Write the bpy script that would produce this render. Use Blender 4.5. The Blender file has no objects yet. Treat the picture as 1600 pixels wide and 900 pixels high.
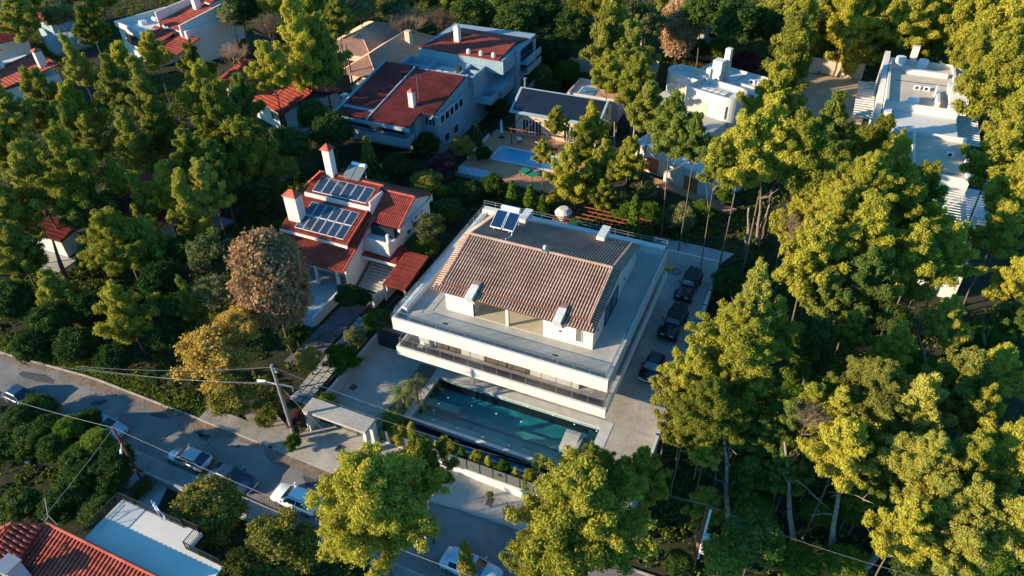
import bpy, math, random
import numpy as np
from mathutils import Matrix, Vector

# ------------------------------------------------------------------ camera, sky, sun, exposure
C = bpy.context.scene.collection
SC = bpy.context.scene
CAM_H = 52.0
F_PX, PITCH, ROLL, YAW = 1123.514, 0.6765066, -0.0281827, -0.4343267
def _rot():
    cy, sy = math.cos(YAW), math.sin(YAW)
    Rz = np.array([[cy, -sy, 0], [sy, cy, 0], [0, 0, 1]])
    base = np.array([[1, 0, 0], [0, 0, -1], [0, 1, 0]], float)
    c, s = math.cos(PITCH), math.sin(PITCH)
    Rp = np.array([[1, 0, 0], [0, c, -s], [0, s, c]])
    c, s = math.cos(ROLL), math.sin(ROLL)
    Rr = np.array([[c, -s, 0], [s, c, 0], [0, 0, 1]])
    return Rr @ Rp @ base @ Rz
RC = _rot()                       # rows: camera right, down, forward
cam_d = bpy.data.cameras.new('camera'); cam = bpy.data.objects.new('camera', cam_d); C.objects.link(cam)
cam_d.sensor_width = 36.0; cam_d.lens = F_PX / 1600 * 36; cam_d.clip_end = 3000; cam_d.clip_start = 1
M3 = Matrix((tuple(RC[0]), tuple(-RC[1]), tuple(-RC[2]))).transposed()
cam.matrix_world = Matrix.Translation((0, 0, CAM_H)) @ M3.to_4x4()
SC.camera = cam
SUN_AZ = math.radians(39.0)       # the light travels towards +x, turned this much towards +y
SUN_EL = math.radians(17.6)
W = bpy.data.worlds.new('World'); SC.world = W; W.use_nodes = True
nt = W.node_tree; bg = nt.nodes['Background']
sky = nt.nodes.new('ShaderNodeTexSky'); sky.sky_type = 'NISHITA'; sky.sun_disc = False
sdx, sdy = -math.cos(SUN_AZ), -math.sin(SUN_AZ)
sky.sun_elevation = SUN_EL; sky.sun_rotation = math.atan2(sdx, sdy) % (2 * math.pi)
sky.dust_density = 0.3; sky.ozone_density = 6.0
tint = nt.nodes.new('ShaderNodeMix'); tint.data_type = 'RGBA'; tint.blend_type = 'MULTIPLY'; tint.inputs[0].default_value = 1.0
tint.inputs[7].default_value = (0.42, 1.02, 1.06, 1)          # sky colour multiplied teal-blue, added to turn the shade teal
nt.links.new(sky.outputs[0], tint.inputs[6]); nt.links.new(tint.outputs[2], bg.inputs[0]); bg.inputs[1].default_value = 0.15
sun_d = bpy.data.lights.new('sun', 'SUN'); sun = bpy.data.objects.new('sun', sun_d); C.objects.link(sun)
sun_d.energy = 5.0; sun_d.angle = math.radians(0.6); sun_d.color = (1.0, 0.83, 0.58)
sun.location = (0, 0, 80)
sdir = Vector((sdx * math.cos(SUN_EL), sdy * math.cos(SUN_EL), math.sin(SUN_EL)))
sun.rotation_euler = sdir.to_track_quat('Z', 'Y').to_euler()
SC.view_settings.view_transform = 'Standard'; SC.view_settings.look = 'None'
SC.view_settings.gamma = 1; SC.view_settings.exposure = 1.0
SC.view_settings.use_curve_mapping = False

def at(u, v, z=0.0):
    """world point at height z that stands where the photograph shows (u, v)"""
    d = RC.T @ np.array([(u - 800) / F_PX, (v - 450) / F_PX, 1.0])
    t = (z - CAM_H) / d[2]
    return Vector((d[0] * t, d[1] * t, z))
def depth(p):
    return float(RC[2] @ (np.array(p) - np.array([0, 0, CAM_H])))

# ------------------------------------------------------------------ materials
MATS = {}
def _new(name):
    m = bpy.data.materials.new(name); m.use_nodes = True; MATS[name] = m
    return m, m.node_tree, m.node_tree.nodes['Principled BSDF']
def mat(name, col, rough=0.8, var=0.12, scale=1.5, col2=None, bump=0.0, bscale=20, metal=0.0, spec=0.3, mix=0.5, streak=0.0):
    m, t, b = _new(name)
    tc = t.nodes.new('ShaderNodeTexCoord')
    n = t.nodes.new('ShaderNodeTexNoise'); n.inputs['Scale'].default_value = scale; n.inputs['Detail'].default_value = 6
    n.inputs['Roughness'].default_value = 0.65
    t.links.new(tc.outputs['Object'], n.inputs['Vector'])
    r = t.nodes.new('ShaderNodeValToRGB')
    a = [c * (1 - var) for c in col]; z = col2 if col2 else [min(1, c * (1 + var)) for c in col]
    r.color_ramp.elements[0].color = (*a, 1); r.color_ramp.elements[1].color = (*z, 1)
    r.color_ramp.elements[0].position = mix - 0.2; r.color_ramp.elements[1].position = mix + 0.2
    t.links.new(n.outputs['Fac'], r.inputs['Fac'])
    if streak:      # rain streaks and grime: noise drawn out down the wall, multiplied over the colour
        mp = t.nodes.new('ShaderNodeMapping'); mp.inputs['Scale'].default_value = (2.2, 2.2, 0.22)
        n3 = t.nodes.new('ShaderNodeTexNoise'); n3.inputs['Scale'].default_value = 1.6; n3.inputs['Detail'].default_value = 7; n3.inputs['Roughness'].default_value = 0.7
        r3 = t.nodes.new('ShaderNodeValToRGB'); r3.color_ramp.elements[0].position = 0.36; r3.color_ramp.elements[1].position = 0.60
        r3.color_ramp.elements[0].color = (1 - streak, 1 - streak * 1.08, 1 - streak * 1.25, 1); r3.color_ramp.elements[1].color = (1, 1, 1, 1)
        mm = t.nodes.new('ShaderNodeMix'); mm.data_type = 'RGBA'; mm.blend_type = 'MULTIPLY'; mm.inputs[0].default_value = 1
        t.links.new(tc.outputs['Object'], mp.inputs[0]); t.links.new(mp.outputs[0], n3.inputs['Vector']); t.links.new(n3.outputs['Fac'], r3.inputs['Fac'])
        t.links.new(r.outputs[0], mm.inputs[6]); t.links.new(r3.outputs[0], mm.inputs[7]); t.links.new(mm.outputs[2], b.inputs['Base Color'])
    else: t.links.new(r.outputs[0], b.inputs['Base Color'])
    b.inputs['Roughness'].default_value = rough; b.inputs['Metallic'].default_value = metal
    b.inputs['Specular IOR Level'].default_value = spec
    if bump:
        n2 = t.nodes.new('ShaderNodeTexNoise'); n2.inputs['Scale'].default_value = bscale; n2.inputs['Detail'].default_value = 4
        t.links.new(tc.outputs['Object'], n2.inputs['Vector'])
        bp = t.nodes.new('ShaderNodeBump'); bp.inputs['Strength'].default_value = bump; bp.inputs['Distance'].default_value = 0.05
        t.links.new(n2.outputs['Fac'], bp.inputs['Height']); t.links.new(bp.outputs[0], b.inputs['Normal'])
    return m
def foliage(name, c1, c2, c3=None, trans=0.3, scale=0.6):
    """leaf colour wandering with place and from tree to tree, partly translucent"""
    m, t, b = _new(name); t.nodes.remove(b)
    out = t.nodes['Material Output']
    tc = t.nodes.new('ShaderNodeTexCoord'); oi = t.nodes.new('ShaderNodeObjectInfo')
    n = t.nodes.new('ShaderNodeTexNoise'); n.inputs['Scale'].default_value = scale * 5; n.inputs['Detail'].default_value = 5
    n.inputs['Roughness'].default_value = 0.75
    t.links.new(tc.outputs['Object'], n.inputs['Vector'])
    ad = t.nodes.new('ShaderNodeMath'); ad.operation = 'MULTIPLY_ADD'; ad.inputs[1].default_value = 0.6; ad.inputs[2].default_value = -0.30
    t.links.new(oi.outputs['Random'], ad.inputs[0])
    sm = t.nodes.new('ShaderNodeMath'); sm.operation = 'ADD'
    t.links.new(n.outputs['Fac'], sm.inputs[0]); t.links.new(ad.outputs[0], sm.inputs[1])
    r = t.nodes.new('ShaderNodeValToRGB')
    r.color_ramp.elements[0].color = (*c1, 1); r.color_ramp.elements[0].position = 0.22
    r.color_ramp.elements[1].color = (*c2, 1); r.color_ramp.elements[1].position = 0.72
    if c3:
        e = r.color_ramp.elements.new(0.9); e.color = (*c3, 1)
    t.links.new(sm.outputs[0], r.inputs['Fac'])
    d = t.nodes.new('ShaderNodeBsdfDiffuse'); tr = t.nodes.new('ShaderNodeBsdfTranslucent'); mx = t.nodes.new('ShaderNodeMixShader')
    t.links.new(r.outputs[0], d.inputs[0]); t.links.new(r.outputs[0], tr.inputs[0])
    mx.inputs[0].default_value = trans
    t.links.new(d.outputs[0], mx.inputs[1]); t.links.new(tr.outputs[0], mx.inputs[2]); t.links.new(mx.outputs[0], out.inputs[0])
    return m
def glassy(name, tint, gloss=0.03, rough=0.02):
    """clear sheet: tinted see-through with a mirror coat by viewing angle"""
    m, t, b = _new(name); t.nodes.remove(b)
    out = t.nodes['Material Output']
    a = t.nodes.new('ShaderNodeBsdfTransparent'); a.inputs[0].default_value = (*tint, 1)
    g = t.nodes.new('ShaderNodeBsdfGlossy'); g.inputs['Roughness'].default_value = rough
    f = t.nodes.new('ShaderNodeLayerWeight'); pw = t.nodes.new('ShaderNodeMath'); pw.operation = 'POWER'; pw.inputs[1].default_value = 4.0
    ma = t.nodes.new('ShaderNodeMath'); ma.operation = 'MULTIPLY_ADD'; ma.inputs[1].default_value = 0.8; ma.inputs[2].default_value = gloss
    t.links.new(f.outputs['Facing'], pw.inputs[0]); t.links.new(pw.outputs[0], ma.inputs[0])
    mx = t.nodes.new('ShaderNodeMixShader')
    t.links.new(ma.outputs[0], mx.inputs[0]); t.links.new(a.outputs[0], mx.inputs[1]); t.links.new(g.outputs[0], mx.inputs[2])
    t.links.new(mx.outputs[0], out.inputs[0])
    return m
def water(name, tint):
    m = glassy(name, tint); t = m.node_tree
    tc = t.nodes.new('ShaderNodeTexCoord'); n = t.nodes.new('ShaderNodeTexNoise'); n.inputs['Scale'].default_value = 3.2
    n.inputs['Detail'].default_value = 4
    t.links.new(tc.outputs['Object'], n.inputs['Vector'])
    bp = t.nodes.new('ShaderNodeBump'); bp.inputs['Strength'].default_value = 0.6; bp.inputs['Distance'].default_value = 0.1
    t.links.new(n.outputs['Fac'], bp.inputs['Height'])
    for nd in t.nodes:
        if nd.type in ('BSDF_GLOSSY', 'LAYER_WEIGHT'): t.links.new(bp.outputs[0], nd.inputs['Normal'])
    return m
def gloss(name, col, rough=0.15, metal=0.0, coat=0.5):
    m, t, b = _new(name)
    b.inputs['Base Color'].default_value = (*col, 1); b.inputs['Roughness'].default_value = rough
    b.inputs['Metallic'].default_value = metal; b.inputs['Coat Weight'].default_value = coat
    return m

plaster = mat('white_plaster', (0.62, 0.595, 0.55), 0.85, 0.06, 0.5, bump=0.15, bscale=8, streak=0.13)
plaster_old = mat('weathered_white_plaster', (0.62, 0.60, 0.55), 0.9, 0.22, 0.5, col2=(0.72, 0.71, 0.67), bump=0.3, bscale=6, streak=0.25)
plaster_blue = mat('cool_grey_render', (0.25, 0.34, 0.39), 0.9, 0.12, 0.4, bump=0.2, streak=0.18)
plaster_beige = mat('beige_render', (0.55, 0.45, 0.33), 0.9, 0.1, 0.5, bump=0.2)
plaster_orange = mat('apricot_render', (0.62, 0.42, 0.28), 0.9, 0.08, 0.5, bump=0.2)
plaster_pink = mat('pink_render', (0.55, 0.42, 0.38), 0.9, 0.08, 0.5)
terrace_m = mat('terrace_screed', (0.41, 0.385, 0.33), 0.75, 0.14, 0.35, bump=0.1, streak=0.12)
balcony_m = mat('balcony_floor_tiles', (0.36, 0.33, 0.31), 0.8, 0.12, 0.8)
concrete = mat('pale_concrete', (0.40, 0.36, 0.31), 0.85, 0.2, 0.35, col2=(0.50, 0.45, 0.38), bump=0.2, streak=0.22)
concrete_grey = mat('grey_concrete', (0.34, 0.33, 0.31), 0.9, 0.25, 0.5, bump=0.3)
coping_m = mat('pool_coping_stone', (0.50, 0.49, 0.46), 0.7, 0.14, 1.2, bump=0.1)
wood_deck = mat('wooden_deck', (0.33, 0.22, 0.14), 0.8, 0.25, 2.0)
asphalt = mat('asphalt', (0.18, 0.165, 0.15), 0.9, 0.25, 0.22, col2=(0.28, 0.252, 0.222), bump=0.4, bscale=25)
patch_m = mat('asphalt_patch', (0.07, 0.07, 0.072), 0.95, 0.3, 2.0)
pavement_m = mat('pavement_concrete', (0.27, 0.24, 0.20), 0.9, 0.25, 0.6, col2=(0.36, 0.32, 0.27), bump=0.3)
kerb_m = mat('kerb_stone', (0.36, 0.32, 0.27), 0.9, 0.25, 1.0)
soil = mat('forest_floor', (0.030, 0.045, 0.014), 1.0, 0.5, 0.12, col2=(0.095, 0.070, 0.035), bump=0.8, bscale=3, mix=0.62)
grass_m = mat('lawn', (0.022, 0.042, 0.010), 1.0, 0.3, 0.5, bump=0.6, bscale=12)
bark = mat('pine_bark', (0.15, 0.10, 0.07), 0.95, 0.45, 6.0, bump=0.8, bscale=8)
bark_pale = mat('pale_bark', (0.25, 0.18, 0.13), 0.95, 0.45, 5.0, col2=(.38, .30, .23), bump=0.9, bscale=8)
red_tile = mat('red_clay_tile', (0.38, 0.060, 0.036), 0.8, 0.30, 0.9, col2=(0.52, 0.115, 0.070), bump=0.2)
red_dark = mat('old_red_tile', (0.22, 0.042, 0.036), 0.85, 0.4, 0.5, col2=(0.38, 0.075, 0.055), bump=0.3)
pink_tile = mat('pinkish_brown_tile', (0.36, 0.205, 0.145), 0.8, 0.2, 0.4, col2=(0.50, 0.32, 0.235), bump=0.2)
tile_bed = mat('tile_valley', (0.17, 0.070, 0.045), 0.9, 0.2, 2.0)
BEDM = [('red_clay_tile', mat('red_tile_valley', (0.24, 0.028, 0.018), .9, .2, 2)), ('old_red_tile', mat('old_tile_valley', (0.085, 0.02, 0.018), .9, .2, 2)), ('beige_tile', mat('beige_tile_valley', (0.33, 0.16, 0.10), .9, .15, 2))]
beige_tile = mat('beige_tile', (0.64, 0.38, 0.26), 0.85, 0.14, 0.7, bump=0.2)
dark_metal = mat('anthracite_metal', (0.035, 0.038, 0.042), 0.5, 0.1, 2.0, metal=0.3)
grey_metal = mat('grey_metal', (0.30, 0.31, 0.32), 0.45, 0.1, 2.0, metal=0.6)
fence_panel_m = mat('slate_grey_panel', (0.105, 0.105, 0.105), 0.6, 0.08, 3.0)
white_metal = mat('white_metal', (0.7, 0.7, 0.7), 0.5, 0.04, 2.0)
rust = mat('rust_brown', (0.23, 0.07, 0.03), 0.9, 0.4, 5.0, bump=0.4)
door_orange = mat('rusty_orange_door', (0.42, 0.14, 0.05), 0.8, 0.3, 2.0)
pole_wood = mat('weathered_pole', (0.30, 0.26, 0.22), 0.95, 0.3, 2.0, bump=0.4)
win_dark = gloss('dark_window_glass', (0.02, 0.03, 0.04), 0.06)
win_warm = glassy('clear_window_glass', (0.96, 0.96, 0.94))
room_warm = mat('room_floor', (0.60, 0.51, 0.38), 0.8, 0.08, 1.0)
blind_m = mat('brown_shutter', (0.17, 0.13, 0.11), 0.7, 0.2, 4.0)
rail_glass = glassy('smoky_railing_glass', (0.80, 0.83, 0.86))
rail_smoke = glassy('dark_railing_glass', (0.80, 0.80, 0.80))
pool_tile = mat('dark_teal_pool_tile', (0.012, 0.15, 0.19), 0.5, 0.25, 0.4, col2=(0.02, 0.34, 0.36))
pool_ledge = mat('green_grey_pool_ledge', (0.11, 0.30, 0.29), 0.6, 0.2, 0.8)
pool_water = water('pool_water', (0.80, 0.93, 0.95))
blue_tile = mat('blue_pool_tile', (0.005, 0.50, 0.68), 0.5, 0.1, 2.0)
black_tile = mat('black_pool_wall', (0.008, 0.012, 0.02), 0.3, 0.2, 1.0)
terracotta = mat('terracotta_paving', (0.48, 0.23, 0.12), 0.85, 0.15, 0.6)
solar_m = gloss('solar_cell', (0.02, 0.036, 0.062), 0.12)
solar_black = gloss('black_glass_roof', (0.012, 0.014, 0.02), 0.18)
collector_m = gloss('blue_collector_glass', (0.008, 0.03, 0.08), 0.1)
green_table = mat('green_table_top', (0.02, 0.20, 0.11), 0.6, 0.05, 1.0)
fabric_white = mat('white_fabric', (0.6, 0.6, 0.6), 0.9, 0.06, 2.0)
paint_silver = gloss('silver_paint', (0.42, 0.42, 0.40), 0.3, 0.6)
paint_white = gloss('white_paint', (0.72, 0.72, 0.70), 0.3)
paint_navy = gloss('navy_paint', (0.014, 0.034, 0.075), 0.35, coat=0.3)
paint_black = gloss('black_paint', (0.008, 0.009, 0.011), 0.3)
paint_matte = gloss('soft_top_black', (0.012, 0.012, 0.014), 0.7, coat=0.0)
paint_paleblue = gloss('pale_blue_paint', (0.38, 0.48, 0.56), 0.3)
car_glass = gloss('car_glass', (0.015, 0.022, 0.03), 0.05)
glass_blue = gloss('windscreen_glass', (0.08, 0.20, 0.28), 0.08)
tyre_m = mat('tyre_rubber', (0.018, 0.018, 0.018), 0.9, 0.1, 5.0)
rim_m = gloss('wheel_rim', (0.35, 0.35, 0.36), 0.3, 0.8, 0)
lamp_m = gloss('lamp_lens', (0.7, 0.7, 0.68), 0.1)
red_lamp = gloss('tail_lamp', (0.35, 0.015, 0.012), 0.15)
stripe_blue = mat('flag_blue', (0.03, 0.16, 0.50), 0.8, 0.05, 2.0)
yellow_m = mat('yellow_hose', (0.6, 0.42, 0.03), 0.6, 0.1, 3.0)
steel_m = mat('cable', (0.34, 0.32, 0.30), 0.6, 0.05, 1.0)

leaf_pine = foliage('pine_needles', (0.190, 0.200, 0.030), (0.500, 0.440, 0.060), trans=0.38)
leaf_pine_olive = foliage('olive_pine_needles', (0.175, 0.180, 0.035), (0.430, 0.390, 0.070), trans=0.35)
leaf_pine_green_shaded = foliage('green_and_shaded_pine_needles', (0.110, 0.165, 0.035), (0.370, 0.360, 0.060), trans=0.36)  # for greener pines, and for dim ones whose shade is put into the colour
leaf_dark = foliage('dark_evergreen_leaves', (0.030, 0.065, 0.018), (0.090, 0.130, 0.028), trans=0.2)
leaf_olive = foliage('olive_green_leaves', (0.11, 0.12, 0.025), (0.29, 0.25, 0.05), trans=0.25)
leaf_green = foliage('grey_green_leaves', (0.085, 0.11, 0.035), (0.22, 0.23, 0.085), trans=0.25)
leaf_gold = foliage('golden_autumn_leaves', (0.28, 0.19, 0.035), (0.56, 0.37, 0.08), trans=0.3)
leaf_brown = foliage('brown_autumn_leaves', (0.36, 0.21, 0.10), (0.64, 0.42, 0.23), trans=0.25)
leaf_purple = foliage('purple_leaves', (0.09, 0.03, 0.035), (0.19, 0.07, 0.07), trans=0.2)
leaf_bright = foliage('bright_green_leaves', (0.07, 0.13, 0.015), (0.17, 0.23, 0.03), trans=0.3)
leaf_twig = foliage('bare_twigs', (0.20, 0.13, 0.085), (0.33, 0.23, 0.15), trans=0.1)

# ------------------------------------------------------------------ mesh collecting
class MB:
    def __init__(s): s.v = []; s.f = []
    def poly(s, pts):
        n = len(s.v); s.v += [tuple(p) for p in pts]; s.f.append(tuple(range(n, n + len(pts)))); return s
    def box(s, x0, x1, y0, y1, z0, z1):
        n = len(s.v)
        s.v += [(x0, y0, z0), (x1, y0, z0), (x1, y1, z0), (x0, y1, z0), (x0, y0, z1), (x1, y0, z1), (x1, y1, z1), (x0, y1, z1)]
        s.f += [tuple(n + i for i in q) for q in ((0, 3, 2, 1), (4, 5, 6, 7), (0, 1, 5, 4), (1, 2, 6, 5), (2, 3, 7, 6), (3, 0, 4, 7))]
        return s
    def prism(s, pts, z0, z1):
        """vertical prism on a plan outline (counter-clockwise); z1 may be a list of heights"""
        n = len(s.v); k = len(pts)
        zt = z1 if isinstance(z1, (list, tuple)) else [z1] * k
        s.v += [(p[0], p[1], z0) for p in pts] + [(p[0], p[1], zt[i]) for i, p in enumerate(pts)]
        s.f.append(tuple(n + i for i in reversed(range(k)))); s.f.append(tuple(n + k + i for i in range(k)))
        for i in range(k):
            j = (i + 1) % k; s.f.append((n + i, n + j, n + k + j, n + k + i))
        return s
    def profile(s, pts, x0, x1):
        """prism along x of an outline in the yz plane"""
        n = len(s.v); k = len(pts)
        s.v += [(x0, p[0], p[1]) for p in pts] + [(x1, p[0], p[1]) for p in pts]
        s.f.append(tuple(n + i for i in range(k))[::-1]); s.f.append(tuple(n + k + i for i in range(k)))
        for i in range(k):
            j = (i + 1) % k; s.f.append((n + i, n + j, n + k + j, n + k + i))
        return s
    def tube(s, pts, rad, seg=6, cap=True):
        pts = [Vector(p) for p in pts]; r = rad if isinstance(rad, (list, tuple)) else [rad] * len(pts)
        base = len(s.v)
        for i, p in enumerate(pts):
            d = (pts[min(i + 1, len(pts) - 1)] - pts[max(i - 1, 0)]).normalized()
            a = d.orthogonal().normalized(); b = d.cross(a)
            if i == 0: a0 = a
            else:
                a = (a0 - d * a0.dot(d)).normalized(); b = d.cross(a); a0 = a
            for k in range(seg):
                t = 2 * math.pi * k / seg
                s.v.append(tuple(p + (a * math.cos(t) + b * math.sin(t)) * r[i]))
        for i in range(len(pts) - 1):
            for k in range(seg):
                k2 = (k + 1) % seg; o = base + i * seg
                s.f.append((o + k, o + k2, o + seg + k2, o + seg + k))
        if cap:
            s.f.append(tuple(base + k for k in reversed(range(seg)))); o = base + (len(pts) - 1) * seg
            s.f.append(tuple(o + k for k in range(seg)))
        return s
    def beam(s, a, b, w, h=None):
        """rectangular bar from a to b"""
        h = h or w; a = Vector(a); b = Vector(b); d = (b - a).normalized()
        up = Vector((0, 0, 1)) if abs(d.z) < 0.95 else Vector((0, 1, 0))
        x = d.cross(up).normalized() * w / 2; y = x.cross(d).normalized() * h / 2
        n = len(s.v)
        for p in (a, b): s.v += [tuple(p - x - y), tuple(p + x - y), tuple(p + x + y), tuple(p - x + y)]
        s.f += [tuple(n + i for i in q) for q in ((0, 1, 2, 3), (7, 6, 5, 4), (0, 4, 5, 1), (1, 5, 6, 2), (2, 6, 7, 3), (3, 7, 4, 0))]
        return s
    def build(s, name, m, parent=None, smooth=False, stuff=False, bevel=0):
        me = bpy.data.meshes.new(name); me.from_pydata(s.v, [], s.f); me.validate(); me.update()
        if m: me.materials.append(m)
        if smooth: me.shade_smooth()
        o = bpy.data.objects.new(name, me); C.objects.link(o)
        if parent: o.parent = parent
        if stuff: o['kind'] = 'stuff'
        if bevel:
            b = o.modifiers.new('bevel', 'BEVEL'); b.width = bevel; b.segments = 2; b.limit_method = 'ANGLE'
        return o
def B(x0, x1, y0, y1, z0, z1): return MB().box(x0, x1, y0, y1, z0, z1)
def tag(o, label=None, cat=None, group=None, kind=None):
    if label: o['label'] = label
    if cat: o['category'] = cat
    if group: o['group'] = group
    if kind: o['kind'] = kind
    return o
def empty(name, loc, rz=0, label=None, cat=None, group=None):
    o = bpy.data.objects.new(name, None); C.objects.link(o); o.location = loc; o.rotation_euler = (0, 0, rz)
    o.empty_display_size = 0.3
    return tag(o, label, cat, group)
def struct(mb, name, m, **k):
    o = mb.build(name, m, **k); o['kind'] = 'structure'; return o
KIDS = {}
def kids(o):
    if o.name not in KIDS: KIDS[o.name] = [c for c in bpy.data.objects if c.parent == o]
    return KIDS[o.name]
def copy_tree(o, parent=None, top=True):
    c = o.copy(); C.objects.link(c)
    if parent: c.parent = parent
    for ch in kids(o): copy_tree(ch, c, False)
    return c
def mesh_np(name, V, F, m, smooth=False):
    me = bpy.data.meshes.new(name); k = F.shape[1]
    me.vertices.add(len(V)); me.vertices.foreach_set('co', V.astype(np.float32).ravel())
    me.loops.add(F.size); me.loops.foreach_set('vertex_index', F.astype(np.int32).ravel())
    me.polygons.add(len(F)); me.polygons.foreach_set('loop_start', np.arange(0, F.size, k, dtype=np.int32))
    me.update(calc_edges=True)
    if m: me.materials.append(m)
    return me

# ------------------------------------------------------------------ roofs, windows, railings
def tiles(name, poly, ev, m, parent, pitch=0.28, rise=0.085, course=0.62, thick=0.10, origin=None):
    """barrel tiles laid on a convex outline (3-D points in one plane). ev: direction of the eave; the ribs run square to it"""
    P = [np.array(p, float) for p in poly]
    n = np.zeros(3)
    for i in range(len(P)): n += np.cross(P[i] - P[0], P[(i + 1) % len(P)] - P[0])
    n /= np.linalg.norm(n)
    if n[2] < 0: n = -n
    e = np.array(ev, float); e -= n * (e @ n); e /= np.linalg.norm(e)
    up = np.cross(n, e)
    if up[2] < 0: up = -up
    O = P[0] if origin is None else np.array(origin, float)
    st = [((p - O) @ e, (p - O) @ up) for p in P]
    s0, s1 = min(a for a, _ in st), max(a for a, _ in st)
    K = 6
    nr = max(1, int(round((s1 - s0) / pitch))); pw = (s1 - s0) / nr
    def rng_t(s):
        ts = []
        for i in range(len(st)):
            a, b = st[i], st[(i + 1) % len(st)]
            if (a[0] - s) * (b[0] - s) <= 0 and abs(a[0] - b[0]) > 1e-9:
                ts.append(a[1] + (b[1] - a[1]) * (s - a[0]) / (b[0] - a[0]))
        return (min(ts), max(ts)) if len(ts) > 1 else None
    V = []; F = []; rnd = random.Random(5)
    t_lo = min(b for _, b in st)
    for r in range(nr):
        cols = []
        for k in range(K + 1):
            s = s0 + (r + 0.62 * k / K) * pw
            s = min(max(s, s0 + 1e-4), s1 - 1e-4)
            cols.append((s, rng_t(s), rise * math.sin(math.pi * k / K)))
        rt = [c[1] for c in cols if c[1]]
        if not rt: continue
        ta, tb = min(a for a, _ in rt), max(b for _, b in rt)
        nc = max(1, int(math.ceil((tb - ta) / course)))
        for c in range(nc):
            c0, c1 = ta + c * course, min(ta + (c + 1) * course + 0.03, tb)
            j = rnd.uniform(-0.008, 0.008)
            base = len(V); rows = 0
            for k, (s, tr, h) in enumerate(cols):
                if tr is None: tr = rt[0]
                a = min(max(c0, tr[0]), tr[1]); b = min(max(c1, tr[0]), tr[1])
                V.append(O + e * s + up * a + n * (h + 0.018 + j)); V.append(O + e * s + up * b + n * (h + 0.0 + j))
                V.append(O + e * s + up * a + n * (h - 0.01 + j))
            for k in range(K):
                q = base + 3 * k
                F.append((q, q + 3, q + 4, q + 1)); F.append((q + 2, q + 5, q + 3, q))
    V = np.array(V); F = np.array(F)
    o = bpy.data.objects.new(name, mesh_np(name, V, F, m)); C.objects.link(o); o.parent = parent; o['kind'] = 'stuff'
    bed = MB(); k = len(P)
    top = [tuple(p - n * 0.02) for p in P]; bot = [tuple(p - n * (0.02 + thick)) for p in P]
    bed.v = top + bot; bed.f = [tuple(range(k)), tuple(range(k, 2 * k))[::-1]] + [(i, k + i, k + (i + 1) % k, (i + 1) % k) for i in range(k)]
    return o, bed
BEDS = dict(BEDM)
def roof(parent, poly, ev, m, bedm=None, **k):
    o, bed = tiles('roof_tiles', poly, ev, m, parent, **k)
    bed.build('roof_board', bedm or BEDS.get(m.name, tile_bed), parent); return o
def ridge(parent, a, b, m, r=0.13):
    a = Vector(a); b = Vector(b); n = max(2, int((b - a).length / 0.45)); mb = MB()
    for i in range(n):
        p = a.lerp(b, i / n); q = a.lerp(b, min(1, (i + 1.12) / n))
        mb.tube([p + Vector((0, 0, .03)), q + Vector((0, 0, .0))], [r * 1.08, r * 0.95], 8)
    return mb.build('ridge_cap', m, parent)
def window(parent, x0, x1, z0, z1, pos, face='-y', glass=None, fm=None, bars=1, name='window', proud=0.05):
    """window in a wall: frame standing proud with a pane set back in it. face: the way it looks; pos: the wall's plane"""
    glass = glass or win_dark; fm = fm or white_metal
    fr = MB(); t = 0.06
    def bx(mb, a0, a1, b0, b1, d0, d1):
        lo, hi = min(d0, d1), max(d0, d1)
        if face in ('-y', '+y'): mb.box(a0, a1, lo, hi, b0, b1)
        else: mb.box(lo, hi, a0, a1, b0, b1)
    s = -1 if face[0] == '-' else 1
    d0, d1 = pos - s * 0.03, pos + s * proud
    bx(fr, x0 - t, x0, z0 - t, z1 + t, d0, d1); bx(fr, x1, x1 + t, z0 - t, z1 + t, d0, d1)
    bx(fr, x0, x1, z1, z1 + t, d0, d1); bx(fr, x0, x1, z0 - t, z0, d0, d1)
    for i in range(1, bars):
        xm = x0 + (x1 - x0) * i / bars; bx(fr, xm - 0.03, xm + 0.03, z0, z1, d0, d1)
    f = fr.build(name, fm, parent)
    p = MB(); bx(p, x0, x1, z0, z1, pos - s * 0.02, pos + s * 0.015); p.build('pane', glass, f)
    return f
def railing(parent, a, b, z, h=0.9, m=None, n=None, name='railing', bars=0.12, r=0.02):
    m = m or dark_metal; a = Vector((a[0], a[1], z)); b = Vector((b[0], b[1], z)); L = (b - a).length; mb = MB(); up = Vector((0, 0, h))
    mb.beam(a + up, b + up, 0.05); mb.beam(a + Vector((0, 0, .1)), b + Vector((0, 0, .1)), 0.03)
    k = max(1, int(L / bars))
    for i in range(k + 1):
        p = a.lerp(b, i / k); mb.beam(p, p + up, 0.05 if i % 10 == 0 else r)
    return mb.build(name, m, parent)
def glass_rail(parent, a, b, z, h, n, post=True, gm=None):
    """n glass panels between a and b, each a part, and the slim metal cap"""
    a = Vector((a[0], a[1], z)); b = Vector((b[0], b[1], z)); d = (b - a) / n; up = Vector((0, 0, h))
    for i in range(n):
        p = a + d * i + d.normalized() * 0.02; q = a + d * (i + 1) - d.normalized() * 0.02
        mb = MB(); mb.beam(p + up / 2, q + up / 2, 0.015, h - 0.02); mb.build('glass_panel', gm or rail_glass, parent)
    mb = MB(); mb.beam(a + up, b + up, 0.05, 0.035)
    for i in range(n + 1):
        if post: mb.beam(a + d * i, a + d * i + up, 0.035)
    return mb.build('handrail', grey_metal, parent)

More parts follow.
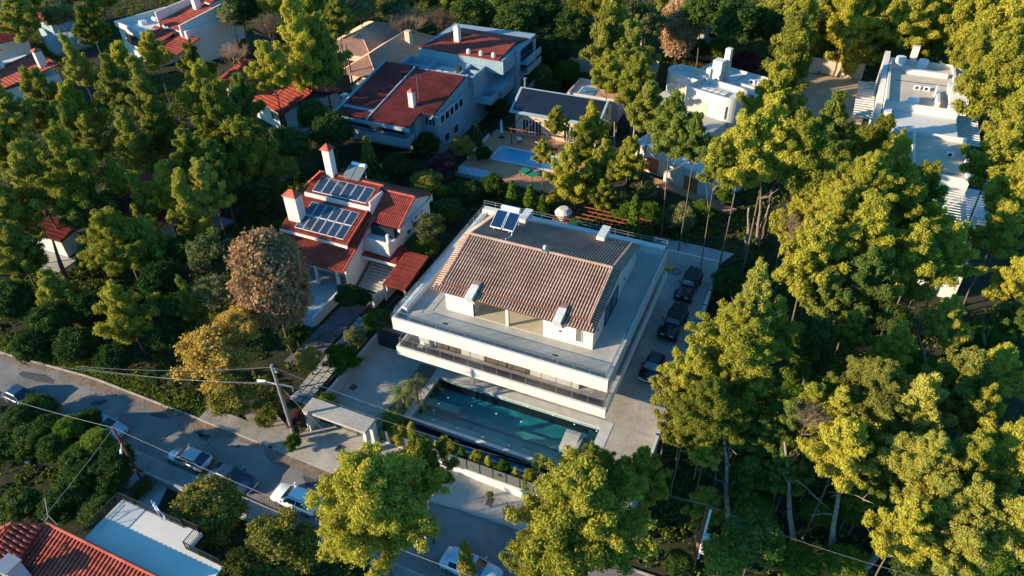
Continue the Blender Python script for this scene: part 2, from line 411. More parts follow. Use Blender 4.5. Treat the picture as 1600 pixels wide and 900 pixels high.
# ------------------------------------------------------------------ the setting: ground, street, pavements
def S(x):
    return -0.15 - 0.055 * (min(max(x, -31), -8) + 31)
def gz(x, y):
    t = min(max((y - 33.7) / 14.0, 0), 1); t = t * t * (3 - 2 * t)
    return S(x) * (1 - t) - 0.30 * t
PX0, PX1, PY0, PY1 = -36.45, -5.9, 33.7, 70.6      # the big villa's plot
xs = sorted(set([-600, -400, -280, -220] + list(range(-180, 61, 4)) + [PX0, PX1, 90, 140, 220, 400, 600]))
ys = sorted(set([-120, -60, -30, -10, 0] + list(range(4, 190, 4)) + [PY0, PY1, 220, 260, 330, 450, 700, 1000]))
g = MB(); rnd = random.Random(1)
for y in ys:
    for x in xs: g.v.append((x, y, gz(x, y) - 0.10))
nx = len(xs)
for j in range(len(ys) - 1):
    for i in range(nx - 1):
        if PX0 <= xs[i] < PX1 and PY0 <= ys[j] < PY1: continue
        g.f.append((j * nx + i, j * nx + i + 1, (j + 1) * nx + i + 1, (j + 1) * nx + i))
struct(g, 'ground', soil)

def poly_y(line, x):
    for (x0, y0), (x1, y1) in zip(line, line[1:]):
        if x0 <= x <= x1: return y0 + (y1 - y0) * (x - x0) / (x1 - x0)
    return line[0][1] if x < line[0][0] else line[-1][1]
UP = [(-260, 15.0), (-120, 26.0), (-73, 28.1), (-61, 29.2), (-38, 29.15), (-28.6, 29.0), (-20, 30.4), (-14, 30.8), (-3, 31.3), (40, 33), (200, 44)]
LO = [(-260, 11.0), (-120, 22.3), (-69, 24.3), (-50, 24.1), (-33, 23.9), (-22, 24.0), (0, 24.6), (40, 26.5), (200, 38)]
STX = [-260, -200, -160] + list(range(-120, 61, 2)) + [100, 150, 200]
def ribbon(lo, hi, m, name, dz, x0=-1e9, x1=1e9, o0=0.0, o1=0.0, sides=False, nrow=3):
    mb = MB(); X = [x for x in STX if x0 <= x <= x1]
    if x0 > -1e8 and X[0] != x0: X = [x0] + X
    if x1 < 1e8 and X[-1] != x1: X = X + [x1]
    for x in X:
        a, b = poly_y(lo, x) + o0, poly_y(hi, x) + o1
        for r in range(nrow + 1): mb.v.append((x, a + (b - a) * r / nrow, S(x) + dz))
    k = nrow + 1
    for i in range(len(X) - 1):
        for r in range(nrow): q = i * k + r; mb.f.append((q, q + k, q + k + 1, q + 1))
    if sides:
        for i in range(len(X) - 1):
            for r, sgn in ((0, 1), (nrow, -1)):
                q = i * k + r; n = len(mb.v)
                va, vb = mb.v[q], mb.v[q + k]
                mb.v += [(va[0], va[1], va[2] - 0.3), (vb[0], vb[1], vb[2] - 0.3)]
                mb.f.append((q, n, n + 1, q + k) if sgn > 0 else (q, q + k, n + 1, n))
    return struct(mb, name, m)
ribbon(LO, UP, asphalt, 'road', -0.03)
ribbon(UP, UP, kerb_m, 'kerb', 0.10, o0=0.0, o1=0.16, sides=True, nrow=1, x0=-120, x1=-38.6)
ribbon(UP, UP, kerb_m, 'kerb', 0.09, o0=0.0, o1=0.16, sides=True, nrow=1, x0=-27.5, x1=60)
ribbon(UP, UP, pavement_m, 'pavement', 0.085, o0=0.16, o1=1.7, sides=True, nrow=1, x0=-47, x1=-37.2)
ribbon(UP, [(-30, 33.66), (60, 33.9)], mat('pavement_pale', (0.40, 0.36, 0.30), 0.9, 0.12, 0.5, bump=0.1), 'pavement', 0.095, o0=0.16, o1=0.0, sides=True, nrow=2, x0=-27.5, x1=-6.5)
ribbon(LO, LO, kerb_m, 'kerb', 0.08, o0=-0.16, o1=0.0, sides=True, nrow=1, x0=-56, x1=40)
ribbon(LO, LO, pavement_m, 'pavement', 0.075, o0=-1.5, o1=-0.16, sides=True, nrow=1, x0=-50, x1=-18)
# dark asphalt repairs and manhole covers
def blob(u, v, rx, ry, rot, m, name, dz=0.0, n=14, jit=0.25, label=None):
    c = at(u, v, -0.15); c.z = S(c.x) - 0.03 + 0.005 + dz; r = random.Random(int(u)); mb = MB(); pts = []
    for i in range(n):
        a = 2 * math.pi * i / n; q = 1 + r.uniform(-jit, jit)
        x, y = rx * q * math.cos(a), ry * q * math.sin(a)
        pts.append((c.x + x * math.cos(rot) - y * math.sin(rot), c.y + x * math.sin(rot) + y * math.cos(rot), c.z))
    mb.poly(pts); return struct(mb, name, m)
for (u, v, rx, ry, rot) in ((155, 629, .8, .35, .5), (286, 673, .28, .25, 0), (312, 676, .5, .28, -.4), (318, 683, .6, .3, -.2), (325, 681, .4, .2, 0),
                            (497, 740, 1.7, .9, 1.2), (372, 697, .2, .2, 0), (735, 775, .3, .3, 0), (60, 590, 2.2, .5, .1), (250, 648, 1.2, .35, .1), (150, 676, 1.0, .3, 0)):
    blob(u, v, rx, ry, rot, patch_m, 'asphalt_patch')
# thin dark lines laid across the road surface
for (a, b) in (((283, 662), (250, 690)), ((358, 660), (316, 704))):
    p, q = at(*a, -.15), at(*b, -.15); mb = MB(); z0 = S(p.x) - 0.024
    d = Vector((q.y - p.y, p.x - q.x, 0)).normalized() * 0.05
    mb.poly([(p.x - d.x, p.y - d.y, z0), (p.x + d.x, p.y + d.y, z0), (q.x + d.x, q.y + d.y, z0), (q.x - d.x, q.y - d.y, z0)]); struct(mb, 'dark_road_line', patch_m)
# gate forecourt
mb = MB()
fc = [(-38.2, 29.1), (-27.3, 28.95), (-27.3, 33.68), (-29.6, 33.68), (-30.0, 33.9), (-36.3, 33.9), (-36.6, 31.6)]
mb.prism(fc, -0.6, [-0.11, -0.12, 0.02, 0.0, 0.0, 0.0, 0.02]); struct(mb, 'forecourt', concrete)

# ------------------------------------------------------------------ the big villa's plot: courtyard, driveway, pool
PLX0, PLX1, PLY0, PLY1 = -28.2, -11.3, 37.35, 42.93
mb = MB()
mb.box(-36.45, -30.9, 33.9, 43.95, -1.6, 0.0)
mb.box(-30.9, -28.95, 37.0, 43.95, -1.6, -0.06)
mb.box(-30.9, -29.6, 33.9, 37.0, -1.6, -0.06)
mb.box(-10.3, -6.2, 33.7, 43.95, -1.6, 0.0)
mb.box(-36.45, -6.2, 43.95, 70.4, -1.6, 0.0)
struct(mb, 'courtyard_paving', concrete)
struct(B(-30.85, -29.0, 36.0, 43.9, -0.055, -0.02), 'planting_bed', mat('bed_gravel', (0.16, 0.14, 0.11), 1, .3, 2, bump=.6))
pool = empty('swimming_pool', (0, 0, 0), label='long dark teal swimming pool in front of the big white villa', cat='pool')
mb = MB()
mb.box(-28.95, PLX0, 37.0, 43.95, -0.4, 0.03); mb.box(PLX1, -10.3, 37.0, 43.95, -0.4, 0.03)
mb.box(PLX0, PLX1, PLY1, 43.95, -0.4, 0.03); mb.box(PLX0, PLX1, 37.0, PLY0, -0.4, 0.03)
mb.build('coping', coping_m, pool)
mb = MB()
mb.box(-28.95, -10.3, 36.99, PLY0 - .002, -1.6, -0.401)
mb.box(-28.95, PLX0 - .002, PLY0, 43.95, -1.6, -0.401); mb.box(PLX1 + .002, -10.3, PLY0, 43.95, -1.6, -0.401); mb.box(PLX0, PLX1, PLY1 + .002, 43.95, -1.6, -0.401)
mb.build('pool_wall', black_tile, pool)
B(PLX0, PLX1, PLY0, PLY1, -1.75, -1.45).build('pool_floor', pool_tile, pool)
mb = MB(); mb.box(PLX0, PLX1, PLY0, PLY0 + 0.95, -1.449, -0.42); mb.build('pool_bench', pool_ledge, pool)
mb = MB(); mb.box(PLX0, PLX0 + 3.6, 39.75, 40.55, -1.449, -0.55); mb.build('pool_step', pool_ledge, pool)
mb = MB(); mb.box(PLX0 + 3.6, PLX1 - 2.6, 39.9, 40.7, -1.449, -1.15); mb.build('pool_step', mat('sunken_lane', (0.05, 0.24, 0.25), .6, .2, .8), pool)
mb = MB(); mb.box(PLX1 - 1.0, PLX1, PLY0 + 0.95, PLY1, -1.449, -0.75); mb.build('pool_step', mat('sunken_step', (0.04, 0.18, 0.19), .6, .2, .8), pool)
wat = MB(); nn = 60
for j in range(11):
    for i in range(nn + 1): wat.v.append((PLX0 + (PLX1 - PLX0) * i / nn, PLY0 + (PLY1 - PLY0) * j / 10, -0.07))
for j in range(10):
    for i in range(nn): q = j * (nn + 1) + i; wat.f.append((q, q + 1, q + nn + 2, q + nn + 1))
wat.build('water', pool_water, pool)
for (u, v) in ((445, 177), (555, 211), (420, 245), (377, 272), (531, 281), (353, 304), (672, 248), (646, 319), (350, 348), (792, 287), (763, 357), (464, 387), (911, 327), (583, 428), (1012, 369), (705, 468), (1116, 401), (833, 507)):
    p = at(560 + u / 3, 540 + v / 3, -0.07)
    if PLX0 + .1 < p.x < PLX1 - .1 and PLY0 + .1 < p.y < PLY1 - .1:
        mb = MB(); mb.tube([(p.x, p.y, -0.09), (p.x, p.y, -0.055)], 0.075, 8); mb.build('floating_light', mat('float', (.75, .8, .8), .4, .02) if 'float' not in MATS else MATS['float'], pool)
lg = MB()
lg.profile([(39.3, -1.44), (41.3, -1.44), (41.3, 0.42), (40.9, 0.46), (39.3, 0.12)], -14.0, -12.6)
lg.box(-12.6, -12.35, 39.3, 41.5, -1.44, 0.30)
tag(lg.build('pool_lounger_slab', concrete_grey), 'sloping grey concrete slab standing in the right end of the dark pool', 'slab')
# overflow basin in front of the pool
basin = empty('overflow_basin', (0, 0, 0), label='sunken blue overflow channel between the long dark pool and the grey street fence', cat='channel')
B(-29.6, -10.3, 33.9, 36.98, -1.6, -1.15).build('channel_floor', mat('blue_grey_tile', (0.10, 0.19, 0.25), .5, .15, 1.0), basin)
B(-29.6, -10.3, 36.2, 36.42, -1.149, -0.92).build('channel_kerb', coping_m, basin)
B(-29.6, -10.3, 34.05, 34.9, -1.149, -0.45).build('planter_soil', soil, basin)
# drains and joints
for (u, v, s) in ((552, 605, .35), (531, 701, .35), (524, 620, .12)):
    p = at(u, v, 0); struct(B(p.x - s, p.x + s, p.y - s, p.y + s, 0.0 if p.y > 33.8 else -0.05, 0.012 if p.y > 33.8 else 0.0), 'drain_cover', patch_m)
p, q = at(967, 665, 0), at(1019, 683, 0); struct(B(p.x, q.x, (p.y + q.y) / 2 - .12, (p.y + q.y) / 2 + .12, 0.0, 0.006), 'channel_drain', concrete_grey)
for (x0, x1, y0, y1) in ((-36.2, -30.95, 36.6, 36.64), (-33.2, -33.16, 39.5, 43.9), (-31.9, -30.95, 39.5, 39.54), (-8.6, -8.56, 36, 70), (-35.6, -35.57, 34, 46)):
    struct(B(x0, x1, y0, y1, 0.0, 0.005), 'paving_joint', concrete_grey)
# plot walls
def wall(name, pts, label, m=plaster, posts=None):
    o = empty(name, (0, 0, 0), label=label, cat='wall')
    mb = MB()
    for b in pts: mb.box(*b)
    mb.build('wall_body', m, o); return o
w_ = wall('boundary_wall', [(-6.2, -5.95, 33.95, 70.4, -1.6, 0.85)], 'long low pale wall with dark base strip along the right side of the driveway', plaster_old)
B(-6.26, -6.201, 33.95, 70.3, 0.0, 0.22).build('dark_skirting', dark_metal, w_)
for i in range(13):
    y = 35 + i * 2.8; B(-6.28, -5.9, y, y + 0.12, 0.852, 0.93).build('cap_bracket', dark_metal, w_)
wall('boundary_wall', [(-12.6, -5.95, 70.4, 70.62, -1, 1.7)], 'tall pale blue-grey wall closing the far end of the driveway', plaster)
wall('boundary_wall', [(-36.75, -36.45, 34.0, 47.5, -1, 1.3)], 'grey rendered wall along the left side of the villa courtyard', concrete_grey)
wall('boundary_wall', [(-36.75, -36.45, 47.5, 66.0, -1, 1.6), (-36.45, -31.0, 66.0, 66.2, -1, 1.6)], 'pale wall beside the left flank of the villa towards the red roofed house', plaster_old)
# dark screen between courtyard and villa flank
scr = empty('dark_screen', (0, 0, 0), label='tall dark steel screen panels closing the courtyard beside the villa corner', cat='fence')
for i in range(4): B(-36.2 + i * 1.15, -35.1 + i * 1.15, 44.6, 44.66, 0.03, 2.5).build('panel', dark_metal, scr)
mb = MB(); mb.beam((-36.3, 44.6, 3.4), (-31.9, 44.6, 3.4), .07); mb.beam((-36.3, 44.6, 0), (-36.3, 44.6, 3.4), .07); mb.beam((-36.3, 44.6, 3.4), (-36.3, 49, 3.4), .07); mb.beam((-36.3, 49, 0), (-36.3, 49, 3.4), .07); mb.beam((-36.3, 49, 3.4), (-31.9, 49, 3.4), .07)
mb.build('frame', dark_metal, scr)
# street wall with dark fence
sf = empty('street_fence', (0, 0, 0), label='slate grey panel fence on a white wall between the pool and the pavement', cat='fence')
mb = MB()
seg = [(-29.2, -20.7, 0.10), (-20.7, -10.3, 0.28)]
for a, b, z in seg: mb.box(a, b, 33.68, 33.9, -2.2, z)
mb.box(-10.3, -5.95, 33.68, 33.9, -2.2, 0.6); mb.build('wall_body', plaster, sf)
x = -29.3; i = 0
while x < -10.4:
    zb = 0.105 if x < -20.75 else 0.285
    B(x + 0.05, x + 1.20, 33.76, 33.80, zb, 1.55).build('panel', fence_panel_m, sf)
    B(x - 0.03, x + 0.04, 33.74, 33.84, zb, 1.62).build('post', dark_metal, sf)
    x += 1.26
# gate with canopy
gate = empty('gate_canopy', (0, 0, 0), label='pale concrete canopy over the driveway gate by the street', cat='gate')
mb = MB(); mb.box(-36.3, -29.5, 32.1, 33.75, 2.55, 2.85); mb.build('canopy_roof', concrete, gate)
mb = MB(); mb.prism([(-36.28, 32.15), (-35.95, 32.15), (-35.95, 33.7), (-36.28, 33.7)], -0.5, 2.549)
mb.build('side_wall', plaster_old, gate)
mb = MB(); mb.profile([(32.15, 2.549), (32.75, 2.549), (32.4, -0.5), (31.9, -0.5)], -29.85, -29.52); mb.build('post', plaster_old, gate)
mb = MB(); mb.profile([(33.1, 2.549), (33.7, 2.549), (33.7, -0.5), (33.1, -0.5)], -29.85, -29.52); mb.build('post', plaster_old, gate)
for i in range(5):
    B(-35.9 + i * 1.21, -34.73 + i * 1.21, 33.45, 33.50, 0.06, 1.9).build('gate_panel', dark_metal if i < 2 else fence_panel_m, gate)
mb = MB(); mb.box(-35.9, -29.9, 33.44, 33.52, 1.9, 1.97); mb.build('gate_rail', dark_metal, gate)

# ------------------------------------------------------------------ the big villa
V = empty('villa', (0, 0, 0), label='big white flat-terraced villa with a brown tiled roof beside the dark pool', cat='house')
VX0, VX1, VY0, VY1 = -31.9, -10.63, 41.64, 61.85
# ground storey, set well back
mb = MB(); mb.box(-30.5, -22.0, 48.5, 61.2, 0.001, 3.0); mb.box(-22.0, -15.5, 50.5, 61.2, 0.001, 3.0); mb.build('wall', plaster, V)
for x in (-30.4, -13.0):
    for y in (50.0,): B(x - .2, x + .2, y - .2, y + .2, 0.001, 3.0).build('pillar', plaster, V)
window(V, -29.5, -26.5, 0.15, 2.6, 48.5, bars=3, fm=dark_metal); window(V, -21.0, -16.5, 0.15, 2.6, 50.5, bars=3, fm=dark_metal)
# first slab with its parapet, the balcony
mb = MB(); mb.box(VX0, VX1, VY0, 63.2, 3.0, 3.32); mb.build('floor_slab', plaster, V)
mb = MB(); mb.box(VX0 + .22, VX1 - .22, VY0 + .22, 43.7, 3.321, 3.345); mb.box(-12.55, VX1 - .22, 43.7, 63.0, 3.321, 3.345); mb.box(VX0 + .22, -30.6, 43.7, 63, 3.321, 3.345)
mb.build('balcony_floor', balcony_m, V)
def ring(mb, x0, x1, y0, y1, t, z0, z1):
    mb.box(x0, x1, y0, y0 + t, z0, z1); mb.box(x0, x1, y1 - t, y1, z0, z1); mb.box(x0, x0 + t, y0 + t, y1 - t, z0, z1); mb.box(x1 - t, x1, y0 + t, y1 - t, z0, z1); return mb
ring(MB(), VX0, VX1, VY0, 63.2, 0.22, 3.32, 4.05).build('parapet', plaster, V)
glass_rail(V, (VX0 + .28, VY0 + .28), (VX1 - .28, VY0 + .28), 4.05, 0.9, 14, gm=rail_smoke)
glass_rail(V, (VX1 - .26, VY0 + .28), (VX1 - .26, 62.9), 4.05, 0.9, 12)
glass_rail(V, (VX0 + .26, VY0 + .3), (VX0 + .26, 50.0), 4.05, 0.9, 5)
# middle storey
mb = MB(); mb.box(-30.6, -13.85, 43.75, 61.4, 3.346, 6.31); mb.box(-13.85, -12.55, 46.2, 61.4, 3.346, 6.31); mb.build('wall', plaster, V)
for (a, b) in ((-28.6, -27.35), (-27.25, -26.05), (-23.3, -21.1), (-21.0, -18.8)):
    window(V, a, b, 3.42, 5.95, 43.75, glass=blind_m, fm=dark_metal)
window(V, -13.6, -12.8, 3.42, 5.9, 46.2, fm=dark_metal)
for y in (48.0, 52.0, 56.0): window(V, y, y + 2.4, 3.9, 5.8, -12.55, face='+x', fm=dark_metal, bars=2)
# terrace slab and parapet
mb = MB(); mb.box(VX0, VX1, VY0, VY1, 6.31, 7.30); mb.build('terrace_slab', plaster, V)
B(VX0 + .2, VX1 - .2, VY0 + .2, VY1 - .2, 7.301, 7.35).build('terrace_floor', terrace_m, V)
ring(MB(), VX0, VX1, VY0, VY1, 0.2, 7.30, 7.74).build('parapet', plaster, V)
B(VX0 + .2, VX1 - .2, VY1 - .9, VY1 - .2, 7.351, 8.45).build('rear_parapet', plaster, V)
B(VX0 + .2, VX0 + .75, VY0 + 1.6, VY1 - .9, 7.351, 7.95).build('side_parapet', plaster, V)
glass_rail(V, (VX0 + .24, VY0 + .24), (VX1 - .24, VY0 + .24), 7.74, 0.74, 14)
glass_rail(V, (VX1 - .2, VY0 + .24), (VX1 - .2, VY1 - .3), 7.74, 0.74, 13)
mb = MB()
for z in (8.15, 8.5): mb.beam((VX0 + .1, VY0 + .5, z), (VX0 + .1, VY1 - .1, z), .04)
for i in range(15): mb.beam((VX0 + .1, VY0 + .5 + i * 1.4, 7.74), (VX0 + .1, VY0 + .5 + i * 1.4, 8.5), .04)
mb.build('handrail', grey_metal, V)
mb = MB()
for z in (8.75, 9.05): mb.beam((VX0 + .1, VY1 - .1, z), (VX1 - .1, VY1 - .1, z), .04)
for i in range(16): mb.beam((VX0 + .1 + i * 1.4, VY1 - .1, 7.74), (VX0 + .1 + i * 1.4, VY1 - .1, 9.05), .04)
mb.build('handrail', grey_metal, V)
# upper house
UX0, UX1, UY0, UY1, UR = -27.9, -13.2, 45.1, 58.5, 51.9
mb = MB()
mb.box(UX0, -25.0, UY0, UY1, 7.351, 9.75); mb.box(-17.97, UX1, UY0, UY1, 7.351, 9.75); mb.box(-25.0, -17.97, 50.2, UY1, 7.351, 9.75); mb.box(-25.0, -17.97, UY0, UY0 + .3, 9.62, 9.75)
mb.profile([(UY0, 9.75), (UR, 11.3), (UY1, 9.75)][::-1], UX0, UX1)
mb.build('wall', plaster, V)
B(-24.99, -17.98, UY0 + .02, 50.19, 7.351, 7.37).build('room_floor', room_warm, V)
B(-24.99, -17.98, 50.16, 50.19, 7.38, 9.74).build('room_wall', room_warm, V)
B(-21.66, -21.36, UY0 - .02, UY0 + .22, 7.371, 9.62).build('mullion', plaster, V)
for a, b in ((-24.9, -21.68), (-21.34, -18.05)):
    fr = MB(); fr.box(a - .06, a, UY0 + .05, UY0 + .15, 7.375, 9.6); fr.box(b, b + .06, UY0 + .05, UY0 + .15, 7.375, 9.6); fr.box(a, b, UY0 + .05, UY0 + .15, 9.54, 9.6)
    f = fr.build('sliding_door', dark_metal, V); B(a, b, UY0 + .09, UY0 + .10, 7.38, 9.54).build('pane', win_warm, f)
window(V, -14.75, -14.25, 7.95, 9.45, UY0, fm=plaster, glass=blind_m)
window(V, 48.4, 50.3, 7.40, 9.5, UX1, face='+x', fm=dark_metal); window(V, 50.4, 52.3, 7.40, 9.5, UX1, face='+x', fm=dark_metal)
for (y, z) in ((46.3, 8.6), (54.3, 8.6)): B(UX1, UX1 + .08, y, y + .16, z, z + .16).build('wall_light', dark_metal, V)
B(-16.35, -16.2, UY0 - .08, UY0, 8.5, 8.65).build('wall_light', dark_metal, V)
# roof
zr = 11.62; sl = 0.246; xl, xr = -28.45, -13.75
def rz(y): return zr - sl * abs(y - UR)
yf, yb = 45.75, 58.4
roof(V, [(xl, yf, rz(yf)), (xr, yf, rz(yf)), (xr, UR, zr), (xl, UR, zr)], (1, 0, 0), pink_tile)
roof(V, [(xl, yb, rz(yb)), (xr, yb, rz(yb)), (xr, UR, zr), (xl, UR, zr)], (1, 0, 0), pink_tile)
roof(V, [(xl - .8, 44.75, rz(yf) - .36), (xr + .75, 44.75, rz(yf) - .36), (xr + .2, yf, rz(yf) - .12), (xl - .2, yf, rz(yf) - .12)], (1, 0, 0), pink_tile)
roof(V, [(xl - .8, 59.1, rz(yb) - .42), (xr + .75, 59.1, rz(yb) - .42), (xr + .2, yb, rz(yb) - .12), (xl - .2, yb, rz(yb) - .12)], (1, 0, 0), pink_tile)
for (x0, x1) in ((xl, xl - .8), (xr, xr + .75)):
    roof(V, [(x0, 45.3, rz(45.3) - .05), (x0, UR, zr - .05), (x1, UR, zr - .36), (x1, 44.75, rz(yf) - .42)], (0, 1, sl), pink_tile)
    roof(V, [(x0, 58.9, rz(58.9) - .05), (x0, UR, zr - .05), (x1, UR, zr - .36), (x1, 59.1, rz(yb) - .42)], (0, 1, -sl), pink_tile)
ridge(V, (xl, UR, zr + .03), (xr, UR, zr + .03), pink_tile, 0.15)
for x in (xl, xr):
    ridge(V, (x, UR, zr + .02), (x, yf - .3, rz(yf - .3) + .02), pink_tile, 0.1); ridge(V, (x, UR, zr + .02), (x, yb + .3, rz(yb + .3) + .02), pink_tile, 0.1)
mb = MB(); mb.tube([(xl - .1, yf - .05, rz(yf) + .03), (xr + .1, yf - .05, rz(yf) + .03)], .07, 6); mb.build('gutter', tile_bed, V)
for u, v in ((733, 462), (872, 497)):
    x = at(u, v, 10.2).x
    mb = MB(); mb.profile([(46.0, 9.9), (46.0, 10.5), (44.4, 10.12), (45.08, 8.95), (45.08, 9.75)][::-1], x - .38, x + .38); mb.build('chimney', plaster, V)
    mb = MB(); mb.profile([(46.0, 10.1), (46.8, 10.45), (46.0, 10.55)][::-1], x - .36, x + .36); mb.build('chimney_flashing', pink_tile, V)
for u, v in ((822, 338), (943, 366)):
    x = at(u, v, 10.4).x
    mb = MB(); mb.profile([(57.4, 10.2), (57.4, 10.75), (59.6, 10.75), (59.5, 9.9)], x - .42, x + .42); mb.build('chimney', plaster, V)
mb = MB(); p = at(848, 398, 11.7); mb.tube([(p.x, UR, 11.55), (p.x, UR, 12.2)], .14, 8); mb.tube([(p.x, UR, 12.15), (p.x, UR, 12.4)], [.26, .1], 8); mb.box(p.x - .3, p.x + .3, UR - .25, UR + .25, 11.55, 11.85)
mb.build('roof_vent', grey_metal, V)
# rooftop solar water heater
sh = empty('solar_water_heater', (0, 0, 0), label='solar water heater with two blue collectors on the rear slope of the brown villa roof', cat='solar heater')
ya, yb_, za, zb = 54.1, 56.0, 11.45, 12.35
xa = at(764, 355, za).x
for i in range(2):
    x0 = xa + i * 1.35
    mb = MB(); mb.poly([(x0, ya, za), (x0 + 1.22, ya, za), (x0 + 1.22, yb_, zb), (x0, yb_, zb)]); mb.poly([(x0, ya, za - .08), (x0, yb_, zb - .08), (x0 + 1.22, yb_, zb - .08), (x0 + 1.22, ya, za - .08)])
    mb.poly([(x0, ya, za - .08), (x0 + 1.22, ya, za - .08), (x0 + 1.22, ya, za), (x0, ya, za)]); mb.poly([(x0, ya, za - .08), (x0, ya, za), (x0, yb_, zb), (x0, yb_, zb - .08)]); mb.poly([(x0 + 1.22, ya, za - .08), (x0 + 1.22, yb_, zb - .08), (x0 + 1.22, yb_, zb), (x0 + 1.22, ya, za)])
    mb.build('collector_frame', white_metal, sh)
    q = MB(); e = .05; nz = .012
    q.poly([(x0 + e, ya + e, za + .024 + nz), (x0 + 1.22 - e, ya + e, za + .024 + nz), (x0 + 1.22 - e, yb_ - e, zb - .024 + nz), (x0 + e, yb_ - e, zb - .024 + nz)]); q.build('collector', collector_m, sh)
mb = MB(); mb.tube([(xa + .3, 56.5, 12.35), (xa + 2.3, 56.5, 12.35)], .32, 14); mb.build('tank', white_metal, sh, smooth=False)
mb = MB()
for x in (xa + .4, xa + 2.1):
    mb.beam((x, ya, za - .05), (x, ya, rz(ya)), .05); mb.beam((x, 56.5, 12.2), (x, 56.5, rz(56.5)), .05); mb.beam((x, ya, za - .05), (x, 56.5, 12.0), .04)
mb.tube([(xa + 2.4, ya + .2, za), (xa + 2.7, 53.4, rz(53.4) + .1), (xa + 2.5, 52.4, rz(52.4) + .15)], .05, 6)
mb.build('stand', white_metal, sh)
# odd things on balcony, terrace and drive
ch = empty('garden_chair', (at(667, 534, 3.35).x, 42.9, 3.345), label='white garden chair on the left end of the villa balcony', cat='chair')
B(-.27, .27, -.27, .27, .38, .44).build('seat', white_metal, ch); B(-.27, .27, .22, .27, .44, .9).build('backrest', white_metal, ch)
for a in (-.24, .24):
    for b in (-.24, .24): B(a - .02, a + .02, b - .02, b + .02, 0, .379).build('leg', white_metal, ch)
dk = tag(B(-30.2, -29.1, 44.1, 47.6, 7.351, 7.40).build('terrace_mat', mat('cream_mat', (.52, .47, .38), .9, .1, 3)), 'cream mat lying on the left part of the villa roof terrace', 'mat') if False else None
hose = MB(); c = at(1056, 424, 0.05)
for k in range(3):
    pts = [(c.x + math.cos(t * .5) * (.45 + .06 * k), c.y + math.sin(t * .5) * (.45 + .05 * k), .05 + .04 * k) for t in range(14)]
    hose.tube(pts, .035, 5)
tag(hose.build('garden_hose', grey_metal), 'coiled grey hose on the driveway by the far wall', 'hose')
c = at(1046, 422, 0.1); hz = MB()
hz.box(c.x - .4, c.x + .35, c.y - .2, c.y + .2, 0.25, .5); hz.tube([(c.x - .5, c.y - .3, .15), (c.x - .5, c.y + .3, .15)], .15, 10); hz.tube([(c.x + .3, c.y, .4), (c.x + 1.0, c.y, .9)], .03, 5); hz.tube([(c.x + .3, c.y - .3, .15), (c.x + .3, c.y + .3, .15)], .15, 10)
tag(hz.build('pressure_washer', yellow_m), 'small yellow machine standing at the far left corner of the driveway', 'machine')
p = at(900, 640, 0)

# ------------------------------------------------------------------ red roofed house with solar panels
R1 = empty('red_roof_house', (0, 0, 0), label='white house with stepped red roofs and solar panels, left of the big villa', cat='house')
mb = MB()
mb.profile([(57.9, -.4), (57.9, 5.85), (61.2, 7.45), (64.8, 5.85), (64.8, -.4)][::-1], -53.6, -41.0)
mb.profile([(54.2, 2.6), (54.2, 5.0), (57.9, 6.3), (57.9, 2.6)][::-1], -53.6, -50.2)
mb.profile([(51.4, -.4), (51.4, 3.0), (57.9, 5.6), (57.9, -.4)][::-1], -44.9, -44.65)
mb.box(-53.6, -45.0, 53.5, 57.9, -.4, 3.4)
mb.box(-44.65, -41.2, 55.4, 57.9, 2.7, 4.3); mb.box(-44.65, -41.2, 57.0, 57.9, -.4, 2.7)
mb.build('wall', plaster, R1)
# the loggia under the solar roof and its posts
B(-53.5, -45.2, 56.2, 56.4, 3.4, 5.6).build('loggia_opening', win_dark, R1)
for (x, y) in ((-53.9, 53.5), (-45.5, 53.3), (-45.8, 51.2), (-48.8, 51.2), (-53.2, 51.2)):
    B(x - .15, x + .15, y - .15, y + .15, -.3 if y < 52 else 3.2, 3.1 if y < 52 else 5.25).build('post', plaster, R1)
B(-53.4, -45.3, 53.0, 53.15, 3.5, 3.95).build('loggia_parapet', plaster, R1)
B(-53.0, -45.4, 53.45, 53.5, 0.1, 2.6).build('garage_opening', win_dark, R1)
# lower roof, solar roof, upper band, right wing
def zz(y, y0, z0, s): return z0 + (y - y0) * s
roof(R1, [(-54.6, 50.5, 3.1), (-44.3, 50.5, 3.1), (-44.3, 57.9, zz(57.9, 50.5, 3.1, .42)), (-54.6, 57.9, zz(57.9, 50.5, 3.1, .42))], (1, 0, 0), red_tile)
roof(R1, [(-54.4, 52.9, 5.15), (-45.0, 52.9, 5.15), (-45.0, 58.0, 6.9), (-54.4, 58.0, 6.9)], (1, 0, 0), red_tile)
mb = MB(); mb.box(-54.4, -44.9, 52.78, 52.9, 4.75, 5.1); mb.build('fascia', plaster, R1)
B(-54.0, -44.7, 57.75, 57.95, 6.75, 7.35).build('parapet', plaster, R1); B(-44.9, -44.7, 57.951, 60.8, 6.2, 8.0).build('parapet', plaster, R1)
roof(R1, [(-54.0, 57.95, 7.25), (-44.9, 57.95, 7.25), (-44.9, 61.2, 8.35), (-54.0, 61.2, 8.35)], (1, 0, 0), red_tile)
roof(R1, [(-54.0, 65.3, 6.0), (-40.6, 65.3, 6.0), (-40.6, 61.2, 7.75), (-54.0, 61.2, 8.35)], (1, 0, 0), red_tile)
roof(R1, [(-44.7, 57.2, 5.85), (-40.6, 57.2, 5.85), (-40.6, 61.2, 7.7), (-44.7, 61.2, 7.7)], (1, 0, 0), red_tile)
ridge(R1, (-54, 61.2, 8.4), (-44.8, 61.2, 8.4), red_tile); ridge(R1, (-44.7, 61.2, 7.8), (-40.6, 61.2, 7.8), red_tile)
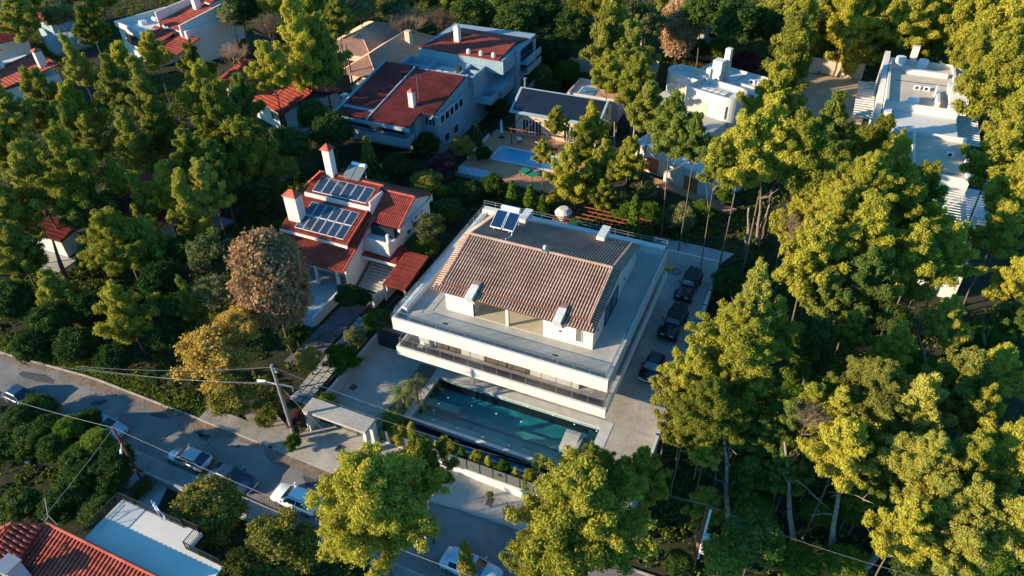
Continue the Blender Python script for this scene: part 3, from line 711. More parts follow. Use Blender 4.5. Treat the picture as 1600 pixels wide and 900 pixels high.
ridge(R1, (-40.6, 57.2, 5.9), (-40.6, 61.2, 7.8), red_tile, .1); ridge(R1, (-45.0, 52.9, 5.2), (-45.0, 57.9, 6.95), red_tile, .1); ridge(R1, (-44.3, 50.5, 3.15), (-44.3, 57.9, 6.2), red_tile, .1)
mb = MB(); mb.box(-40.95, -40.65, 57.3, 65.1, 5.2, 5.55); mb.box(-40.9, -40.7, 65.0, 65.2, 5.0, 5.9); mb.build('eave_band', plaster, R1)
# balcony of the right wing
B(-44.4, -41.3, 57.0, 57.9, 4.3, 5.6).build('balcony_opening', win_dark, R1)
mb = MB(); mb.box(-44.65, -41.2, 55.4, 55.55, 4.301, 4.75); mb.build('balcony_parapet', plaster, R1); B(-41.45, -41.15, 55.5, 55.8, 4.301, 5.8).build('post', plaster, R1)
for y in (60.2, 61.2, 62.6): window(R1, y, y + .5, 4.6, 5.4, -41.0, face='+x')
for y in (59.2, 61.6): window(R1, y, y + .8, 3.6, 4.1, -41.0, face='+x')
roof(R1, [(-45.0, 54.6, 2.75), (-39.9, 54.6, 2.55), (-39.9, 61.8, 2.55), (-41.0, 61.8, 2.9), (-41.2, 57.0, 3.0), (-45.0, 57.0, 3.2)], (1, 0, -.04), red_tile)
mb = MB(); mb.box(-45.0, -39.9, 54.5, 54.6, 2.35, 2.7); mb.box(-39.9, -39.8, 54.5, 61.8, 2.2, 2.5); mb.build('fascia', plaster, R1)
roof(R1, [(-39.9, 51.4, 2.1), (-36.9, 51.4, 2.1), (-36.9, 57.0, 3.0), (-39.9, 57.0, 3.0)], (1, 0, 0), red_tile)
mb = MB()
for x, y in ((-39.8, 51.6), (-37.1, 51.6), (-39.8, 56.5)): mb.box(x - .1, x + .1, y - .1, y + .1, -.3, 2.0)
mb.build('carport_post', plaster, R1)
B(-39.9, -39.75, 52.0, 60.0, -.3, 2.0).build('carport_wall', plaster_old, R1)
for i in range(9):
    B(-44.2, -40.8, 52.4 + i * .38, 57.0, -.3 + i * .17 + (.001 if i else 0), -.13 + i * .17).build('step', concrete, R1)
# chimneys
def hipcap(parent, x0, x1, y0, y1, z, h, m, o=.2):
    x0 -= o; x1 += o; y0 -= o; y1 += o; cx, cy = (x0 + x1) / 2, (y0 + y1) / 2; w = max(0, (x1 - x0) - (y1 - y0)) / 2; l = max(0, (y1 - y0) - (x1 - x0)) / 2
    a = (cx - w, cy - l, z + h); b = (cx + w, cy + l, z + h)
    mb = MB(); c = [(x0, y0, z), (x1, y0, z), (x1, y1, z), (x0, y1, z)]
    if w: mb.poly([c[0], c[1], b, a]); mb.poly([c[1], c[2], b]); mb.poly([c[2], c[3], a, b]); mb.poly([c[3], c[0], a])
    else: mb.poly([c[0], c[1], a]); mb.poly([c[1], c[2], b, a]); mb.poly([c[2], c[3], b]); mb.poly([c[3], c[0], a, b])
    mb.poly(c[::-1]); return mb.build('chimney_cap', m, parent)
c1 = B(-53.9, -52.2, 54.1, 55.3, 2.5, 9.0).build('chimney', plaster, R1); hipcap(c1, -53.9, -52.2, 54.1, 55.3, 9.0, .7, red_tile, .15)
c2 = B(-52.6, -51.6, 60.7, 61.6, 7.5, 11.9).build('chimney', plaster, R1); hipcap(c2, -52.6, -51.6, 60.7, 61.6, 11.9, .7, red_tile)
roof(R1, [(-54.6, 59.0, 7.6), (-54.6, 61.6, 7.9), (-53.2, 60.6, 8.9), (-53.2, 59.8, 8.9)], (0, 1, 0), red_tile)
# solar panels: ranks of two by six and one by six
def panels(x0, x1, y0, y1, zf, cols, rows, parent, gap=.05, up=.14):
    dx = (x1 - x0) / cols; dy = (y1 - y0) / rows
    for r in range(rows):
        for c in range(cols):
            a, b = x0 + c * dx + gap, x0 + (c + 1) * dx - gap; p, q = y0 + r * dy + gap, y0 + (r + 1) * dy - gap
            mb = MB(); zp, zq = zf(p) + up, zf(q) + up
            mb.v = [(a, p, zp - .05), (b, p, zp - .05), (b, q, zq - .05), (a, q, zq - .05), (a, p, zp), (b, p, zp), (b, q, zq), (a, q, zq)]
            mb.f = [(0, 3, 2, 1), (4, 5, 6, 7), (0, 1, 5, 4), (1, 2, 6, 5), (2, 3, 7, 6), (3, 0, 4, 7)]
            f = mb.build('solar_panel', white_metal, parent)
            e = .035; mb = MB(); mb.poly([(a + e, p + e, zf(p + e) + up + .006), (b - e, p + e, zf(p + e) + up + .006), (b - e, q - e, zf(q - e) + up + .006), (a + e, q - e, zf(q - e) + up + .006)]); mb.build('cell_glass', solar_m, f)
sp = empty('solar_array', (0, 0, 0), label='array of two rows of six solar panels on the lower red roof', cat='solar panels', group='solar panels on the red roofed house')
panels(-52.6, -45.8, 53.3, 57.2, lambda y: 5.15 + (y - 52.9) * .343, 6, 2, sp)
sp = empty('solar_array', (0, 0, 0), label='single row of six solar panels on the upper band of red roof', cat='solar panels', group='solar panels on the red roofed house')
panels(-53.2, -45.5, 58.2, 60.5, lambda y: 7.25 + (y - 57.95) * .338, 6, 1, sp)
sh = empty('solar_water_heater', (0, 0, 0), label='grey solar water heater with white tank beside the tall red capped chimney', cat='solar heater')
for i in range(2):
    x0 = -50.4 + i * 1.25; mb = MB()
    mb.v = [(x0, 60.9, 8.5), (x0 + 1.15, 60.9, 8.5), (x0 + 1.15, 62.6, 9.3), (x0, 62.6, 9.3), (x0, 60.9, 8.6), (x0 + 1.15, 60.9, 8.6), (x0 + 1.15, 62.6, 9.4), (x0, 62.6, 9.4)]
    mb.f = [(0, 3, 2, 1), (4, 5, 6, 7), (0, 1, 5, 4), (1, 2, 6, 5), (2, 3, 7, 6), (3, 0, 4, 7)]; mb.build('collector', mat('dull_collector', (.14, .16, .17), .4, .1) if 'dull_collector' not in MATS else MATS['dull_collector'], sh)
MB().tube([(-50.2, 63.0, 9.3), (-48.3, 63.0, 9.3)], .3, 12).build('tank', white_metal, sh)
mb = MB()
for x in (-50, -48.5): mb.beam((x, 63, 9.2), (x, 63, 7.2), .05); mb.beam((x, 61, 8.5), (x, 61, 8.2), .05)
mb.build('stand', white_metal, sh)
struct(B(-55.5, -44.9, 44.5, 53.4, -.42, -.26), 'house_patio', mat('patio_slabs', (.30, .33, .34), .85, .2, .5))
wall('garden_wall', [(-45.0, -44.7, 44.8, 49.6, -.4, .9)], 'short white wall at the foot of the patio of the solar panel house', plaster)
wall('garden_wall', [(-40.6, -40.3, 50.0, 53.8, -.4, 1.0)], 'white wall beside the steps and the carport of the solar panel house', plaster_old)

# ------------------------------------------------------------------ grey-blue double house behind
G = empty('grey_duplex_house', (0, 0, 0), label='large grey rendered house with two dark red roofs and a sunken roof terrace between them', cat='house')
mb = MB()
mb.box(-66.0, -53.0, 82.3, 95.2, 2.9, 6.1); mb.box(-53.0, -50.4, 84.5, 95.5, -.4, 6.1); mb.box(-66.0, -55.0, 84.3, 95.2, -.4, 2.7)
mb.box(-63.5, -49.9, 95.5, 104.5, -.4, 6.9); mb.box(-61.8, -46.4, 104.5, 112.5, -.4, 9.3)
mb.profile([(83.0, 6.1), (95.5, 6.1), (95.5, 8.1)], -51.0, -50.7)
mb.build('wall', plaster_blue, G)
roof(G, [(-59.3, 79.5, 6.05), (-52.4, 79.5, 6.05), (-52.4, 83.6, 6.7), (-50.5, 83.6, 6.7), (-50.5, 94.0, 8.4), (-59.3, 94.0, 8.4)][0:1] + [(-52.4, 79.5, 6.05), (-52.4, 94.0, 8.4), (-59.3, 94.0, 8.4)], (1, 0, 0), red_dark)
roof(G, [(-52.35, 83.4, 6.68), (-50.4, 83.4, 6.68), (-50.4, 94.0, 8.4), (-52.35, 94.0, 8.4)], (1, 0, 0), red_dark)
roof(G, [(-65.6, 80.6, 5.7), (-59.5, 80.6, 5.7), (-59.5, 95.5, 8.1), (-65.6, 95.5, 8.1)], (1, 0, 0), red_dark)
mb = MB(); mb.box(-59.5, -59.3, 79.4, 94.0, 6.0, 6.05); mb.profile([(79.4, 5.95), (79.4, 6.3), (94, 8.7), (94, 8.3)][::-1], -59.5, -59.3); mb.box(-66.0, -52.2, 79.2, 79.4, 5.55, 6.05); mb.profile([(80.5, 5.5), (80.5, 6.0), (95.5, 8.4), (95.5, 8.0)][::-1], -65.9, -65.6)
mb.build('gutter', plaster_blue, G)
roof(G, [(-62.2, 100.0, 9.3), (-47.3, 99.5, 9.3), (-47.3, 106.5, 9.9), (-59.5, 107.5, 9.9)], (1, 0, 0), red_tile, rise=.05)
roof(G, [(-59.5, 113.0, 8.9), (-46.0, 112.5, 8.9), (-47.3, 106.5, 9.9), (-59.5, 107.5, 9.9)], (1, 0, 0), red_tile, rise=.05)
mb = MB(); mb.box(-62.0, -46.8, 99.9, 104.5, 6.9, 9.25); mb.build('wall', plaster_blue, G)
mb = MB(); ring(mb, -63.6, -49.8, 95.3, 99.9, .25, 6.9, 7.9); mb.box(-58.6, -58.35, 95.5, 99.8, 6.9, 7.9); mb.box(-52.6, -52.3, 95.55, 99.8, 6.9, 7.9); mb.box(-52.3, -50.1, 97.6, 97.8, 6.9, 7.9); mb.build('parapet', plaster_blue, G)
B(-58.3, -52.7, 95.6, 99.8, 6.901, 6.95).build('terrace_floor', plaster_old, G)
B(-53.4, -52.8, 96.5, 97.2, 6.96, 8.6).build('chimney', dark_metal, G)
c = B(-54.9, -54.1, 84.1, 84.9, 6.5, 9.2).build('chimney', plaster, G); hipcap(c, -54.9, -54.1, 84.1, 84.9, 9.2, .5, red_tile, .1)
c = B(-57.3, -56.4, 103.5, 104.4, 9.3, 11.9).build('chimney', plaster, G); hipcap(c, -57.3, -56.4, 103.5, 104.4, 11.9, .5, plaster, .1)
for i in range(3): MB().tube([(-53.0 + i * 2.2, 100.3, 9.4), (-53.0 + i * 2.2, 100.3, 9.95), (-53.0 + i * 2.2, 100.3, 10.15)], [.35, .35, .12], 8).build('vent', plaster, G)
# front balcony and glazing, side windows
B(-65.0, -55.0, 82.25, 82.3, 3.2, 5.6).build('glazing', win_dark, G)
mb = MB(); mb.box(-66.0, -53.2, 79.9, 82.2, 2.7, 2.9); mb.box(-66.0, -53.2, 79.9, 80.05, 2.9, 3.9); mb.box(-53.35, -53.2, 80.05, 82.2, 2.9, 3.9); mb.box(-66.0, -65.85, 80.05, 82.2, 2.9, 3.9); mb.build('balcony', plaster_blue, G)
for y in (85.2, 86.7, 88.2, 89.7, 91.2): window(G, y, y + 1.2, 4.4, 5.6, -50.4, face='+x')
window(G, -52.6, -50.9, 4.3, 5.6, 84.5, bars=3)
for y in (86, 89): window(G, y, y + 1.4, 1.0, 2.3, -50.4, face='+x')
mb = MB(); mb.box(-49.9, -47.2, 95.8, 99.0, 3.4, 3.6); ring(mb, -49.9, -47.2, 95.8, 99.0, .15, 3.6, 4.6); mb.build('balcony', plaster_blue, G)
mb = MB(); mb.profile([(99.5, 3.0), (99.5, 4.2), (104.5, 5.6), (104.5, 3.0)][::-1], -49.9, -47.0); mb.build('stair_block', plaster_blue, G)
for z in (2.0, 5.2, 8.0 - 1.2):
    mb = MB(); mb.box(-46.4, -45.0, 105.5, 111.5, z - .2, z); mb.box(-45.15, -45.0, 105.5, 111.5, z, z + .9); mb.build('balcony', plaster_blue, G)
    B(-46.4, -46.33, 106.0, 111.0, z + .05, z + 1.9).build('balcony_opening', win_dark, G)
mb = MB()
x, y = -54.4, 86.2; mb.tube([(x, y, 7.0), (x, y, 11.2)], .04, 5)
for k in range(4): mb.beam((x - .7, y - .3, 10.6 + k * .0 + .0), (x + .7, y + .3, 10.6), .03); 
for k in range(5): mb.beam((x - .6 + k * .3 - .15, y - .26 + k * .12 + .3, 10.62), (x - .6 + k * .3 + .15, y - .26 + k * .12 - .3, 10.62), .025)
tag(mb.build('tv_antenna', grey_metal), 'spindly television aerial on the front dark red roof behind its white chimney', 'antenna')

# ------------------------------------------------------------------ beige tiled house, top
Hh = empty('beige_roof_house', (0, 0, 0), label='low house under a pale terracotta hipped roof, behind the grey double house', cat='house')
mb = MB(); mb.box(-76.5, -70.0, 99.5, 106, -.4, 3.7); mb.box(-76.5, -69.5, 106, 118, -.4, 3.7); mb.box(-86, -76.5, 112, 122, -.4, 3.7); mb.build('wall', plaster_beige, Hh)
def hip(parent, x0, x1, y0, y1, z, h, m, inset=None):
    """hipped roof over a rectangle, ridge along the longer side"""
    w, l = x1 - x0, y1 - y0; i = inset or min(w, l) / 2
    if l >= w:
        a = ((x0 + x1) / 2, y0 + i, z + h); b = ((x0 + x1) / 2, y1 - i, z + h)
        roof(parent, [(x0, y0, z), (x1, y0, z), a], (1, 0, 0), m); roof(parent, [(x0, y1, z), (x1, y1, z), b], (1, 0, 0), m)
        roof(parent, [(x0, y0, z), (x0, y1, z), b, a], (0, 1, 0), m); roof(parent, [(x1, y0, z), (x1, y1, z), b, a], (0, 1, 0), m)
        cs = [((x0, y0, z), a), ((x1, y0, z), a), ((x0, y1, z), b), ((x1, y1, z), b)]
    else:
        a = (x0 + i, (y0 + y1) / 2, z + h); b = (x1 - i, (y0 + y1) / 2, z + h)
        roof(parent, [(x0, y0, z), (x0, y1, z), a], (0, 1, 0), m); roof(parent, [(x1, y0, z), (x1, y1, z), b], (0, 1, 0), m)
        roof(parent, [(x0, y0, z), (x1, y0, z), b, a], (1, 0, 0), m); roof(parent, [(x0, y1, z), (x1, y1, z), b, a], (1, 0, 0), m)
        cs = [((x0, y0, z), a), ((x0, y1, z), a), ((x1, y0, z), b), ((x1, y1, z), b)]
    ridge(parent, a, b, m)
    for p, q in cs: ridge(parent, p, q, m, .1)
hip(Hh, -77.4, -69.3, 97.6, 119, 3.7, 2.3, beige_tile)
hip(Hh, -87.5, -76.0, 106, 122.5, 3.5, 2.4, beige_tile)
B(-68.6, -68.3, 100, 101, .2, 2.2).build('shutter', blind_m, Hh)
for y in (102, 106, 110): window(Hh, y, y + 1.3, 1.2, 2.6, -70.0 if y < 106 else -69.5, face='+x', glass=blind_m)
window(Hh, -74.8, -73.2, .5, 2.4, 99.5, glass=blind_m)
c = B(-71.6, -70.6, 111, 112, 4.5, 7.2).build('chimney', plaster_beige, Hh)

# ------------------------------------------------------------------ apricot pool house
K = empty('apricot_house', (0, 0, 0), label='apricot house with a shiny black glass roof beside the small blue pool', cat='house')
mb = MB(); mb.profile([(94.9, -.4), (94.9, 3.8), (98.6, 5.6), (102.4, 3.8), (102.4, -.4)][::-1], -42.6, -29.4); mb.build('wall', plaster_orange, K)
def slab(P, t, m, name, parent):
    mb = MB(); n = (Vector(P[1]) - Vector(P[0])).cross(Vector(P[2]) - Vector(P[0])).normalized()
    if n.z < 0: n = -n
    k = len(P); mb.v = [tuple(p) for p in P] + [tuple(Vector(p) - n * t) for p in P]
    mb.f = [tuple(range(k)), tuple(range(k, 2 * k))[::-1]] + [(i, k + i, k + (i + 1) % k, (i + 1) % k) for i in range(k)]
    return mb.build(name, m, parent)
slab([(-43.3, 94.0, 3.75), (-28.8, 94.0, 3.75), (-28.8, 98.6, 6.0), (-43.3, 98.6, 6.0)], .18, plaster_blue, 'roof_slab', K)
slab([(-43.3, 103.2, 3.75), (-28.8, 103.2, 3.75), (-28.8, 98.6, 6.0), (-43.3, 98.6, 6.0)], .18, plaster_blue, 'roof_slab', K)
for i in range(9):
    x0 = -42.9 + i * 1.53
    for j in range(2):
        y0, y1 = 94.45 + j * 1.98, 94.45 + (j + 1) * 1.98 - .03
        f = lambda y: 3.75 + (y - 94) * .489 + .04
        mb = MB(); mb.poly([(x0, y0, f(y0)), (x0 + 1.5, y0, f(y0)), (x0 + 1.5, y1, f(y1)), (x0, y1, f(y1))]); mb.poly([(x0, y0, f(y0) - .04), (x0 + 1.5, y0, f(y0) - .04), (x0 + 1.5, y0, f(y0)), (x0, y0, f(y0))]); mb.build('roof_glass_panel', solar_black, K)
for (a, b) in ((-41.4, -38.2), (-34.6, -31.4)):
    for i in range(3):
        x0 = a + i * (b - a) / 3; window(K, x0 + .08, x0 + (b - a) / 3 - .08, .1, 2.5, 94.9, bars=2)
for y in (95.6, 97.6, 99.6): window(K, y, y + .9, 3.0 if y != 97.6 else 3.2, 4.0, -29.4, face='+x', glass=blind_m, fm=plaster_orange)
for y in (96.0, 99.0): window(K, y, y + 1.1, .6, 2.2, -29.4, face='+x', glass=blind_m, fm=plaster_orange)
MB().tube([(-42.9, 99.5, 5.0), (-42.9, 99.5, 6.6), (-42.9, 99.5, 7.1)], [.18, .18, .3], 8).build('chimney_pipe', grey_metal, K)
struct(MB().prism([(-46.0, 81.0), (-31.0, 80.0), (-28.0, 84.0), (-28.5, 94.9), (-46.0, 94.9)], -.6, -.05), 'patio', terracotta)
pg = empty('pergola', (0, 0, 0), label='thin brown timber pergola frame in front of the apricot house', cat='pergola')
for x in (-41.6, -36.8, -31.5): MB().beam((x, 91.0, -.05), (x, 91.0, 2.6), .14).build('post', rust, pg)
for (a, b) in (((-42.0, 91.0, 2.65), (-31.0, 91.0, 2.65)),): MB().beam(a, b, .14).build('beam', rust, pg)
for x in (-41.6, -39.2, -36.8, -34.1, -31.5): MB().beam((x, 90.7, 2.8), (x, 94.9, 2.9), .1).build('rafter', rust, pg)
sp_ = empty('small_swimming_pool', (0, 0, 0), label='bright blue rectangular pool in the terracotta patio of the apricot house', cat='pool')
B(-42.6, -32.4, 85.9, 89.6, -.049, -.02).build('pool_floor', blue_tile, sp_)
mb = MB(); ring(mb, -43.0, -32.0, 85.5, 90.0, .4, -.049, .06); mb.build('coping', coping_m, sp_)
mb = MB(); mb.box(-42.6, -32.4, 85.9, 89.6, -.018, .02); mb.build('water', pool_water, sp_)
pp = empty('ping_pong_table', (-35.3, 82.9, -.05), -.33, label='green table tennis table by the small blue pool', cat='table')
B(-1.4, 1.4, -.75, .75, .72, .77).build('table_top', green_table, pp); B(-.01, .01, -.8, .8, .775, .92).build('net', dark_metal, pp)
for a in (-1.1, 1.1):
    for b in (-.6, .6): B(a - .04, a + .04, b - .04, b + .04, 0, .719).build('leg', dark_metal, pp)
for k, (x, y, r) in enumerate(((-40.9, 92.4, -1.0), (-37.3, 92.6, -2.0))):
    l = empty('sun_lounger', (x, y, -.05), r, label='white sun lounger ' + ('at the left post of the pergola' if k == 0 else 'at the middle of the pergola'), cat='lounger', group='loungers by the small blue pool')
    B(-.9, .35, -.33, .33, .28, .38).build('mattress', fabric_white, l)
    mb = MB(); mb.v = [(.35, -.33, .28), (1.0, -.33, .7), (1.0, .33, .7), (.35, .33, .28), (.35, -.33, .38), (.95, -.33, .8), (.95, .33, .8), (.35, .33, .38)]
    mb.f = [(0, 3, 2, 1), (4, 5, 6, 7), (0, 1, 5, 4), (1, 2, 6, 5), (2, 3, 7, 6), (3, 0, 4, 7)]; mb.build('backrest', fabric_white, l)
    for a in (-.8, .3):
        for b in (-.3, .3): B(a - .03, a + .03, b - .03, b + .03, 0, .279).build('leg', dark_metal, l)
um = empty('folded_parasol', (-44.0, 92.6, -.05), label='folded white parasol on the patio corner by the grey house', cat='parasol')
MB().tube([(0, 0, 0), (0, 0, 3.0)], .04, 6).build('pole', dark_metal, um); MB().tube([(0, 0, .9), (.03, 0, 1.5), (0, 0, 2.4), (0, 0, 3.1)], [.3, .26, .17, .04], 9).build('canopy', fabric_white, um); B(-.35, .35, -.35, .35, 0, .12).build('base', dark_metal, um)
wall('garden_wall', [(-46.0, -45.8, 84.5, 92.0, -.4, .5)], 'low white edging wall left of the small blue pool patio', plaster)
tag(B(-45.5, -40.0, 79.5, 81.5, -.2, .5).build('tarpaulin_cover', mat('pale_tarpaulin', (.35, .38, .42), .6, .3, 2, bump=.8)), 'wrinkled pale tarpaulin on the hedge below the terracotta patio', 'tarpaulin')
# annexes behind the apricot house
K2 = empty('pink_annex', (0, 0, 0), label='low pinkish annex with a glass covered court behind the apricot house', cat='building')
mb = MB(); mb.box(-37.5, -29.0, 104.5, 110.5, -.4, 3.2); mb.box(-33.0, -30.2, 108.0, 112.0, 3.2, 5.2); mb.build('wall', plaster_pink, K2)
B(-36.0, -33.5, 104.8, 108.2, 3.21, 3.35).build('glass_cover', glass_blue, K2); B(-33.0, -29.3, 104.8, 107.9, 3.21, 3.25).build('roof_floor', terracotta, K2)
mb = MB(); ring(mb, -37.6, -28.9, 104.4, 110.6, .25, 3.2, 3.6); mb.build('parapet', plaster_pink, K2)

# ------------------------------------------------------------------ white curved house
def rot_house(name, x, y, deg, label, cat='house'):
    return empty(name, (x, y, 0), math.radians(deg), label, cat)
Q = rot_house('white_curved_house', -16.0, 112.0, -18.4, 'bright white house with rounded roof parapets and a tall stepped chimney')
# local: x to the right along the front, y away
def rrect(x0, x1, y0, y1, r, round_l=True, round_r=False, n=8):
    pts = []
    def arc(cx, cy, a0, a1):
        for i in range(n + 1):
            a = math.radians(a0 + (a1 - a0) * i / n); pts.append((cx + r * math.cos(a), cy + r * math.sin(a)))
    if round_l: arc(x0 + r, y1 - r, 90, 180); arc(x0 + r, y0 + r, 180, 270)
    else: pts.extend([(x0, y1), (x0, y0)])
    if round_r: arc(x1 - r, y0 + r, 270, 360); arc(x1 - r, y1 - r, 0, 90)
    else: pts.extend([(x1, y0), (x1, y1)])
    return pts
def rim(parent, pts, z0, z1, t, m, name='parapet'):
    c = Vector((sum(p[0] for p in pts) / len(pts), sum(p[1] for p in pts) / len(pts))); mb = MB(); k = len(pts)
    inner = []
    for i, p in enumerate(pts):
        a = Vector(pts[i - 1]); b = Vector(pts[(i + 1) % k]); d = (b - a).normalized(); nrm = Vector((-d.y, d.x)); inner.append((p[0] + nrm.x * t, p[1] + nrm.y * t))
    for i in range(k):
        j = (i + 1) % k; o0, o1, i0, i1 = pts[i], pts[j], inner[i], inner[j]
        mb.poly([(*o0, z0), (*o1, z0), (*o1, z1), (*o0, z1)]); mb.poly([(*o0, z1), (*o1, z1), (*i1, z1), (*i0, z1)]); mb.poly([(*i1, z0), (*i0, z0), (*i0, z1), (*i1, z1)])
    return mb.build(name, m, parent)
pa = rrect(-8.2, 0.0, -1.6, 2.6, 2.0); pb = rrect(-1.4, 7.0, -5.6, -0.6, 2.2, round_l=False, round_r=True)
mb = MB(); mb.prism(pa, -.4, 5.2); mb.prism(pb, -.4, 5.6); mb.box(-4.5, 7.4, 2.0, 7.5, -.4, 5.0); mb.box(0.0, 7.4, -0.6, 2.0, -.4, 5.0)
mb.box(-7.5, 6.0, -10.5, -5.6, -.4, 2.6); mb.box(-7.5, -1.4, -5.6, -1.6, -.4, 2.6)
mb.build('wall', plaster, Q)
rim(Q, pa, 5.2, 5.9, .35, plaster); rim(Q, pb, 5.6, 6.3, .35, plaster); rim(Q, [(-4.5, 2.65), (7.4, 2.65), (7.4, 7.5), (-4.5, 7.5)], 5.0, 5.4, .25, plaster)
for i in range(4):
    for j in range(3):
        B(-4.6 + i * 1.05, -3.75 + i * 1.05, -1.0 + j * 1.1, -.15 + j * 1.1, 5.2, 5.5).build('skylight_block', plaster_old, Q)
for i in range(4):
    for j in range(2):
        B(.2 + i * 1.05, 1.05 + i * 1.05, -4.9 + j * 1.3, -3.9 + j * 1.3, 5.6, 5.9).build('skylight_block', plaster_old, Q)
B(-1.0, .6, 1.0, 2.5, 5.0, 8.6).build('chimney', plaster, Q); B(0.0, .9, 2.6, 3.4, 5.0, 10.2).build('chimney', plaster, Q); B(-1.7, -1.0, .6, 1.6, 5.2, 7.2).build('chimney', plaster, Q)
B(-6.9, -5.2, -1.66, -1.6, 2.8, 4.6).build('block_screen', mat('block_screen', (.45, .45, .42), .9, .3, 9), Q); B(4.0, 5.6, -5.68, -5.6, 3.0, 5.0).build('block_screen', MATS['block_screen'], Q)
B(-4.8, -1.6, -1.66, -1.6, 2.7, 4.4).build('opening', plaster_beige, Q); B(-.9, 2.6, -5.66, -5.6, 2.7, 4.8).build('opening', plaster_beige, Q)
B(-7.3, 5.8, -10.3, -5.7, 2.601, 2.66).build('terrace_floor', terrace_m, Q)
Q2 = rot_house('white_lower_house', -15.0, 90.0, -18.4, 'low white outbuilding with orange brown doors below the curved white house', 'building')
mb = MB(); mb.box(-8.2, -2.0, -.5, 5.0, -.4, 3.0); mb.box(-2.0, 7.3, -1.6, 4.0, -.4, 2.8); mb.box(-8.5, 7.6, 5.0, 5.4, -.4, 3.6); mb.build('wall', plaster_old, Q2)
rim(Q2, [(-8.2, -.5), (-2.0, -.5), (-2.0, 5.0), (-8.2, 5.0)], 3.0, 3.3, .25, plaster); rim(Q2, [(-1.99, -1.6), (7.3, -1.6), (7.3, 4.0), (-1.99, 4.0)], 2.8, 3.1, .25, plaster)
for (a, b, y) in ((-5.6, -3.6, -.5), (1.2, 3.4, -1.6)): window(Q2, a, b, -.2, 2.0, y, glass=door_orange, fm=plaster, name='door')
window(Q2, 5.4, 6.3, -.2, 2.0, -1.6, glass=plaster_blue, fm=plaster, name='door')
B(-8.6, 9.5, -3.2, -1.65, -.4, -.1).build('path', terracotta, Q2)

# ------------------------------------------------------------------ white modern villa among the pines
M = empty('white_modern_villa', (0, 0, 0), label='long white flat roofed modern villa among the pines at the right', cat='house')
mb = MB()
mb.box(9.0, 18.6, 112.5, 130.5, -.4, 5.6); mb.box(13.0, 19.6, 94.0, 106, -.4, 4.6); mb.box(10.5, 18.6, 106, 112.5, -.4, 5.0)
mb.box(19.6, 23.5, 90.0, 97.0, -.4, 2.6)
mb.build('wall', plaster, M); B(14.0, 19.0, 76.0, 84.0, -.4, 3.4).build('wall', plaster, M)
B(9.4, 18.2, 112.9, 130.1, 5.6, 5.64).build('roof_floor', mat('sandy_roof', (.52, .44, .33), .9, .2, .3, bump=.2), M); B(13.4, 19.2, 94.4, 105.6, 4.6, 4.64).build('roof_floor', MATS['sandy_roof'], M)
rim(M, [(9.0, 112.5), (18.6, 112.5), (18.6, 130.5), (9.0, 130.5)], 5.6, 6.3, .4, plaster); rim(M, [(13.0, 94.0), (19.6, 94.0), (19.6, 106), (13.0, 106)], 4.6, 5.3, .4, plaster)
rim(M, [(14.0, 76.0), (19.0, 76.0), (19.0, 84.0), (14.0, 84.0)], 3.4, 4.2, .5, plaster)
mb = MB(); mb.profile([(108.5, -.4), (108.5, 3.6), (131.5, 6.9), (131.5, -.4)][::-1], 8.1, 8.9); mb.build('buttress_wall', plaster, M)
for (x0, x1, y0, y1, h) in ((11.9, 12.9, 130.6, 131.4, 8.4), (19.0, 20.2, 129.5, 131.0, 8.0), (17.0, 18.8, 117.5, 119.5, 7.6), (15.6, 16.0, 113.0, 119.5, 6.9), (11.5, 17.5, 125.8, 126.4, 6.4), (18.7, 20.0, 121, 125, 7.0), (8.9, 9.9, 108.8, 110.5, 6.2)):
    B(x0, x1, y0, y1, -.3, h).build('fin_wall', plaster, M)
mb = MB(); mb.profile([(112.6, 5.6), (112.6, 6.5), (117.3, 8.1), (117.3, 5.6)][::-1], 17.2, 19.6); mb.build('stair_head', plaster, M)
for i in range(16): B(5.2, 7.9, 112.0 + i * .9, 112.25 + i * .9, 3.3, 3.5).build('pergola_slat', plaster, M)
for i in range(12): B(18.7, 21.8, 107.0 + i * .8, 107.2 + i * .8, 3.9, 4.1).build('pergola_slat', plaster, M)
for i in range(12): B(19.7, 22.5, 98.0 + i * .8, 98.2 + i * .8, 3.0, 3.2).build('pergola_slat', plaster, M)
for i in range(12): B(14.4, 19.4, 86.0 + i * .65, 86.2 + i * .65, 3.8, 3.95).build('pergola_slat', plaster, M)
for x in (9.2, 16.0): B(x, x + .3, 109.5 if x < 10 else 86.0, 110.0 if x < 10 else 86.3, -.3, 5.0).build('post', plaster, M)
for i, (x, y) in enumerate(((10.6, 129.6), (13.9, 129.4))): MB().tube([(x, y, 5.64), (x, y, 6.9)], [.75, .75], 14).build('water_tank', white_metal, M)
MB().tube([(12.6, 113.6, 5.64), (12.6, 113.6, 6.6)], .8, 14).build('water_tank', white_metal, M)
for y in (95, 98, 102): window(M, y, y + 2, 1.0, 3.2, 13.0, face='-x')
for (x, y) in ((15.2, 79), (15.2, 81)): B(x, x + 1.2, y, y + 1, 3.41, 3.6).build('roof_hatch', plaster_old, M)
B(14.5, 18.5, 76.5, 83.5, 3.401, 3.43).build('roof_floor', balcony_m, M)

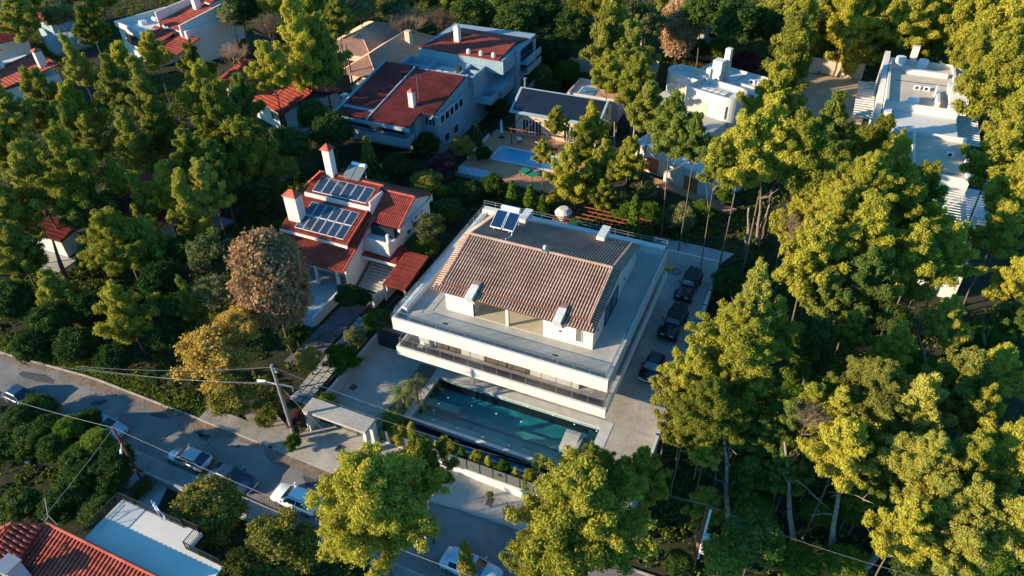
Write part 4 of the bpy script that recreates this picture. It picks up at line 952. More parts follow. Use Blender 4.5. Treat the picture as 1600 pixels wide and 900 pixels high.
# ------------------------------------------------------------------ houses on the left, seen between the trees
A1 = empty('dark_red_roof_house', (0, 0, 0), label='shaded house with low dark red roof and pale blue wall behind dark left pines', cat='house')
mb = MB(); mb.box(-80.0, -70.3, 49.2, 58.8, -.4, 3.6); mb.build('wall', plaster_blue, A1)
roof(A1, [(-80.8, 48.4, 3.6), (-69.8, 48.4, 3.6), (-69.8, 54.0, 5.4), (-80.8, 54.0, 5.4)], (1, 0, 0), red_dark); roof(A1, [(-80.8, 59.6, 3.6), (-69.8, 59.6, 3.6), (-69.8, 54.0, 5.4), (-80.8, 54.0, 5.4)], (1, 0, 0), red_dark)
mb = MB(); mb.profile([(49.2, 3.6), (54, 5.1), (58.8, 3.6)][::-1], -70.5, -70.3); mb.build('gable', plaster_blue, A1)
window(A1, 51.0, 52.2, .2, 2.4, -70.3, face='+x', name='door'); window(A1, 54.0, 56.6, 1.0, 2.6, -70.3, face='+x'); window(A1, -75, -73.4, 1, 2.5, 49.2)
B(-70.3, -67.5, 49.0, 58.0, -.4, -.1).build('path', plaster_blue, A1)
A2 = rot_house('red_tiled_bungalow', -80.0, 88.5, -20, 'bungalow with a bright red tiled roof half hidden by pines, top left')
mb = MB(); mb.box(-14, 5.5, -5.2, 5.0, -.4, 3.4); mb.build('wall', plaster, A2)
roof(A2, [(-14.8, -6.0, 3.4), (6.2, -6.0, 3.4), (6.2, 0, 5.3), (-14.8, 0, 5.3)], (1, 0, 0), red_tile); roof(A2, [(-14.8, 5.8, 3.4), (6.2, 5.8, 3.4), (6.2, 0, 5.3), (-14.8, 0, 5.3)], (1, 0, 0), red_tile)
ridge(A2, (-14.8, 0, 5.35), (6.2, 0, 5.35), red_tile); window(A2, -4.4, -2.6, 1.0, 2.5, -5.2); window(A2, 1.0, 3.0, 1.0, 2.5, -5.2); B(3.4, 5.4, -5.3, -5.2, .2, 2.8).build('opening', win_dark, A2)
mb = MB(); mb.box(5.5, 8.0, -5.0, 1.0, -.4, .4); mb.build('terrace', plaster_blue, A2)
A3 = rot_house('white_stepped_house', -119.0, 104.0, -16, 'white stepped house with red lean-to roofs and a flat white terrace, top left')
mb = MB(); mb.box(-9, -1, -8, 2.5, -.4, 5.2); mb.box(-1, 8.0, -3.0, 6.0, -.4, 6.2); mb.box(-1, 3.0, -8.0, -3.0, -.4, 4.0); mb.box(-2, 2.5, 6.0, 12.0, -.4, 8.0); mb.build('wall', plaster, A3)
roof(A3, [(-1.0, -3.6, 6.3), (6.6, -3.6, 6.3), (6.6, 5.5, 8.0), (-1.0, 5.5, 8.0)], (1, 0, 0), red_tile); roof(A3, [(-2.5, -9.5, 3.6), (4.5, -9.5, 3.6), (4.5, -3.6, 5.4), (-2.5, -3.6, 5.4)], (1, 0, 0), red_tile)
roof(A3, [(4.6, -8.0, 3.4), (10.0, -7.0, 3.4), (10.0, -1.5, 5.0), (4.6, -3.0, 5.0)], (1, 0, 0), red_tile); roof(A3, [(-2.2, 6.2, 8.1), (2.6, 6.2, 8.1), (2.6, 12, 9.4), (-2.2, 12, 9.4)], (1, 0, 0), red_tile)
mb = MB(); mb.box(-9.3, 1.0, -8.3, -8.0, 5.2, 6.2); mb.box(-9.3, -9.0, -8.0, 2.5, 5.2, 6.2); mb.build('parapet', plaster, A3); MB().profile([(-3.4, 5.0), (-3.4, 8.2), (6.2, 9.2), (6.2, 5.0)][::-1], -1.4, -1.1).build('parapet', plaster, A3); MB().profile([(-3.4, 5.0), (-3.4, 7.2), (6.2, 8.8), (6.2, 5.0)][::-1], 6.7, 7.0).build('parapet', plaster, A3)
B(-6.0, -1.5, -8.36, -8.3, 2.8, 4.6).build('opening', win_dark, A3); B(2.0, 5.0, -3.7, -3.62, 4.2, 5.8).build('opening', win_dark, A3)
B(-6.5, -5.2, -5, -3.8, 5.2, 6.0).build('roof_box', white_metal, A3); MB().tube([(-5, -2.5, 6.0), (-3.6, -2.5, 6.0)], .4, 10).build('water_tank', white_metal, A3)
B(1.4, 2.6, 3.0, 4.2, 7.4, 10.0).build('chimney', plaster, A3)
A4 = rot_house('white_red_roof_house', -128.0, 74.0, -17, 'white three storey house with broad red roofs at the left edge')
mb = MB(); mb.box(-9, 5.6, -6.5, 5.5, -.4, 4.8); mb.box(-9, -2.0, -7.5, 0, 4.8, 7.6); mb.build('wall', plaster, A4)
roof(A4, [(-3.2, -6.8, 5.0), (6.4, -6.8, 5.0), (6.4, 6.0, 6.6), (-3.2, 6.0, 6.6)], (1, 0, 0), red_tile, rise=.05); roof(A4, [(-9.5, -8.2, 7.6), (-1.4, -8.2, 7.6), (-1.4, 0.6, 8.9), (-9.5, .6, 8.9)], (1, 0, 0), red_tile, rise=.05)
mb = MB(); mb.box(-3.4, 6.5, -7.0, -6.8, 4.5, 5.0); mb.box(-9.6, -1.3, -8.4, -8.2, 7.1, 7.6); mb.build('fascia', plaster, A4)
c = B(3.6, 4.8, 3.4, 4.6, 6.0, 9.0).build('chimney', plaster, A4); hipcap(c, 3.6, 4.8, 3.4, 4.6, 9.0, .5, red_tile)
B(2.0, 5.0, -6.58, -6.5, 2.4, 4.3).build('opening', win_dark, A4)
for x in (-6.6, -3.8): window(A4, x, x + 1.0, 5.3, 6.6, -7.5); window(A4, x, x + 1.0, 1.6, 3.2, -6.5)
A5 = rot_house('small_red_roof_house', -149.0, 102.0, -18, 'small house with a red roof and pale blue wall in the far top left corner')
mb = MB(); mb.box(-5, 4.5, -4.5, 3, -.4, 4.6); mb.box(4.5, 9.5, -7, 0, -.4, 2.6); mb.build('wall', plaster_blue, A5); hip(A5, -5.8, 5.2, -5.2, 3.8, 4.6, 1.6, red_tile)
A6 = rot_house('red_corner_roof_house', -152.0, 88.0, -18, 'house roof of red tiles half behind trees at the far left edge')
mb = MB(); mb.box(-6, 5, -4, 4, -.4, 4.2); mb.build('wall', plaster, A6); hip(A6, -6.8, 5.8, -4.8, 4.8, 4.2, 1.8, red_tile)
A7 = empty('sunlit_shed', (0, 0, 0), label='low shed with a sunlit whitewashed wall behind the leaning dark trunk on the left', cat='building')
mb = MB(); mb.box(-88.0, -81.5, 43.6, 46.0, -.4, 2.2); mb.build('wall', plaster_old, A7); roof(A7, [(-88.3, 43.4, 2.2), (-81.2, 43.4, 2.2), (-81.2, 46.3, 2.7), (-88.3, 46.3, 2.7)], (1, 0, 0), red_dark)
struct(MB().prism([(-90, 40.5), (-80, 40.5), (-80, 43.5), (-90, 43.5)], -.5, -.3), 'yard_paving', concrete)
A8 = empty('framed_white_building', (0, 0, 0), label='cream house with a framed window bay and a brown door, behind the curved white house', cat='building')
mb = MB(); mb.box(-25.0, -20.2, 136.0, 141.0, -.4, 2.6); mb.box(-22.5, -18.5, 137.0, 142.0, 2.6, 6.4); mb.build('wall', plaster_beige, A8)
window(A8, -24.0, -21.6, .2, 2.3, 136.0, glass=door_orange, fm=plaster, name='door'); window(A8, -21.6, -19.6, 3.6, 5.8, 137.0, fm=plaster, proud=.2)
A9 = empty('tall_grey_wall', (0, 0, 0), label='tall pale wall standing among trees left of the reddish tree, top centre', cat='wall')
mb = MB(); mb.box(-34.8, -32.0, 128.0, 128.6, -.4, 7.0); mb.box(-32.0, -28.0, 126.0, 126.4, -.4, 2.2); mb.build('wall_body', plaster_beige, A9)
A10 = empty('cream_garden_wall', (0, 0, 0), label='cream garden wall with a small gate pier, right of the far red roof', cat='wall')
mb = MB(); mb.box(-52.0, -38.0, 121.5, 121.8, -.4, 2.2); mb.box(-47.0, -43.8, 118.5, 121.4, -.4, 2.6); mb.build('wall_body', plaster_beige, A10); window(A10, -46.0, -44.8, .6, 2.2, 118.5, glass=blind_m, fm=plaster)
A11 = empty('sunlit_yard_wall', (0, 0, 0), label='sunlit yellowish yard wall left of the long white modern villa', cat='wall')
mb = MB(); mb.box(-3.0, 6.0, 136.5, 136.8, -.4, 2.5); mb.build('wall_body', plaster_beige, A11)
struct(MB().prism([(-5, 118), (7, 118), (9, 136), (-5, 136)], -.5, -.28), 'yard', mat('sandy_yard', (.40, .30, .19), .95, .2, .3))

# ------------------------------------------------------------------ house with white terrace, bottom left
L1 = empty('terrace_house', (0, 0, 0), label='house with a red hipped roof and a big white railed roof terrace, bottom left corner', cat='house')
LX0, LY1 = -40.9, 17.3
mb = MB(); mb.box(LX0, -34.9, 10.6, LY1, -.3, 5.6); mb.box(-34.9, -30.2, 8.0, 16.0, -.3, 5.6); mb.box(-46.0, -35.5, 4.0, 13.0, -.3, 5.5); mb.box(-52, -46, 2.0, 10.8, -.3, 5.5); mb.build('wall', plaster, L1)
mb = MB(); mb.box(LX0 - .2, -34.9, 10.0, LY1 + .1, 5.6, 6.0); mb.box(-34.899, -30.2, 8.0, 16.05, 5.6, 6.0); mb.box(-34.9, -33.5, 16.05, 17.5, 5.6, 6.0); mb.build('terrace_floor', mat('pale_terrace_floor', (.62, .57, .49), .8, .06, .5), L1)
B(LX0 + .2, LX0 + .35, 11.0, LY1 - .3, 6.001, 6.03).build('floor_strip', plaster_old, L1)
railing(L1, (LX0 - .15, LY1), (-34.9, LY1), 6.0, .95, name='railing')
railing(L1, (LX0 - .15, 11.0), (LX0 - .15, LY1), 6.0, .95); railing(L1, (-33.5, 16.05), (-33.5, 17.45), 6.0, .95); railing(L1, (-34.85, 17.45), (-33.5, 17.45), 6.0, .95); railing(L1, (-33.5, 16.05), (-30.2, 16.0), 6.0, .95)
roof(L1, [(-44.6, 5.0, 4.4), (-33.0, 5.0, 4.4), (-33.0, 13.3, 7.0), (-43.6, 13.3, 7.0)], (1, 0, 0), red_tile, pitch=.34)
roof(L1, [(-52.6, 3.0, 5.0), (-44.0, 3.0, 5.0), (-45.4, 12.1, 7.6)], (1, 0, 0), red_tile, pitch=.34)
roof(L1, [(-45.4, 12.1, 7.6), (-43.6, 13.0, 6.9), (-42.5, 3.0, 5.0), (-44.0, 3.0, 5.0)], (0, 1, 0), red_tile, pitch=.34)
roof(L1, [(-52.6, 3.0, 5.0), (-50.5, 10.2, 5.9), (-45.4, 12.1, 7.6)], (.2, 1, 0), red_tile, pitch=.34)
ridge(L1, (-43.6, 13.3, 7.05), (-33, 13.3, 7.05), red_tile); ridge(L1, (-45.4, 12.1, 7.65), (-52.6, 3.0, 5.05), red_tile); ridge(L1, (-45.4, 12.1, 7.65), (-43.6, 13.2, 6.9), red_tile)
p = at(12, 882, 8.0)
c = B(p.x - .55, p.x + .55, p.y - .5, p.y + .5, 4.5, 8.0).build('chimney', plaster_blue, L1); B(p.x - .65, p.x + .65, p.y - .6, p.y + .6, 8.001, 8.12).build('chimney_slab', grey_metal, L1)
fl = empty('flag', (at(250, 815, 6.0).x, LY1 - .15, 6.0), label='hanging blue and white striped flag on the rail of the white terrace', cat='flag')
MB().tube([(0, 0, 0), (-.15, .1, 2.2)], .03, 6).build('pole', white_metal, fl)
for i in range(9):
    mb = MB(); k = 8
    for j in range(k + 1):
        t = j / k; zt = 2.1 - i * .07 - t * 1.5; xo = -.12 + i * .055 + .10 * math.sin(t * 7 + i * .3); yo = .08 + .08 * math.cos(t * 6 + i * .4)
        mb.v += [(xo, yo, zt), (xo + .056, yo + .01, zt - .03)]
    mb.f = [(2 * j, 2 * j + 1, 2 * j + 3, 2 * j + 2) for j in range(k)]
    mb.build('stripe', stripe_blue if i % 2 == 0 else fabric_white, fl)
for z in (1.75,): mb = MB(); mb.beam((-.1, .03, z), (.22, .05, z - .05), .08, .1); mb.beam((.06, .04, z + .18), (.06, .04, z - .22), .08, .1); mb.build('cross', fabric_white, fl)
struct(MB().prism([(-46.0, 18.2), (-42.5, 18.2), (-44.0, 22.4), (-49.5, 22.4)], -.5, -.12), 'garden_path', mat('grey_garden_path', (.30, .33, .33), .9, .15, .6))
struct(MB().prism([(-45.6, 19.0), (-44.9, 19.0), (-45.6, 21.6), (-46.5, 21.6)], -.3, -.08), 'lawn', grass_m)
wall('garden_wall', [(-46.4, -30.0, 22.1, 22.3, -.4, .7)], 'low wall along the lower pavement beside the round olive tree', concrete_grey)
p = at(44, 721, -.1); mb = MB(); mb.tube([(p.x, p.y, -.2), (p.x, p.y, .0), (p.x, p.y, .15)], [.2, .28, .1], 10); tag(mb.build('white_ball_lamp', white_metal), 'small white globe lamp on the dark lawn, bottom left', 'lamp')
# stone path and planting strip left of the villa wall
pth = empty('stepping_path', (0, 0, 0), label='path of grey paving slabs between green bushes, left of the villa courtyard', cat='path')
rnd = random.Random(8)
for i in range(17):
    for j in range(3):
        x0 = -40.6 + j * .72 - i * .03 + rnd.uniform(-.03, .03); y0 = 34.8 + i * .78
        B(x0, x0 + .62, y0, y0 + .66, -.38, -.22 + rnd.uniform(-.02, .02)).build('paving_slab', concrete_grey, pth)
struct(MB().prism([(-44.6, 36.5), (-41.6, 36.0), (-41.2, 52.0), (-43.9, 52.0)], -.5, -.3), 'side_drive', mat('dark_drive', (.12, .11, .12), .9, .15, .6))
wall('garden_wall', [(-38.05, -37.9, 34.0, 50.0, -.4, .2)], 'dark strip wall between the slab path and the villa wall', dark_metal)
# street-side bits
struct(MB().prism([(-39.6, 29.35), (-37.2, 29.35), (-37.0, 31.2), (-41.4, 33.0), (-43.2, 31.4)], -.5, -.02), 'side_pavement', pavement_m)
struct(MB().prism([(-16.5, 73.0), (-6.0, 73.0), (-5.0, 75.4), (-15.5, 75.6)], -.5, -.22), 'back_path', concrete_grey)
cy = at(880, 345, 1.5); tk = empty('stone_urn', (cy.x, cy.y, -.3), label='big pale round stone urn on a drum, behind the far parapet of the villa', cat='urn')
MB().tube([(0, 0, 0), (0, 0, 2.4)], .62, 14).build('drum', plaster_old, tk); MB().tube([(0, 0, 2.4), (0, 0, 2.7), (0, 0, 3.2), (0, 0, 3.7)], [.7, 1.0, 1.1, .6], 16).build('bowl', plaster_old, tk)
pgl = empty('lattice_pergola', (-21.8, 71.8, 0), label='brown timber lattice pergola behind the villa under the pines', cat='pergola')
for i in range(11): MB().beam((-5 + i * 1.0, -2.4, 2.4), (-3.4 + i * 1.0, 3.0, 2.4), .12).build('lattice_bar', rust, pgl)
for i in range(7): MB().beam((-5.3 + i * .25, -2.4 + i * .85, 2.53), (5.2 + i * .25, -2.4 + i * .85, 2.53), .12).build('lattice_bar', rust, pgl)
for (x, y) in ((-5, -2.3), (5, -2.3), (-3.6, 2.7), (6.4, 2.7)): MB().beam((x, y, -.3), (x, y, 2.45), .15).build('post', rust, pgl)

# rooftop and wall oddments: air conditioners, pipes, hatches
def aircon(parent, x, y, z, rz=0):
    a = B(x - .45, x + .45, y - .17, y + .17, z, z + .62).build('air_conditioner', white_metal, parent); MB().tube([(x - .05, y - .18, z + .31), (x - .05, y - .2, z + .31)], .24, 12).build('fan_grille', dark_metal, a)
aircon(Q, 4.5, 4.5, 5.01); aircon(Q, 5.8, 4.5, 5.01); aircon(Q, -3.4, 5.8, 5.01); aircon(M, 14.5, 120.0, 5.65); aircon(M, 13.2, 120.0, 5.65); aircon(M, 17.6, 101.0, 4.65); aircon(G, -56.5, 96.4, 6.96); aircon(G, -55.2, 96.4, 6.96)
aircon(A3, -4.0, 0.5, 5.21); aircon(V, -30.9, 58.0, 7.36); aircon(K2, -32.0, 109.0, 3.26)
for (o, x0, y0, x1, y1, z) in ((Q, -3.9, 3.4, 6.8, 3.6, 5.04), (Q, 2.0, 3.5, 2.1, 7.0, 5.04), (M, 10.2, 122.6, 17.8, 122.8, 5.68), (M, 14.2, 96.0, 18.8, 96.1, 4.68), (G, -58.0, 98.0, -53.0, 98.1, 6.98)):
    MB().tube([(x0, y0, z), (x1, y1, z)], .05, 6).build('roof_pipe', dark_metal, o)
for (x, y) in ((-27.0, 43.2), (-16.0, 43.2)): B(x - .25, x + .25, y - .1, y + .1, 7.351, 7.37).build('floor_drain', dark_metal, V)

# ------------------------------------------------------------------ vehicles
def lerp3(a, b, t): return tuple(a[i] + (b[i] - a[i]) * t for i in range(3))
def plate(quad, s0, s1, t0, t1, off):
    """four corners (bottom a, b, top b, top a) of a face; returns an inset patch standing off it"""
    a, b, c, d = quad
    def P(s, t): return Vector(lerp3(lerp3(a, b, s), lerp3(d, c, s), t))
    n = (Vector(b) - Vector(a)).cross(Vector(d) - Vector(a)).normalized()
    return [tuple(P(s, t) + n * off) for s, t in ((s0, t0), (s1, t0), (s1, t1), (s0, t1))]
def wheel(parent, x, y, r, w):
    t = MB(); t.tube([(x, y - w / 2, r), (x, y - w / 2 + .03, r), (x, y + w / 2 - .03, r), (x, y + w / 2, r)], [r * .88, r, r, r * .88], 18); wh = t.build('wheel', tyre_m, parent)
    s = 1 if y > 0 else -1; q = MB(); q.tube([(x, y + s * w * .4, r), (x, y + s * (w / 2 + .012), r)], [r * .62, r * .55], 12); q.build('rim', rim_m, wh)
def car(name, paint, L, Wd, Ht, st, cab, wb, r, p, rz, label, cat='car', roofm=None, glass=None, extras=None, z=None):
    """st: (x, bottom, belt, half width) stations of the hull; cab: rear foot, front foot, rear top, front top, belt height of the cabin"""
    glass = glass or car_glass
    c = empty(name, (p[0], p[1], S(p[0]) - .03 if z is None else z), rz, label, cat)
    mb = MB(); rings = []
    for (x, zb, zt, w) in st:
        pts = [(-w * .84, zb), (-w * .97, zb + .12), (-w, (zb + zt) / 2), (-w * .98, zt - .10), (-w * .90, zt), (0, zt + .035), (w * .90, zt), (w * .98, zt - .10), (w, (zb + zt) / 2), (w * .97, zb + .12), (w * .84, zb)]
        rings.append([(x, y, zz_) for y, zz_ in pts])
    k = len(rings[0])
    for rg in rings: mb.v += rg
    for i in range(len(rings) - 1):
        for j in range(k): q = i * k + j; q2 = i * k + (j + 1) % k; mb.f.append((q, q2, q2 + k, q + k))
    mb.f.append(tuple(range(k))[::-1]); mb.f.append(tuple(range((len(rings) - 1) * k, len(rings) * k)))
    mb.build('body', paint, c, smooth=True)
    rf, ff, rt, ft, zb = cab; w0, w1 = Wd / 2 * .90, Wd / 2 * .70
    a = [(rf, -w0, zb), (ff, -w0, zb), (ff, w0, zb), (rf, w0, zb)]; zmid = zb + (Ht - zb) * .86
    b = [(rt, -w1, zmid), (ft, -w1, zmid), (ft, w1, zmid), (rt, w1, zmid)]
    i_ = .12; d = [(rt + i_, -w1 * .86, Ht), (ft - i_ * 1.6, -w1 * .86, Ht), (ft - i_ * 1.6, w1 * .86, Ht), (rt + i_, w1 * .86, Ht)]
    mb = MB(); mb.v = a + b + d
    for o in (0, 4):
        for j in range(4): mb.f.append((o + j, o + (j + 1) % 4, o + 4 + (j + 1) % 4, o + 4 + j))
    mb.f.append((8, 9, 10, 11)); mb.build('cabin', roofm or paint, c, smooth=False, bevel=.05)
    faces = {'windscreen': (a[1], a[2], b[2], b[1]), 'rear_window': (a[3], a[0], b[0], b[3])}
    for nm, q in faces.items(): m_ = MB(); m_.poly(plate(q, .06, .94, .10, .97, .014)); m_.build(nm, glass, c)
    for nm, q in (('side', (a[0], a[1], b[1], b[0])), ('side', (a[2], a[3], b[3], b[2]))):
        for (s0, s1) in ((.10, .48), (.52, .90)): m_ = MB(); m_.poly(plate(q, s0, s1, .12, .95, .014)); m_.build('side_window', car_glass, c)
    tw = .22
    for x in wb:
        for y in (-Wd / 2 + tw / 2 - .0, Wd / 2 - tw / 2 + .0): wheel(c, x, y, r, tw)
    xf, xr = st[-1][0], st[0][0]; zf = st[-1][2] - .14; zr_ = st[0][2] - .16
    for s in (-1, 1):
        y = s * st[-1][3] * .72; B(xf - .14, xf + .02, y - .2, y + .2, zf - .06, zf + .09).build('headlight', lamp_m, c)
        y = s * st[0][3] * .78; B(xr - .015, xr + .12, y - .17, y + .17, zr_ - .08, zr_ + .1).build('tail_light', red_lamp, c)
        y = s * (Wd / 2 + .07); B(ff - .42, ff - .28, y - .09, y + .09, zb + .02, zb + .17).build('mirror', paint, c)
    B(xf - .01, xf + .025, -.3, .3, .35, .47).build('number_plate', white_metal, c); B(xf - .02, xf + .02, -.45, .45, .5, .6).build('grille', dark_metal, c)
    B(xr - .025, xr + .01, -.28, .28, .55, .67).build('number_plate', white_metal, c)
    if extras: extras(c)
    return c
SED = lambda L, W, b=.86: [(-L / 2, .42, b - .12, W * .40), (-L / 2 + .18, .28, b, W * .47), (-L / 2 + .9, .22, b + .04, W * .5), (0, .2, b + .02, W * .5), (L / 2 - 1.3, .22, b - .03, W * .5), (L / 2 - .5, .25, b - .14, W * .475), (L / 2 - .12, .32, b - .24, W * .43), (L / 2, .4, b - .3, W * .36)]
SUV = lambda L, W, b=1.0: [(-L / 2, .45, b - .12, W * .42), (-L / 2 + .15, .34, b, W * .48), (-L / 2 + .9, .30, b + .03, W * .5), (0, .28, b, W * .5), (L / 2 - 1.1, .30, b - .04, W * .5), (L / 2 - .4, .33, b - .12, W * .48), (L / 2 - .08, .4, b - .22, W * .44), (L / 2, .46, b - .3, W * .38)]
def rails(c):
    for s in (-1, 1): MB().tube([(-1.3, s * .56, 1.60), (-1.1, s * .58, 1.68), (.3, s * .58, 1.68), (.5, s * .56, 1.60)], .02, 5).build('roof_rail', dark_metal, c)
p = at(296, 716, .3); car('parked_car', paint_silver, 4.3, 1.8, 1.46, SED(4.3, 1.8), (-2.0, 1.05, -1.25, .25, .86), (-1.35, 1.3), .32, (p.x, p.y), math.radians(182), 'silver hatchback parked beyond the round olive tree, leftmost of three in line')
p = at(364, 748, .3); car('parked_car', paint_navy, 4.5, 1.8, 1.44, SED(4.5, 1.8), (-1.9, .95, -1.2, .15, .86), (-1.4, 1.35), .32, (p.x, p.y), math.radians(-2), 'dark navy car parked between the silver hatchback and the white crossover')
p = at(464, 780, .4); car('parked_car', paint_white, 4.45, 1.85, 1.62, SUV(4.45, 1.85), (-2.0, 1.15, -1.6, .35, 1.0), (-1.35, 1.35), .36, (p.x, p.y), math.radians(181), 'white crossover with black windows and roof rails parked by the big bottom pine', extras=rails)
p = at(735, 879, .4)
def bed(c):
    mb = MB(); ring(mb, -2.45, -.75, -.85, .85, .08, .95, 1.12); mb.build('load_bed', paint_paleblue, c); B(-2.36, -.84, -.76, .76, .98, 1.0).build('bed_floor', dark_metal, c)
car('parked_car', paint_paleblue, 4.9, 1.85, 1.7, SUV(4.9, 1.85), (-1.9, 1.2, -1.7, .45, 1.0), (-1.5, 1.5), .38, (p.x, p.y), math.radians(-1), 'pale blue van half hidden behind the small cypress at the bottom edge', cat='van')
p = at(36, 622, .3); car('parked_car', paint_navy, 4.4, 1.78, 1.45, SED(4.4, 1.78), (-1.9, .95, -1.2, .15, .86), (-1.35, 1.3), .32, (p.x, p.y), math.radians(-2), 'dark blue car beside the hedge at the left end of the street')
p = at(165, 667, .3); car('parked_car', paint_paleblue, 4.4, 1.78, 1.46, SED(4.4, 1.78), (-1.9, .95, -1.2, .15, .86), (-1.35, 1.3), .32, (p.x, p.y), math.radians(0), 'pale car standing behind the ivy covered bush and the rusty pole')
def jeep(p, rz, label, L=4.35, sc=1.0):
    W = 1.86
    st = [(-L / 2, .55, 1.12, .72), (-L / 2 + .1, .5, 1.18, .76), (.35, .48, 1.18, .76), (.75, .48, 1.16, .72), (L / 2 - .15, .5, 1.10, .62), (L / 2, .55, 1.02, .60)]
    def ex(c):
        for s in (-1, 1):
            for x0, x1 in ((L / 2 - 1.15, L / 2 + .02), (-L / 2 + .1, -L / 2 + 1.25)):
                mb = MB(); mb.profile([(s * .60, .92), (s * .60, 1.0), (s * .98, .94), (s * .98, .86)], x0, x1); mb.build('fender', paint_matte, c)
        B(L / 2, L / 2 + .2, -.85, .85, .5, .72).build('bumper', paint_matte, c); B(-L / 2 - .18, -L / 2, -.8, .8, .5, .7).build('bumper', paint_matte, c)
        sw = MB(); sw.tube([(-L / 2 - .28, 0, 1.1), (-L / 2 - .02, 0, 1.1)], .40, 16); sw.build('spare_wheel', tyre_m, c)
    c = car('parked_jeep', paint_black, L, W, 1.86, st, (-L / 2 + .12, .62, -L / 2 + .2, .42, 1.18), (-L / 2 + .75, L / 2 - .62), .42, p, rz, label, cat='jeep', roofm=paint_matte, glass=glass_blue, extras=ex, z=0.0)
    c.scale = (sc, sc * 1.04, sc); return c
jeep((-8.5, 65.9), math.radians(-94), 'black long wheelbase off-roader, farthest of the three on the driveway', L=4.9, sc=1.02)
jeep((-8.5, 58.9), math.radians(-94), 'black off-roader with wide wheels, middle of the three on the driveway', L=4.35, sc=1.06)
car('parked_car', paint_black, 3.9, 1.75, 1.46, SED(3.9, 1.75, .9), (-1.75, .85, -1.45, .2, .9), (-1.25, 1.2), .32, (-8.9, 51.9), math.radians(-96), 'small black hatchback, nearest of the three on the driveway', roofm=paint_black, glass=glass_blue, z=0.0)
p = at(543, 152, .3); car('parked_car', paint_white, 4.3, 1.75, 1.45, SED(4.3, 1.75), (-1.9, .95, -1.2, .15, .86), (-1.35, 1.3), .32, (p.x, p.y), 1.4, 'pale car parked under the tall pine beside the beige roofed house', z=-.35)

# ------------------------------------------------------------------ poles and wires
def pole(x, y, h, m, label, r=.16, lean=(0, 0)):
    z = gz(x, y); o = empty('utility_pole', (x, y, z - .1), label=label, cat='utility pole')
    MB().tube([(0, 0, 0), (lean[0], lean[1], h)], [r * 1.15, r * .75], 9).build('shaft', m, o); return o
p1 = pole(-36.9, 30.9, 9.7, pole_wood, 'pale weathered utility pole beside the gate canopy')
mb = MB(); mb.beam((0, 0, 7.4), (1.5, .15, 7.5), .09); mb.beam((1.45, .15, 7.5), (1.45, .15, 6.8), .07); mb.beam((-.4, .2, 9.1), (.6, -.1, 9.1), .08); mb.build('bracket', grey_metal, p1)
mb = MB(); mb.tube([(0, 0, 7.3), (-1.2, -.3, 7.6)], .04, 5); mb.tube([(-1.0, -.25, 7.6), (-1.7, -.45, 7.55)], [.09, .16], 8); mb.build('lamp_arm', white_metal, p1)
for z in (8.9, 9.3): MB().tube([(.12, 0, z), (.3, 0, z)], .07, 7).build('insulator', rim_m, p1)
T2 = at(176, 668, 7.3); p2 = pole(T2.x, T2.y, 7.3 - gz(T2.x, T2.y) + .1, rust, 'rusty brown pole rising from the ivy covered bush by the left street', r=.12)
mb = MB(); mb.tube([(0, 0, 5.6), (.5, -.5, 5.6)], .03, 5); mb.tube([(.5, -.5, 5.6), (.8, -.8, 5.5)], .1, 7); mb.build('street_lamp_head', white_metal, p2)
p3 = pole(-.35, 33.2, 8.8, rust, 'reddish brown utility pole with a pale conduit at the right end of the street', r=.17)
MB().tube([(.22, -.1, 2.0), (.24, -.08, 8.4)], .09, 6).build('conduit', white_metal, p3)
for z in (3.2, 5.0): B(.15, .6, -.4, -.05, z, z + .5).build('junction_box', white_metal, p3)
mb = MB(); mb.beam((-.9, 0, 8.6), (.9, 0, 8.6), .1); mb.build('crossarm', rust, p3)
wires = empty('overhead_wires', (0, 0, 0), label='bundle of overhead cables strung along the street from pole to pole', cat='cables')
def wire(a, b, sag=.6, r=.016, n=16):
    a = Vector(a); b = Vector(b); pts = []
    for i in range(n + 1):
        t = i / n; p = a.lerp(b, t); p.z -= sag * 4 * t * (1 - t); pts.append(p)
    MB().tube(pts, r, 4, cap=False).build('cable', steel_m, wires)
P1T = (-36.9, 30.9, 9.2); P1L = (-36.9, 30.9, 7.3); P3T = (-.35, 33.2, gz(0, 33) + 8.6)
wire(P1T, at(118, 572, 8.4), .5, .011); wire(P1L, at(120, 574, 8.0), .5, .012); wire((-36.9, 30.9, 7.1), at(40, 566, 7.6), .5, .012)
wire(P1T, P3T, 1.0, .008); wire((-35.5, 31.0, 7.3), P3T, 1.3, .007)
wire((T2.x, T2.y, 7.3), at(-60, 600, 7.0), .3, .015); e2 = at(900, 960, 6.4); wire((T2.x, T2.y, 7.3), e2, .9, .015)
wire((T2.x, T2.y, 7.2), (-44.2, 13.3, 7.1), .1, .013)
wire(P3T, at(1560, 930, 7), .9, .008); wire(P1T, (-33.5, 26.5, S(-33.5)), .05, .018) if False else None
wire((-36.8, 30.9, 7.0), (-33.9, 32.3, -.1), .0, .02)
an = MB(); q = at(70, 778, 9.0); an.tube([(q.x, q.y, 9.0), at(75, 805, 7.6)], .03, 5); an.tube([at(75, 805, 7.6), at(105, 835, 6.6)], .03, 5); an.tube([at(75, 805, 7.6), at(60, 836, 6.3)], .02, 4)
tag(an.build('guyed_mast', pole_wood), 'thin crooked mast standing behind the red hipped roof, bottom left', 'mast')

